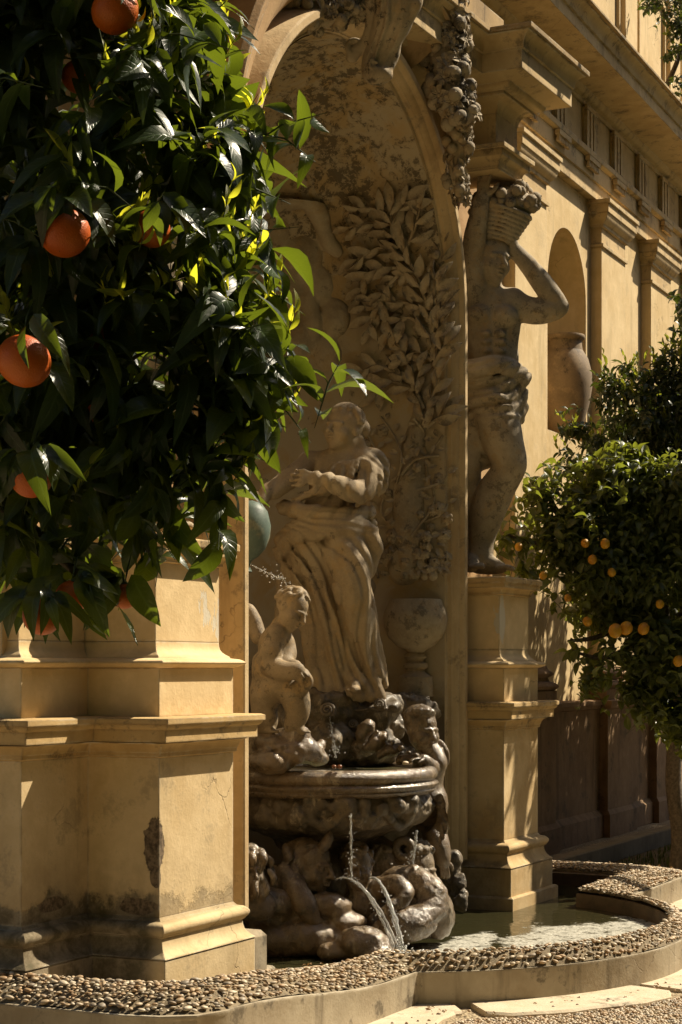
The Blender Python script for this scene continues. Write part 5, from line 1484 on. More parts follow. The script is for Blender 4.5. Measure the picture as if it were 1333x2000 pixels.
def masks():
    d0 = 9.95
    Q = lambda px, py, dd=0.0: P(px, py, d0 + dd)
    c = Q(800, 1700); s = SDF((c.x-0.26, c.y-0.26, 0.20), (c.x+0.26, c.y+0.30, 0.80), 0.0062)
    head(s, Q(812, 1700, 0.0), D3(0.55, -0.8, -0.1), UP, 0.285, 'curly', seed=22, chub=0.6, mouth=0.05)
    s.torus(Q(790, 1658, -0.08), D3(0.2, -1, 0.3), 0.045, 0.022, 0.01)
    s.ell(Q(810, 1750, 0.05), (0.15, 0.12, 0.10), None, 0.03)
    s.rough(0.003, 36, 3)
    t = thing('statue', 'broad dark stone mask with curled hair under the right side of the basin', 'statue', Q(810, 1790))
    s.build('mask', M['wetdark'], t)
    d1 = 9.85
    Q = lambda px, py, dd=0.0: P(px, py, d1 + dd)
    c = Q(745, 1690); s = SDF((c.x-0.2, c.y-0.2, 0.30), (c.x+0.2, c.y+0.24, 0.78), 0.006)
    head(s, Q(745, 1690, 0.02), D3(0.92, -0.38, -0.05), UP, 0.20, 'cap', seed=23)
    s.cap(Q(745, 1715, 0.05), Q(742, 1745, 0.05), 0.06, 0.09, 0.02)
    s.rough(0.003, 36, 4)
    t = thing('statue', 'narrow stone head in profile between the spouting face and the dark mask', 'statue', Q(745, 1760))
    s.build('mask', M['wetdark'], t)
    d2 = 9.25
    Q = lambda px, py, dd=0.0: P(px, py, d2 + dd)
    c = Q(492, 1700); s = SDF((c.x-0.2, c.y-0.2, 0.33), (c.x+0.2, c.y+0.22, 0.86), 0.0062)
    head(s, Q(488, 1700, 0.0), D3(0.35, -0.9, 0), UP, 0.22, None, seed=23)
    rs = random.Random(31)
    for i in range(60):
        a = rs.uniform(-PI, PI); e = rs.uniform(-1.2, 1.4); n = Vector((math.cos(e)*math.sin(a), math.cos(e)*math.cos(a), math.sin(e)))
        if n.dot(D3(0.35, -0.9, 0)) > 0.75: continue
        b_ = Q(488, 1695, 0.0) + n*0.10
        s.chain([b_, b_ + n*0.02 + UP*-0.03, b_ + n*0.012 + UP*-0.065], [0.018, 0.018, 0.006], 0.005, 3)
    s.ell(Q(500, 1770, 0.05), (0.12, 0.10, 0.09), None, 0.02)
    s.rough(0.004, 36, 5)
    t = thing('statue', 'shaggy haired stone head half hidden behind the near arch edge', 'statue', Q(492, 1780))
    s.build('mask', M['wet'], t)
masks()
def tail():
    s = SDF(tuple(P(800, 1750, 9.75) - Vector((0.40, 0.36, 0.40))), tuple(P(800, 1750, 9.75) + Vector((0.36, 0.34, 0.28))), 0.0065)
    Q = lambda px, py, dd=0.0: P(px, py, 9.62 + dd)
    s.chain([Q(735, 1800, 0.05), Q(742, 1755, 0.10), Q(775, 1722, 0.12), Q(815, 1722, 0.10), Q(842, 1745, 0.05), Q(842, 1778, 0.0), Q(815, 1798, -0.06), Q(785, 1805, -0.08), Q(755, 1830, -0.05), Q(735, 1850, 0.0)], [0.05, 0.06, 0.066, 0.070, 0.072, 0.074, 0.080, 0.086, 0.08, 0.06], 0.02, 6)
    s.chain([Q(842, 1760, 0.08), Q(858, 1780, 0.1), Q(856, 1812, 0.12)], [0.06, 0.07, 0.06], 0.03)
    s.rough(0.007, 16, 17, True); s.rough(0.005, 28, 7); s.rough(0.002, 60, 8)
    t = thing('sea_serpent', 'thick wet stone serpent tail coiled in a ring beside the pool', 'statue', P(800, 1820, 9.62))
    s.build('tail', M['wet'], t)
tail()
rockgrp('rock', 'large flat layered wet rock under the faun arm at the water edge', 'rock',
    [(560, 1770, 9.55, 0.20, 0.16, 0.09, 0), (640, 1765, 9.52, 0.14, 0.13, 0.075, 3), (680, 1800, 9.50, 0.10, 0.11, 0.06, 0), (590, 1830, 9.45, 0.19, 0.13, 0.10, 0), (530, 1830, 9.45, 0.14, 0.12, 0.10, 0), (660, 1830, 9.5, 0.13, 0.11, 0.06, 0), (520, 1770, 9.4, 0.14, 0.1, 0.10, 0), (640, 1720, 9.8, 0.2, 0.15, 0.2, 0), (720, 1720, 9.95, 0.25, 0.15, 0.25, 0)],
    M['wet'], 0.0085, ((0.012, 13, 14), (0.003, 45, 15)), k=0.02, cuts=(([(500, 1802, 9.36), (560, 1798, 9.34), (640, 1790, 9.34), (690, 1785, 9.4)], 0.016), ([(560, 1760, 9.38), (640, 1742, 9.4)], 0.012)))
rockgrp('rock', 'rounded wet boulder in front where the water jets fall', 'rock',
    [(705, 1840, 9.32, 0.125, 0.12, 0.085, -8), (735, 1862, 9.28, 0.09, 0.09, 0.05, 0), (665, 1860, 9.34, 0.12, 0.10, 0.06, 0), (750, 1850, 9.34, 0.05, 0.06, 0.05, 0)],
    M['wet'], 0.0075, ((0.010, 15, 24), (0.003, 45, 25)), k=0.025)
rockgrp('rock', 'smooth wet boulder at the right foot of the fountain', 'rock',
    [(845, 1795, 9.78, 0.10, 0.11, 0.10, -10), (866, 1800, 9.85, 0.06, 0.08, 0.085, 0), (820, 1815, 9.74, 0.08, 0.08, 0.05, 0)],
    M['wet'], 0.0075, ((0.008, 15, 34), (0.003, 45, 35)), k=0.03)
rockgrp('dolphin_carving', 'small dark weathered carving at the foot of the far arch jamb', 'carving',
    [(885, 1675, 10.75, 0.055, 0.05, 0.05, 0), (888, 1700, 10.75, 0.04, 0.05, 0.06, 0), (895, 1735, 10.7, 0.05, 0.05, 0.09, 15), (875, 1730, 10.75, 0.05, 0.05, 0.09, -10), (905, 1760, 10.65, 0.05, 0.05, 0.08, 0)],
    M['wetdark'], 0.007, ((0.012, 22, 41), (0.005, 50, 42)), k=0.015)

# ------------------------------------------------------------------ falling water
def clear_water():
    t = NT('falling_water')
    n = t.noise(60, 4, 0.6, sc3=(1, 1, 0.4))
    t.b.inputs['Transmission Weight'].default_value = 0.75
    t.b.inputs['IOR'].default_value = 1.33
    return t.done((0.92, 0.92, 0.90), 0.08, t.bump(n, 0.7, 0.01), 0.6)
M['jet'] = clear_water()
t_ = NT('white_spray'); M['spray'] = t_.done((0.8, 0.79, 0.75), 0.15, None, 0.8)
def jet(name, label, p0, p1, sag, r0, r1, drops, seed, cat='water jet', split=2):
    rs = random.Random(seed); mb = MB()
    p0 = Vector(p0); p1 = Vector(p1)
    for q in range(split):
        pts = []; rad = []
        off = Vector((rs.uniform(-1, 1), rs.uniform(-1, 1), 0)) * 0.007
        for i in range(29):
            u = i/28
            p = p0.lerp(p1, u); p.z = p0.z + (p1.z - p0.z)*(u**1.7 if sag else u) + (sag*4*u*(1-u) if sag else 0)
            w = 1 + 0.18*math.sin(u*40 + q*2 + rs.uniform(-0.6, 0.6))
            pts.append(p + off*u*2 + Vector((rs.gauss(0, 0.0014), rs.gauss(0, 0.0014), 0))*(1+u)); rad.append((r0 + (r1-r0)*u)*w)
        mb.tube(pts, rad, 6)
    for i in range(drops):
        u = rs.random()**0.7
        p = p0.lerp(p1, u); p.z = p0.z + (p1.z - p0.z)*(u**1.7 if sag else u) + (sag*4*u*(1-u) if sag else 0)
        p += Vector((rs.gauss(0, 0.018), rs.gauss(0, 0.018), rs.gauss(0, 0.02)))*(0.3 + u)
        mb.ball(p, rs.uniform(0.0018, 0.005), 6, 4)
    o = mb.build(name, M['jet'], None, p1, 179)
    return tag(o, label, cat)
jet('water_jet', 'left of the two long jets, arcing from the faun mouth into the pool', P(656, 1718, 9.40), P(775, 1850, 9.18), 0.05, 0.0035, 0.006, 44, 1, split=3)
jet('water_jet', 'right of the two long jets, arcing from the small spouting face', P(722, 1716, 9.46), P(787, 1852, 9.20), 0.04, 0.0045, 0.008, 50, 2, split=3)
jet('water_trickle', 'thin trickle falling from the shell rosette on the basin bowl', P(686, 1590, 9.30), P(689, 1720, 9.38), 0, 0.004, 0.004, 46, 3, 'trickle')
jet('water_trickle', 'trickle falling from the lion mask at the right of the basin', P(815, 1622, 9.75), P(803, 1712, 9.72), 0, 0.005, 0.004, 60, 4, 'trickle')
jet('water_stream', 'thin broken stream running from the green jug over the curly head', P(493, 1104, 9.66), P(545, 1128, 9.5), 0.0, 0.003, 0.0025, 40, 5, 'stream', 1)
jet('water_stream', 'short stream dripping on the crown of the crouching child', P(546, 1128, 9.5), P(570, 1165, 9.46), 0.01, 0.0025, 0.002, 30, 6, 'stream', 1)
jet('water_trickle', 'trickle dropping from the rockery into the back of the basin', P(645, 1400, 10.1), P(655, 1480, 10.0), 0, 0.003, 0.003, 60, 7, 'trickle')
sp = MB(); rs = random.Random(8)
for i in range(900):
    a = rs.uniform(0, 2*PI); r_ = abs(rs.gauss(0, 0.12)); h_ = abs(rs.gauss(0, 0.045))*math.exp(-r_*5)
    c_ = P(782, 1850, 9.2)
    sp.ball((c_.x + math.cos(a)*r_, c_.y + math.sin(a)*r_, WATER + 0.004 + h_), rs.uniform(0.002, 0.0065), 6, 4)
o = sp.build('splash', M['spray'], None, P(782, 1850, 9.2), 179); tag(o, kind='stuff')
for (px, py, dp, lab, r_, mk) in ((659, 1500, 9.42, 'pair of shiny brown chestnuts on the wet basin rim', 0.012, 'nut'), (793, 1493, 9.75, 'white pebble resting on the right end of the basin rim', 0.016, 'peb1')):
    if mk == 'nut':
        M['nut'] = simple('chestnut_brown', (0.16, 0.055, 0.02), 0.2, 0.2, 40, 0.0, 0.6)
        tt = thing('chestnut', lab, 'chestnut', P(px, py, dp))
        for dx in (-0.014, 0.014):
            o = MB().ball((0, 0, 0), (r_*1.15, r_, r_*0.9), 12, 8).build('nut', M['nut'], tt, (0,0,0), 179); o.location = VR*dx + UP*r_*0.5
    else:
        o = MB().ball((0, 0, 0), (r_*1.3, r_, r_*0.6), 12, 8).build('pebble', M['peb1'], None, (0, 0, 0), 179); o.location = P(px, py, dp) + UP*0.008; tag(o, lab, 'pebble')

# ------------------------------------------------------------------ stucco reliefs on the niche back
def nhit(px, py):
    o = Vector((0, 0, EYE)); d = P(px, py, 1.0) - o
    lo_, hi_ = 9.0, 12.0
    for i in range(600):
        q = o + d*(9.0 + i*0.005)
        dx, dy, dz = q.x - NX, q.y - NY, max(0, q.z - NZ)
        if dy > 0.0 and dx*dx + dy*dy + dz*dz > NR*NR and q.x > NX - 0.3:
            n = Vector((-dx, -dy, -dz)).normalized(); return q, n
    q = o + d*11.0
    return q, Vector((-0.9, -0.43, 0))
rel = link('relief_tree', None, nic); rel.empty_display_size = 0.1
rr_ = random.Random(21)
stems = [
 [(852,705),(846,640),(836,585),(816,532),(792,490),(772,450),(766,400)],
 [(816,535),(772,522),(726,532),(702,575)], [(792,492),(742,482),(700,505)], [(773,455),(730,432),(682,440)], [(772,440),(735,405),(705,400)],
 [(838,590),(860,545),(872,500),(876,445)], [(848,650),(866,610),(878,578)], [(842,612),(792,592),(742,606),(722,645)], [(846,650),(802,622),(772,650)],
 [(792,495),(814,445),(826,402)], [(812,765),(798,705),(776,668)], [(806,748),(745,718),(702,732)], [(852,715),(868,690),(878,672)], [(850,705),(818,690),(792,705)],
 [(832,832),(848,785),(866,742)], [(838,835),(862,818),(878,812)], [(812,765),(770,748),(738,770)], [(800,520),(760,560),(742,600)], [(846,625),(858,585),(866,560)],
 [(770,420),(790,395),(800,385)], [(848,690),(862,650),(876,630)], [(790,600),(756,585),(716,600)], [(832,800),(818,760),(826,730)]]
nl = 0
for st in stems:
    pts = []
    for k, q in enumerate(st):
        h_, n_ = nhit(*q); pts.append(h_ + n_*(0.035 + 0.030*k/len(st)))
    cv = catmull(pts, 6)
    mb = MB().tube(cv, [0.016*(1-0.6*i/len(cv)) for i in range(len(cv))], 6)
    mb.build('stem', M['relief'], rel, (nic.location), 60)
    Ltot = sum((cv[i+1]-cv[i]).length for i in range(len(cv)-1))
    nlv = max(4, int(Ltot/0.050))
    for i in range(nlv + 1):
        u = 0.12 + 0.88*i/nlv; j = min(int(u*(len(cv)-1)), len(cv)-2)
        p = cv[j].lerp(cv[j+1], u*(len(cv)-1)-j); d = (cv[j+1]-cv[j]).normalized()
        q0, n_ = nhit(*[st[-1][0], st[-1][1]]) ; n_ = n_
        sd = d.cross(n_) * (1 if i % 2 else -1)
        a = rr_.uniform(0.35, 0.85) if i < nlv else 0.0
        up = d*math.cos(a) + sd*math.sin(a)
        nn = (n_ + up*-0.12 + sd*rr_.uniform(-0.3, 0.6) + Vector((rr_.uniform(-.15,.15), rr_.uniform(-.15,.15), rr_.uniform(-.15,.15)))).normalized()
        add_bit('laurel', p + n_*rr_.uniform(0.0, 0.03), nn, rr_.uniform(0.10, 0.16), M['relief'], rel, rr_, up, 'leaf'); nl += 1
for q in ((855, 497), (762, 556), (775, 622), (858, 752), (838, 812), (784, 682), (740, 455)):
    h_, n_ = nhit(*q); add_bit('fruit', h_ + n_*0.01, n_, 0.045, M['relief'], rel, rr_)
# tree trunk and rose vines lower down
rs_ = SDF((9.3, 4.2, 1.3), (10.6, 5.45, 4.25), 0.011)
def chn(pts, rads, dep=0.0, k=0.02):
    q = []
    for px, py in pts:
        h_, n_ = nhit(px, py); q.append(h_ + n_*dep)
    rs_.chain(q, rads, k, 6)
chn([(792, 1110), (800, 1000), (806, 900), (820, 820), (836, 740), (850, 690)], [0.11, 0.10, 0.085, 0.06, 0.04, 0.03], -0.035)
# a boy's figure in low relief on the left
chn([(520, 402), (570, 386), (600, 384), (622, 415), (636, 455), (648, 482)], [0.06, 0.062, 0.055, 0.05, 0.04, 0.04], 0.005)
for px, py, r_, dd in ((590, 500, 0.17, -0.11), (560, 560, 0.15, -0.10), (620, 560, 0.12, -0.07), (600, 600, 0.06, -0.01), (655, 620, 0.10, -0.03), (585, 660, 0.12, -0.06), (640, 690, 0.10, -0.05), (545, 450, 0.12, -0.09), (520, 330, 0.10, -0.06), (660, 488, 0.04, 0.01), (690, 1185, 0.08, -0.04), (720, 1150, 0.06, -0.03)):
    h_, n_ = nhit(px, py); rs_.ell(h_ + n_*dd, (r_, r_, r_*1.25), None, 0.03)
chn([(600, 590), (610, 630), (606, 670)], [0.05, 0.055, 0.03], 0.005)
for px, py, a_ in ((700, 230, 60), (760, 300, 50), (800, 250, 40), (680, 330, 60)):      # faint cloud scrolls
    chn([(px + a_*math.cos(i*0.5)*0.8*(1-i/14), py + a_*math.sin(i*0.5)*(1-i/14)) for i in range(11)], 0.014, -0.006, 0.012)
rs_.rough(0.006, 22, 51); rs_.rough(0.003, 55, 52)
rs_.build('low_relief', M['relief'], nic)
vine = link('relief_vine', None, nic)
vs_ = [[(800,1060),(770,980),(790,900),(770,850),(745,815)], [(810,1050),(850,980),(835,910),(868,850)], [(780,1040),(745,1000),(760,940),(738,900)], [(820,960),(866,940),(880,900)], [(800,880),(830,850),(815,820)], [(790,930),(820,900),(860,890)], [(830,1020),(870,1000),(882,960)], [(750,930),(730,870),(712,840)], [(760,1060),(735,1090),(740,1130)]]
for st in vs_:
    pts = []
    for q in st:
        h_, n_ = nhit(*q); pts.append(h_ + n_*(0.012 + (0.06 if 780 < q[0] < 825 else 0)))
    cv = catmull(pts, 7)
    MB().tube(cv, 0.008, 5).build('stem', M['relief'], vine, nic.location, 60)
    for i in range(2, len(cv)-1, 2):
        n_ = nhit(*st[len(st)//2])[1]; d = (cv[i+1]-cv[i]).normalized(); sd = d.cross(n_)*(1 if (i//2) % 2 else -1)
        up = d*0.5 + sd
        if rr_.random() < 0.78: add_bit('leaf', cv[i] + sd*0.03 + n_*0.004, n_ + up*-0.15, rr_.uniform(0.030, 0.046), M['relief'], vine, rr_, up)
        else: add_bit('rose', cv[i] + sd*0.045, n_, rr_.uniform(0.038, 0.055), M['relief'], vine, rr_)
# urn with flowers in relief
urn = link('relief_urn', None, nic)
h0, n0 = nhit(817, 1225)
uc = h0 + n0*0.05
def zz(py): return EYE - (py - 1305)/FPX*(uc - Vector((0,0,EYE))).dot(VF)
v, f = lathe([(0.0, zz(1172)+0.005), (0.150, zz(1172)+0.004), (0.158, zz(1174)), (0.160, zz(1180)), (0.178, zz(1190)), (0.190, zz(1206)), (0.186, zz(1224)), (0.160, zz(1246)), (0.105, zz(1263)), (0.06, zz(1270)), (0.05, zz(1275)), (0.066, zz(1279)), (0.068, zz(1284)), (0.05, zz(1288)), (0.048, zz(1292)), (0.07, zz(1296)), (0.072, zz(1303)), (0.052, zz(1308)), (0.06, zz(1314)), (0.10, zz(1322)), (0.105, zz(1340)), (0.105, zz(1360))], 36, (uc.x, uc.y, 0))
part('urn_body', v, f, M['relief'], urn, nic.location, 50)
for px in range(765, 882, 11):
    for py in range(1052, 1118, 15):
        if rr_.random() < 0.2: continue
        h_, n_ = nhit(min(878, px + rr_.uniform(-6, 6)), py + rr_.uniform(-6, 6))
        kd = rr_.choice(['rose', 'leaf', 'leaf', 'rose', 'flower'])
        add_bit(kd, h_ + n_*rr_.uniform(0.01, 0.07), n_ + D3(rr_.uniform(-.4, .4), 0, rr_.uniform(-.1, .6)), rr_.uniform(0.036, 0.062), M['relief'], urn, rr_)
for px in (795, 815, 835, 852):
    h_, n_ = nhit(px, 1125); add_bit('fruit', h_ + n_*0.03, n_, 0.05, M['relief'], urn, rr_)

# ------------------------------------------------------------------ keystone and stucco garlands
def keystone():
    s = SDF(tuple(P(750, 70, 9.85) - Vector((0.36, 0.34, 0.36))), tuple(P(750, 70, 9.85) + Vector((0.34, 0.36, 0.5))), 0.007)
    Q = lambda px, py, dd=0.0: P(px, py, 9.80 + dd)
    for px, w in ((0, 0.075),):
        s.chain([Q(782, -60, -0.12), Q(776, -10, -0.14), Q(768, 40, -0.10), Q(750, 85, -0.02), Q(738, 120, 0.0), Q(734, 142, -0.02)], [0.11, 0.11, 0.09, 0.075, 0.07, 0.06], 0.02)
    s.chain([Q(728, -60, -0.12), Q(726, 0, -0.12), Q(728, 45, -0.06), Q(716, 85, 0.0), Q(696, 100, 0.02), Q(688, 112, 0.02)], [0.034, 0.034, 0.034, 0.034, 0.03, 0.03], 0.008)
    s.chain([Q(818, -50, -0.16), Q(812, 5, -0.18), Q(795, 40, -0.12), Q(776, 75, -0.05), Q(768, 110, -0.02), Q(752, 146, -0.04)], [0.034, 0.034, 0.032, 0.03, 0.03, 0.026], 0.008)
    s.chain([Q(760, -60, -0.22), Q(755, 0, -0.23), Q(752, 40, -0.19), Q(738, 85, -0.09), Q(727, 125, -0.06)], [0.026, 0.026, 0.024, 0.022, 0.02], 0.006)
    s.ell(Q(742, 146, -0.02), (0.075, 0.07, 0.045), None, 0.012)
    s.torus(Q(694, 92, 0.0), VF, 0.036, 0.014, 0.006)
    for px, py in ((745, 35), (740, 60), (728, 95), (724, 112)): s.ell(Q(px, py, -0.20 + (py-35)*0.0018), (0.02, 0.015, 0.03), None, 0.006)
    for off in (-26, -12, 14, 28):
        s.chain([Q(770 + off, -60, -0.24), Q(764 + off, -5, -0.25), Q(757 + off*0.9, 42, -0.20), Q(741 + off*0.75, 88, -0.10), Q(730 + off*0.6, 124, -0.075)], 0.013, 0.008, 6, sub=True)
    for k in range(9):
        a = k*0.75; s.ell(Q(728 + 9*math.cos(a)*(1-k/11), 122 + 14*math.sin(a)*(1-k/11), -0.085), 0.010, None, 0.004)
    s.rough(0.002, 45, 3)
    s.build('keystone', M['garland'], nic)
keystone()
def garland(label, path, rad, n, seed, size, dense=True):
    pts = [P(*q) for q in path]; cv = catmull(pts, 8); rs = random.Random(seed)
    t = thing('stucco_garland', label, 'garland', cv[-1], 'stucco flower garlands round the arch')
    rr = lambda u: np.interp(u, np.linspace(0, 1, len(rad)), rad)
    mb = MB().tube(cv, [rr(i/(len(cv)-1))*0.75 for i in range(len(cv))], 10); mb.build('core', M['garland'], t)
    for i in range(n):
        u = rs.random(); j = min(int(u*(len(cv)-1)), len(cv)-2); p = cv[j].lerp(cv[j+1], u*(len(cv)-1)-j); d = (cv[j+1]-cv[j]).normalized()
        a = rs.uniform(0, 2*PI); o1 = d.orthogonal().normalized(); o2 = d.cross(o1)
        n_ = o1*math.cos(a) + o2*math.sin(a)
        if n_.dot(VF) > 0.35: continue
        kd = rs.choice(['fruit', 'fruit', 'flower', 'leaf', 'rose', 'leaf', 'flower'])
        add_bit(kd, p + n_*rr(u)*0.72, n_ + VF*-0.25, rs.uniform(*size), M['garland'], t, rs)
    return t
garland('thick stucco garland of fruit and flowers hanging at the right of the arch', [(872, -60, 10.75), (874, 40, 10.75), (870, 120, 10.75), (886, 190, 10.72), (905, 240, 10.70)], [0.15, 0.14, 0.125, 0.13, 0.10], 200, 31, (0.045, 0.078))
garland('dark ragged tail of stucco leaves below the thick garland by the far statue', [(900, 225, 10.75), (893, 290, 10.8), (893, 345, 10.82), (902, 395, 10.85)], [0.11, 0.08, 0.055, 0.03], 66, 33, (0.038, 0.060))
garland('cluster of stucco daisies and fruit over the top of the arch', [(525, -30, 9.5), (580, 12, 9.55), (640, 22, 9.65), (700, 5, 9.75)], [0.07, 0.10, 0.11, 0.08], 110, 35, (0.040, 0.066))
# ------------------------------------------------------------------ foliage
def leaf_mat(name, c, back, fac, rough=0.32, var=0.35):
    t = NT(name)
    oi = t.n('ObjectInfo')
    n = t.noise(7, 3, 0.5); n2 = t.noise(55, 3, 0.5)
    v = t.math('ADD', t.math('MULTIPLY', n, 0.6), t.math('MULTIPLY', oi.outputs['Random'], 0.4))
    col = t.mix(t.ramp(v, 0.25, 0.75), tuple(x*(1-var) for x in c), tuple(x*(1+var) for x in c))
    col = t.mix(t.ramp(n2, 0.55, 0.8, 0, 0.25), col, tuple(x*1.6 + 0.01 for x in c))
    ra = t.n('Attribute', attribute_name='rib').outputs['Fac']; la = t.n('Attribute', attribute_name='along').outputs['Fac']
    rib = t.ramp(ra, 0.86, 0.97)
    vein = t.ramp(t.math('SINE', t.math('SUBTRACT', t.math('MULTIPLY', la, 58.0), t.math('MULTIPLY', t.math('SUBTRACT', 1.0, ra), 11.0))), 0.55, 1.0)
    col = t.mix(t.math('MULTIPLY', rib, 0.6), col, tuple(x*2.6 + 0.03 for x in c)); col = t.mix(t.math('MULTIPLY', vein, 0.22), col, tuple(x*1.9 + 0.01 for x in c))
    g = t.n('NewGeometry'); col = t.mix(t.math('MULTIPLY', g.outputs['Backfacing'], 0.6), col, tuple(x*2.2 + 0.02 for x in c))
    dust = t.ramp(t.noise(38, 5, 0.7), 0.5, 0.7, 0, 0.22); col = t.mix(dust, col, (0.16, 0.15, 0.10))
    t.done(col, t.math('ADD', rough, t.math('MULTIPLY', dust, 0.8)), t.bump(t.math('SUBTRACT', t.math('MULTIPLY', n2, 0.4), t.math('MULTIPLY', t.math('MAXIMUM', rib, vein), 0.6)), 0.30, 0.004), 0.5)
    tr = t.n('BsdfTranslucent'); tr.inputs['Color'].default_value = (*back, 1)
    mx = t.n('MixShader'); mx.inputs[0].default_value = fac
    t.l(t.b.outputs[0], mx.inputs[1]); t.l(tr.outputs[0], mx.inputs[2]); t.l(mx.outputs[0], t.out.inputs[0])
    return t.m
M['leaf'] = leaf_mat('orange_leaf', (0.024, 0.040, 0.013), (0.20, 0.26, 0.014), 0.34)
M['leafy'] = leaf_mat('young_orange_leaf', (0.24, 0.25, 0.03), (0.80, 0.78, 0.04), 0.65, 0.4)
M['lemleaf'] = leaf_mat('lemon_leaf', (0.070, 0.090, 0.030), (0.30, 0.34, 0.03), 0.36, 0.33)
M['bushleaf'] = leaf_mat('bush_leaf', (0.026, 0.040, 0.012), (0.11, 0.15, 0.012), 0.25, 0.38)
M['bushtip'] = leaf_mat('bush_tip_leaf', (0.10, 0.12, 0.02), (0.35, 0.38, 0.03), 0.5, 0.4)
M['bark'] = simple('citrus_bark', (0.11, 0.085, 0.06), 0.9, 0.4, 40, 0.6)
M['twig'] = simple('green_twig', (0.07, 0.085, 0.03), 0.7, 0.3, 60, 0.1)
def orange_mat(name, c):
    t = NT(name)
    v = t.n('TexVoronoi'); v.inputs['Scale'].default_value = 330; t.l(t.pos, v.inputs['Vector'])
    n = t.noise(14, 3, 0.5)
    col = t.mix(t.ramp(n, 0.35, 0.7), c, (c[0]*0.92, c[1]*0.72, c[2]*0.7))
    t.b.inputs['Subsurface Weight'].default_value = 0.05; t.b.inputs['Subsurface Radius'].default_value = (0.01, 0.004, 0.001)
    t.b.inputs['Subsurface Scale'].default_value = 0.5
    return t.done(col, 0.48, t.bump(v.outputs['Distance'], 0.35, 0.002), 0.5)
M['orange'] = orange_mat('orange_peel', (0.55, 0.115, 0.002))
M['lemon'] = orange_mat('lemon_peel', (0.55, 0.30, 0.015))

def leaf_attr(me, seg):
    n = len(me.vertices); k = np.arange(n)
    a = me.attributes.new('rib', 'FLOAT', 'POINT'); a.data.foreach_set('value', (k % 3 == 1).astype(np.float32))
    b = me.attributes.new('along', 'FLOAT', 'POINT'); b.data.foreach_set('value', ((k // 3) % (seg + 1) / seg).astype(np.float32))
def make_leaves(prefix, n, w, mats, droops, seed, wr=(0.85, 1.2), wav=0.025, seg=6):
    out = []
    rs = random.Random(seed)
    for i in range(n):
        v, f = leaf_mesh(prefix, seg, w*rs.uniform(*wr), rs.uniform(0.05, 0.34), rs.choice(droops), rs.uniform(0.0, wav))
        tw = rs.uniform(-0.5, 0.5); bend = rs.uniform(-0.15, 0.15)
        vv = []
        for x, y, z in v:
            a = tw*y; vv.append(Vector((x*math.cos(a) + bend*y*y, y, z + x*math.sin(a))))
        me = mesh_from(vv, f, prefix, 179); me.materials.append(mats); leaf_attr(me, seg)
        out.append((me, vv, f))
    return out
LEAVES = {'orange': make_leaves('leaf', 10, 0.168, M['leaf'], (0.05, 0.15, 0.3, 0.5, 0.75), 1, (0.72, 1.4), 0.04),
          'young': make_leaves('leaf', 5, 0.15, M['leafy'], (-0.1, 0.1, 0.25), 2),
          'lemon': make_leaves('leaf', 6, 0.25, M['lemleaf'], (0.1, 0.25, 0.4), 3),
          'bush': make_leaves('leaf', 5, 0.21, M['bushleaf'], (0.1, 0.3, 0.5), 4, seg=4),
          'bushtip': make_leaves('leaf', 4, 0.19, M['bushtip'], (0.0, 0.2), 5, seg=4)}
def proj(p):
    dep = CT*p.x + ST*p.y; r = ST*p.x - CT*p.y
    return 667 + FPX*r/dep, 1305 - FPX*(p.z-EYE)/dep, dep
def leaf_matrix(p, d, n, size):
    d = Vector(d).normalized(); n = Vector(n); n = n - d*n.dot(d)
    n = n.normalized() if n.length > 1e-5 else d.orthogonal().normalized()
    x = d.cross(n)
    return Matrix.Translation(p) @ Matrix((x, d, n)).transposed().to_4x4() @ Matrix.Scale(size, 4)
def emit(tree, leaves, nobj=300, cell=30):
    """leaves: (matrix, kind, variant, length). The ones that show largest become parts, the rest one mesh."""
    grid = {}
    inf = []
    for i, (m, kind, var, ln) in enumerate(leaves):
        c = m @ Vector((0, 0.5, 0)); px, py, dep = proj(c)
        if dep > 0.3 and -60 < px < 1393 and -60 < py < 2060:
            inf.append((i, px, py, dep)); grid.setdefault((int(px//cell), int(py//cell)), []).append(dep)
    for g in grid.values(): g.sort()
    import bisect
    sc = []
    for i, px, py, dep in inf:
        rk = bisect.bisect_left(grid[(int(px//cell), int(py//cell))], dep)
        sc.append((rk > 1, -leaves[i][3]/dep, rk, i))
    sc.sort()
    chosen = set(x[3] for x in sc[:nobj])
    rest = {}
    off = Matrix.Translation(-Vector(tree.location))
    for i, (m, kind, var, ln) in enumerate(leaves):
        me, vv, f = LEAVES[kind][var % len(LEAVES[kind])]
        if i in chosen:
            o = link('leaf', me, tree); o.matrix_basis = off @ m
        else:
            rest.setdefault(kind, ([], [])); V, Fc = rest[kind]
            n0 = len(V); mm = off @ m
            V += [mm @ q for q in vv]; Fc += [tuple(k + n0 for k in q) for q in f]
    V = []; Fc = []; mi = []; mats = []
    for kind, (v, f) in rest.items():
        n0 = len(V); V += v; Fc += [tuple(k + n0 for k in q) for q in f]
        mats.append(LEAVES[kind][0][0].materials[0]); mi += [len(mats)-1]*len(f)
    if V:
        me = mesh_from(V, Fc, 'leaves', 179); leaf_attr(me, 6)
        for q in mats: me.materials.append(q)
        me.polygons.foreach_set('material_index', mi)
        tag(link('foliage', me, tree), kind='stuff')

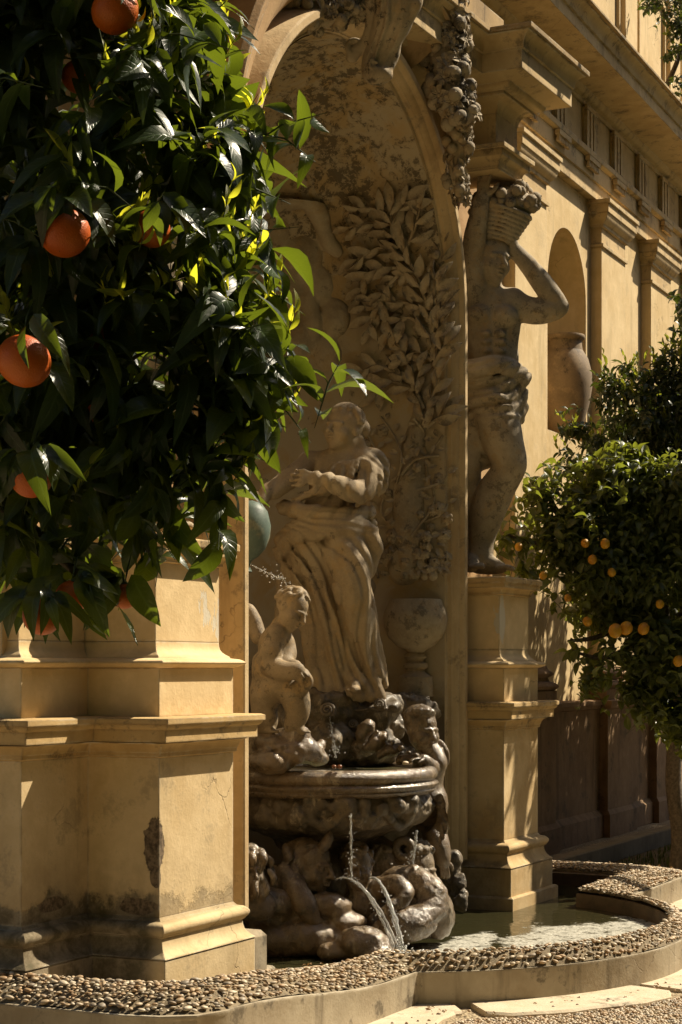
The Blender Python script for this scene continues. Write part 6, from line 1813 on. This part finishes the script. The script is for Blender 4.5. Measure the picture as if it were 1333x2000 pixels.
def grow(vols, n_twigs, lens, leafn, kind, young, seed, down=0.5, out_w=0.7, avoid=(), twiglen=(0.12, 0.25), shell=0.35, tipkind='young', tiplen=(0.03, 0.055), sun_w=0.0, leaf_gap=None):
    """twigs with leaves spread through the union of ellipsoids"""
    rs = random.Random(seed); leaves = []; twigs = []
    vol = [v[3]*v[4]*v[5] for v in vols]; tot = sum((a**0.75) for a in vol)
    cs = [P(*v[:3]) for v in vols]
    def inside(p, skip):
        for j, v in enumerate(vols):
            if j == skip: continue
            q = p - cs[j]
            if (q.dot(VR)/v[3])**2 + (q.dot(VF)/v[4])**2 + (q.z/v[5])**2 < 0.35: return True
        return False
    for k in range(n_twigs):
        x = rs.uniform(0, tot); j = 0
        while j < len(vols)-1 and x > vol[j]**0.75: x -= vol[j]**0.75; j += 1
        v = vols[j]
        a = rs.uniform(0, 2*PI); z = rs.uniform(-1, 1); s_ = math.sqrt(1-z*z)
        n = Vector((s_*math.cos(a), s_*math.sin(a), z))
        if n.y > 0.3 and rs.random() < 0.6: n.y = -n.y         # more twigs on the side one sees
        rad = 1 - shell*rs.random()**1.3
        L = rs.uniform(*twiglen)
        outw = (VR*n.x/v[3] + VF*n.y/v[4] + UP*n.z/v[5]).normalized()
        tip = cs[j] + VR*n.x*v[3]*rad + VF*n.y*v[4]*rad + UP*n.z*v[5]*rad
        if inside(tip, j) and rs.random() < 0.7: continue
        d0 = (outw*out_w + UP*rs.uniform(-0.2, 0.5) + Vector((rs.gauss(0, .4), rs.gauss(0, .4), rs.gauss(0, .3)))).normalized()
        base = tip - d0*L
        pts = [base, base + d0*L*0.5 + UP*0.012, tip - UP*0.015]
        twigs.append(pts)
        nl = rs.randint(*leafn); cv = catmull(pts, 4)
        for i in range(nl):
            u = 0.15 + 0.85*(i + rs.random()*0.5)/nl; jj = min(int(u*(len(cv)-1)), len(cv)-2)
            p = cv[jj].lerp(cv[jj+1], min(1, u*(len(cv)-1)-jj)); d = (cv[jj+1]-cv[jj]).normalized()
            ang = i*2.4 + rs.uniform(-0.5, 0.5); o1 = d.orthogonal().normalized(); o2 = d.cross(o1)
            side = o1*math.cos(ang) + o2*math.sin(ang)
            ld = (d*0.55 + side*0.75 - UP*down*rs.uniform(0.5, 1.5)).normalized()
            ln = rs.uniform(*lens)*(0.8 if u > 0.9 else 1)
            nn = (UP*0.75 + outw*0.45 + Vector((rs.gauss(0, .4), rs.gauss(0, .4), rs.gauss(0, .3))))
            m = leaf_matrix(p, ld, nn, ln)
            c = m @ Vector((0, 0.5, -0.1)); bad = False
            for (oc, orad, keep) in avoid:
                q0, q1 = proj(c), proj(oc)
                if q0[2] < q1[2] + 0.03 and math.hypot(q0[0]-q1[0], q0[1]-q1[1]) < orad*FPX/q1[2]*1.25 and rs.random() > keep: bad = True
            if not bad: leaves.append((m, kind, rs.randint(0, 99), ln))
        py_ = young(tip, outw) if callable(young) else young
        if rs.random() < py_:
            for i in range(rs.randint(3, 6)):
                up = (d0*0.5 + UP*0.9 + Vector((rs.gauss(0, .45), rs.gauss(0, .45), rs.gauss(0, .3)))).normalized()
                ln = rs.uniform(*tiplen)
                st = tip + (d0*0.6 + UP*0.5)*tiplen[1]*0.35*i
                leaves.append((leaf_matrix(st, up, outw + UP*0.3 + Vector((rs.gauss(0, .6), rs.gauss(0, .6), 0)), ln), tipkind, rs.randint(0, 99), ln))
            twigs.append([tip, tip + (d0*0.6 + UP*0.5)*tiplen[1]*1.6])
    return leaves, twigs
def woody(tree, trunk, limbs, twigs, trad=0.06):
    trunk = [Vector(q) for q in trunk]
    MB().tube(catmull(trunk, 6), [trad*(1 - 0.45*i/((len(trunk)-1)*6)) for i in range((len(trunk)-1)*6+1)], 10).build('trunk', M['bark'], tree, tree.location, 60)
    for l in limbs:
        cv = catmull([Vector(q) for q in l], 6)
        MB().tube(cv, [trad*0.42*(1 - 0.75*i/(len(cv)-1)) for i in range(len(cv))], 7).build('branch', M['bark'], tree, tree.location, 60)
    mb = MB()
    for p in twigs: mb.tube(p, [0.0007, 0.0022, 0.0007] if len(p) == 3 else [0.0014, 0.0006], 4, False)
    tag(mb.build('twigs', M['twig'], tree, tree.location, 179), kind='stuff')

# ---- orange tree close to the camera
OR = [(128, 455, 3.72, 0.050, 0.5), (296, 447, 3.85, 0.040, 0.6), (48, 705, 3.66, 0.053, 0.55), (62, 934, 3.70, 0.041, 0.3), (82, 1205, 3.74, 0.038, 0.5), (142, 1165, 3.80, 0.034, 0.55), (226, 22, 3.80, 0.048, 0.5), (155, 150, 3.95, 0.036, 0.8), (190, 790, 3.98, 0.040, 0.75), (482, 772, 4.05, 0.030, 0.9), (245, 1165, 3.98, 0.028, 0.8), (205, 660, 3.98, 0.036, 0.85)]
ovols = [(150, 330, 4.15, 0.37, 0.50, 0.58), (330, 150, 4.1, 0.17, 0.28, 0.32), (390, 590, 4.08, 0.17, 0.26, 0.22), (470, 670, 4.05, 0.14, 0.20, 0.085), (575, 690, 4.02, 0.075, 0.08, 0.035), (635, 700, 3.98, 0.05, 0.05, 0.022), (505, 300, 4.1, 0.05, 0.08, 0.16), (430, 360, 4.1, 0.10, 0.2, 0.25),
         (180, 800, 4.12, 0.34, 0.42, 0.30), (465, 775, 4.05, 0.085, 0.14, 0.12), (100, 1030, 4.05, 0.18, 0.26, 0.17), (390, 920, 4.05, 0.10, 0.12, 0.10), (420, 1050, 4.0, 0.065, 0.07, 0.07), (235, 1150, 3.95, 0.085, 0.10, 0.06), (300, 1000, 4.15, 0.10, 0.12, 0.10), (520, 900, 4.05, 0.04, 0.05, 0.06),
         (-220, 500, 4.25, 0.45, 0.6, 0.85), (60, -150, 4.2, 0.45, 0.55, 0.40), (250, -150, 4.15, 0.2, 0.3, 0.3)]
otree = thing('orange_tree', 'glossy orange tree hung with ripe oranges close by on the left', 'tree', P(-160, 1305, 4.3) - UP*EYE)
avoid = [(P(*o[:3]), o[3], o[4]) for o in OR]
def oy(tip, outw):
    px, py, d = proj(tip)
    return 0.9 if (outw.dot(VR) > 0.0 and py < 860 and px > 200) else (0.6 if outw.z > 0.3 else 0.12)
lv, tw = grow(ovols, 780, (0.060, 0.150), (7, 11), 'orange', oy, 5, 0.42, 0.7, avoid, (0.12, 0.26), 0.5)
rs = random.Random(77)
for (px, py, dp, r_, kp) in OR:                 # leaves growing round each fruit stalk and hanging across it
    c = P(px, py, dp); st = c + UP*r_*1.7
    tw.append([st + VF*0.12 + UP*0.05, st + VF*0.03, c + UP*r_*1.0])
    for i in range(7):
        a = rs.uniform(-PI, PI); d = (VR*math.cos(a)*0.8 - VF*abs(math.sin(a))*0.55 - UP*rs.uniform(0.15, 1.2)).normalized()
        ln = rs.uniform(0.075, 0.13)
        lv.append((leaf_matrix(st + VR*math.cos(a)*r_*0.6 - VF*r_*rs.uniform(0.3, 1.1) - UP*r_*rs.uniform(0, 0.6), d, UP*0.6 - VF*0.8 + VR*rs.gauss(0, .4), ln), 'orange', rs.randint(0, 99), ln))
emit(otree, lv, 300, 34)
b0 = otree.location
woody(otree, [b0, b0 + Vector((0.03, 0.02, 0.7)), b0 + Vector((0.0, -0.03, 1.5)), P(-120, 500, 4.3)],
      [[b0 + Vector((0, -0.03, 1.35)), P(0, 850, 4.25), P(200, 800, 4.15), P(420, 880, 4.08)], [P(-140, 900, 4.3), P(0, 600, 4.25), P(250, 560, 4.15), P(470, 690, 4.05), P(600, 715, 4.02)],
       [P(-130, 700, 4.3), P(60, 350, 4.2), P(250, 250, 4.15), P(400, 330, 4.1)], [P(-120, 500, 4.3), P(50, 100, 4.2), P(280, 80, 4.1)], [P(-140, 900, 4.3), P(20, 1000, 4.15), P(120, 1090, 4.0), P(230, 1180, 3.95)]], tw, 0.06)
for k, (px, py, dp, r_, kp) in enumerate(OR):
    rs = random.Random(k); c = P(px, py, dp)
    mb = MB()
    mb.ball((0, 0, 0), (r_, r_, r_*0.93), 28, 18)
    for v in mb.v:
        a = math.atan2(v.y, v.x); pole = max(0, v.z/r_)
        v *= 1 + 0.012*mnoise.noise(v*60 + Vector((k*3, 0, 0))) + 0.020*math.sin(a*9 + k)*pole**6 + 0.06*max(0, pole-0.9)*4
    o = mb.build('orange', M['orange'], otree, (0, 0, 0), 179); o.location = c - b0; o.rotation_euler = (rs.uniform(-.5, .5), rs.uniform(-.5, .5), rs.uniform(0, 6))
    mb = MB().tube([Vector((0, 0, r_*0.93)), Vector((0.005, 0, r_*1.3)), Vector((0.012, 0, r_*1.8))], [0.0035, 0.0025, 0.002], 6).ball((0, 0, r_*0.95), (0.008, 0.008, 0.004), 8, 4)
    st = mb.build('stalk', M['twig'], o, (0, 0, 0), 179)

# ---- lemon tree by the far pedestal
lvols = [(1225, 1060, 13.0, 0.34, 0.40, 0.34), (1150, 985, 12.85, 0.20, 0.22, 0.17), (1285, 965, 12.9, 0.22, 0.25, 0.20), (1255, 1140, 12.8, 0.24, 0.25, 0.18), (1150, 1085, 12.75, 0.20, 0.22, 0.14), (1325, 1070, 12.9, 0.26, 0.3, 0.28), (1195, 885, 12.95, 0.12, 0.14, 0.13), (1250, 900, 12.95, 0.09, 0.1, 0.12), (1120, 925, 12.8, 0.08, 0.1, 0.09), (1090, 1050, 12.8, 0.25, 0.28, 0.24), (1010, 1058, 12.65, 0.10, 0.10, 0.09), (1060, 965, 12.8, 0.12, 0.14, 0.17), (1040, 1120, 12.6, 0.14, 0.14, 0.08), (1180, 930, 12.9, 0.22, 0.25, 0.20), (1320, 960, 13.0, 0.35, 0.4, 0.35),
         (1440, 1080, 13.1, 0.6, 0.7, 0.65), (1190, 1285, 12.75, 0.22, 0.18, 0.085), (1120, 1270, 12.7, 0.07, 0.08, 0.045), (1300, 1270, 12.8, 0.30, 0.3, 0.28), (1160, 1130, 12.8, 0.25, 0.3, 0.16), (1330, 1400, 12.8, 0.14, 0.15, 0.14), (1400, 1350, 12.9, 0.3, 0.3, 0.3), (1200, 1190, 13.1, 0.36, 0.4, 0.22), (1290, 1330, 13.0, 0.24, 0.25, 0.16), (1230, 940, 13.0, 0.3, 0.3, 0.25), (1125, 1000, 12.7, 0.16, 0.2, 0.18), (1110, 1195, 12.6, 0.06, 0.07, 0.05), (1250, 1220, 12.9, 0.2, 0.2, 0.12), (1030, 1000, 12.7, 0.06, 0.07, 0.10), (1075, 905, 12.8, 0.05, 0.06, 0.10), (985, 1045, 12.6, 0.05, 0.06, 0.05), (1305, 1390, 12.9, 0.18, 0.2, 0.12), (1350, 1430, 12.9, 0.2, 0.2, 0.16), (1255, 1330, 12.85, 0.14, 0.15, 0.08), (1150, 1330, 12.7, 0.10, 0.1, 0.05), (1250, 1350, 12.8, 0.18, 0.18, 0.10), (1140, 1215, 12.6, 0.05, 0.06, 0.05)]
LM = [(1203, 1232, 12.4, 0.045), (1224, 1227, 12.42, 0.042), (1258, 1228, 12.5, 0.038), (1148, 1214, 12.5, 0.030), (1014, 1068, 12.5, 0.026), (1144, 1061, 12.5, 0.028), (1183, 1062, 12.5, 0.032), (1158, 1093, 12.5, 0.030), (1062, 1124, 12.4, 0.026), (1110, 1168, 12.5, 0.024), (1326, 1291, 12.5, 0.035), (1196, 1118, 12.55, 0.028), (1290, 1180, 12.6, 0.028)]
lt0 = P(1322, 1305, 13.5); lt0.z = 0.0
ltree = thing('lemon_tree', 'lemon tree with round pale leaves and yellow fruit beside the far pedestal', 'tree', lt0)
lv, tw = grow(lvols, 1750, (0.070, 0.112), (6, 9), 'lemon', 0.0, 15, 0.15, 0.75, [(P(*o[:3]), o[3], 0.55) for o in LM], (0.18, 0.42), 0.6)
emit(ltree, lv, 300, 16)
woody(ltree, [lt0, lt0 + VR*0.03 + UP*0.35, lt0 + VR*-0.02 + UP*0.75, P(1320, 1370, 13.3), P(1300, 1220, 13.2)],
      [[P(1310, 1300, 13.3), P(1250, 1130, 13.1), P(1150, 1060, 12.9), P(1040, 1060, 12.7), P(985, 1040, 12.6)], [P(1305, 1250, 13.3), P(1280, 1050, 13.1), P(1190, 920, 12.9)], [P(1305, 1280, 13.3), P(1250, 1260, 13.0), P(1180, 1285, 12.8), P(1115, 1270, 12.7)], [P(1305, 1260, 13.3), P(1380, 1100, 13.1), P(1440, 1000, 13.1)], [P(1290, 1180, 13.2), P(1180, 1240, 12.9), P(1110, 1252, 12.7)], [P(1150, 1060, 12.9), P(1090, 1000, 12.8), P(1060, 940, 12.8)]], tw, 0.075)
for k, (px, py, dp, r_) in enumerate(LM):
    mb = MB().ball((0, 0, 0), (r_, r_, r_*1.12), 14, 10)
    o = mb.build('lemon', M['lemon'], ltree, (0, 0, 0), 179); o.location = P(px, py, dp) - lt0; o.rotation_euler = (0.4*math.sin(k), 0.5*math.cos(k*2), k)

# ---- dark bush against the palace wall, and a sprig on the parapet
bvols = [(1255, 830, 15.0, 0.42, 0.5, 0.52), (1215, 760, 15.0, 0.25, 0.3, 0.28), (1310, 790, 15.0, 0.35, 0.45, 0.45), (1125, 835, 14.7, 0.13, 0.14, 0.15), (1100, 800, 14.6, 0.06, 0.07, 0.09), (1150, 900, 14.8, 0.26, 0.3, 0.26), (1240, 960, 14.9, 0.45, 0.45, 0.4), (1350, 590, 14.8, 0.17, 0.2, 0.20), (1345, 690, 14.9, 0.22, 0.25, 0.22), (1420, 780, 15.0, 0.6, 0.6, 0.8), (1330, 980, 14.9, 0.5, 0.5, 0.5), (1085, 930, 14.5, 0.05, 0.06, 0.10), (1420, 600, 14.9, 0.3, 0.3, 0.4), (1540, 850, 15.2, 0.7, 0.7, 1.0), (1480, 1150, 15.3, 0.75, 0.6, 0.8), (1600, 1000, 17.0, 1.0, 0.8, 1.2), (1420, 1150, 14.9, 0.45, 0.45, 0.6), (1240, 1060, 15.2, 0.35, 0.4, 0.4), (1560, 1250, 16.0, 0.9, 0.6, 0.7), (1390, 1000, 15.6, 0.6, 0.45, 0.8), (1480, 900, 17.5, 0.8, 0.5, 1.2), (1330, 1280, 15.0, 0.35, 0.35, 0.45)]
bb0 = P(1360, 1305, 15.4); bb0.z = 0.0
bush = thing('citrus_bush', 'tall dark leafy bush against the palace wall behind the lemon tree', 'bush', bb0)
lv, tw = grow(bvols, 3200, (0.06, 0.105), (9, 13), 'bush', lambda t, o: 0.6 if o.z > 0.25 else 0.1, 25, 0.4, 0.7, (), (0.14, 0.3), 0.45, 'bushtip', (0.04, 0.07))
emit(bush, lv, 300, 14)
woody(bush, [bb0, bb0 + Vector((0, 0.03, 1.0)), P(1350, 900, 15.3), P(1350, 700, 15.1)],
      [[P(1355, 1100, 15.3), P(1280, 950, 15.1), P(1180, 880, 14.9)], [P(1350, 950, 15.3), P(1290, 830, 15.1), P(1220, 760, 15.0)], [P(1350, 900, 15.2), P(1400, 750, 15.0), P(1370, 600, 14.9)]], tw, 0.07)
pvols = [(1318, 60, 18.6, 0.16, 0.25, 0.50), (1275, 5, 18.6, 0.16, 0.2, 0.12), (1340, 170, 18.5, 0.10, 0.2, 0.2), (1380, 0, 18.6, 0.4, 0.4, 0.6)]
pb0 = P(1330, 100, 18.8)
ivy = thing('climbing_plant', 'dark climbing plant spilling over the roof parapet at top right', 'climber', pb0)
lv, tw = grow(pvols, 130, (0.06, 0.10), (7, 10), 'bush', 0.2, 35, 0.5, 0.6, (), (0.15, 0.3), 0.6, 'bushtip', (0.04, 0.07))
emit(ivy, lv, 300, 14)
woody(ivy, [pb0 + Vector((0, 0.3, -0.6)), pb0, pb0 + Vector((0, 0, 0.6))], [], tw, 0.03)
# dense citrus trees along the wall at the right edge
cvols = [(1425, 1150, 16.3, 0.50, 0.6, 0.85), (1400, 900, 16.5, 0.45, 0.5, 0.6), (1540, 1000, 17.2, 0.9, 0.7, 1.3), (1660, 1000, 18.6, 1.0, 0.7, 1.4), (1500, 1350, 16.5, 0.7, 0.5, 0.5), (1290, 1060, 16.0, 0.35, 0.4, 0.45), (1240, 870, 15.8, 0.35, 0.4, 0.4), (1330, 840, 16.2, 0.4, 0.4, 0.5), (1215, 990, 15.6, 0.25, 0.3, 0.4), (1310, 1250, 16.0, 0.35, 0.35, 0.4), (1580, 1180, 18.8, 0.8, 0.6, 0.9), (1650, 1150, 20.6, 0.9, 0.6, 1.0), (1540, 1200, 17.6, 0.6, 0.6, 0.85), (1395, 1330, 14.6, 0.35, 0.4, 0.45), (1440, 1480, 14.8, 0.4, 0.4, 0.4), (1375, 1380, 15.2, 0.35, 0.4, 0.45), (1500, 1250, 18.0, 0.6, 0.5, 0.9), (1560, 1080, 19.5, 0.8, 0.6, 1.1)]
cb0 = P(1460, 1305, 16.8); cb0.z = 0.0
ctree = thing('citrus_tree', 'mass of dark citrus foliage at the far right edge shading the palace wall', 'tree', cb0)
lv, tw = grow(cvols, 6200, (0.085, 0.14), (9, 13), 'bush', 0.05, 65, 0.4, 0.7, (), (0.14, 0.3), 0.7, 'bushtip', (0.04, 0.07))
emit(ctree, lv, 300, 14)
woody(ctree, [cb0, cb0 + Vector((0, 0.03, 0.8)), P(1470, 1000, 16.9), P(1480, 800, 16.9)], [[P(1465, 1200, 16.8), P(1350, 1050, 16.2), P(1260, 900, 15.8)], [P(1470, 1000, 16.9), P(1560, 900, 17.3), P(1640, 850, 18.3)]], tw, 0.08)
# tall neighbour of the lemon tree just outside the right edge; it throws the dappled shade on the far pedestal and niche
tb0 = Vector((12.75, 2.55, 0.0))
ttree = thing('citrus_tree', 'tall slim tree just beyond the right edge that dapples the far pedestal with shade', 'tree', tb0)
def w2v(x, y, z, a, b, c):
    px, py, d = proj(Vector((x, y, z))); return (px, py, d, a, b, c)
tvols = [w2v(12.35, 2.62, 6.0, 0.60, 0.60, 0.95), w2v(12.95, 2.85, 5.0, 0.60, 0.60, 0.95), w2v(12.0, 2.75, 5.5, 0.35, 0.4, 0.7), w2v(13.0, 2.9, 4.0, 0.5, 0.5, 0.7)]
lv, tw = grow(tvols, 400, (0.08, 0.13), (8, 12), 'bush', 0.1, 91, 0.4, 0.7, (), (0.16, 0.34), 0.7, 'bushtip', (0.04, 0.07))
emit(ttree, lv, 60, 14)
woody(ttree, [tb0, tb0 + Vector((0.02, 0.03, 1.5)), tb0 + Vector((0.05, 0.1, 3.2)), tb0 + Vector((-0.1, 0.1, 5.0))], [[tb0 + Vector((0.05, 0.1, 3.2)), Vector((13.0, 2.9, 4.6)), Vector((13.05, 2.9, 5.4))], [tb0 + Vector((0, 0.1, 4.2)), Vector((12.35, 2.65, 5.6)), Vector((12.2, 2.65, 6.5))]], tw, 0.07)
# plants and a fallen fruit on the bed
og = MB().ball((0, 0, 0), (0.05, 0.05, 0.047), 18, 12).build('orange', M['lemon'], None, (0, 0, 0), 179)
og.location = P(1242, 1654, 13.6); og.location.z = 0.085; tag(og, 'single fallen yellow orange lying on the dark planting bed', 'orange')
M['grass'] = leaf_mat('bed_grass', (0.035, 0.055, 0.015), (0.10, 0.14, 0.01), 0.3, 0.5)
gb = MB(); rs = random.Random(44)
for i in range(2600):
    x = rs.uniform(12.85, 16.5); y = rs.uniform(2.9, 4.55)
    h_ = rs.uniform(0.02, 0.07); a = rs.uniform(0, 6.28); w_ = rs.uniform(0.003, 0.008)
    p = Vector((x, y, 0.03)); t_ = Vector((math.cos(a), math.sin(a), 0))
    gb.add([p - t_*w_, p + t_*w_, p + t_.cross(UP)*h_*0.5*rs.uniform(-1, 1) + UP*h_], [(0, 1, 2)])
o = gb.build('ground_cover', M['grass'], None, (13, 3.6, 0.03), 179); tag(o, kind='stuff')
# dry leaf litter on the rim, border and gravel
M['litter'] = leaf_mat('dry_leaf', (0.20, 0.12, 0.05), (0.2, 0.12, 0.04), 0.15, 0.7, 0.5)
ll = MB(); rs = random.Random(71); lvv, lff = leaf_mesh('l', 4, 0.2, 0.3, 0.5, 0.03)
for i in range(150):
    k = rs.randrange(10, L - 10); t_ = rs.uniform(-1.6, 0.9)
    q = RO2[k].lerp(RI2[k], t_) if t_ > 0 else RO2[k] + nrm[k]*(-t_*0.35)
    z = rim_h(min(1, t_)) + lift(q.x) + 0.006 if t_ > 0 else (0.026 if -t_*0.35 < 0.27 else 0.012)
    m = leaf_matrix(Vector((q.x, q.y, z)), Vector((rs.uniform(-1, 1), rs.uniform(-1, 1), 0.05)), UP + Vector((rs.gauss(0, .25), rs.gauss(0, .25), 0)), rs.uniform(0.018, 0.045))
    ll.add([m @ Vector(v) for v in lvv], lff)
tag(ll.build('leaf_litter', M['litter'], None, (9, 3, 0.1), 179), kind='stuff')
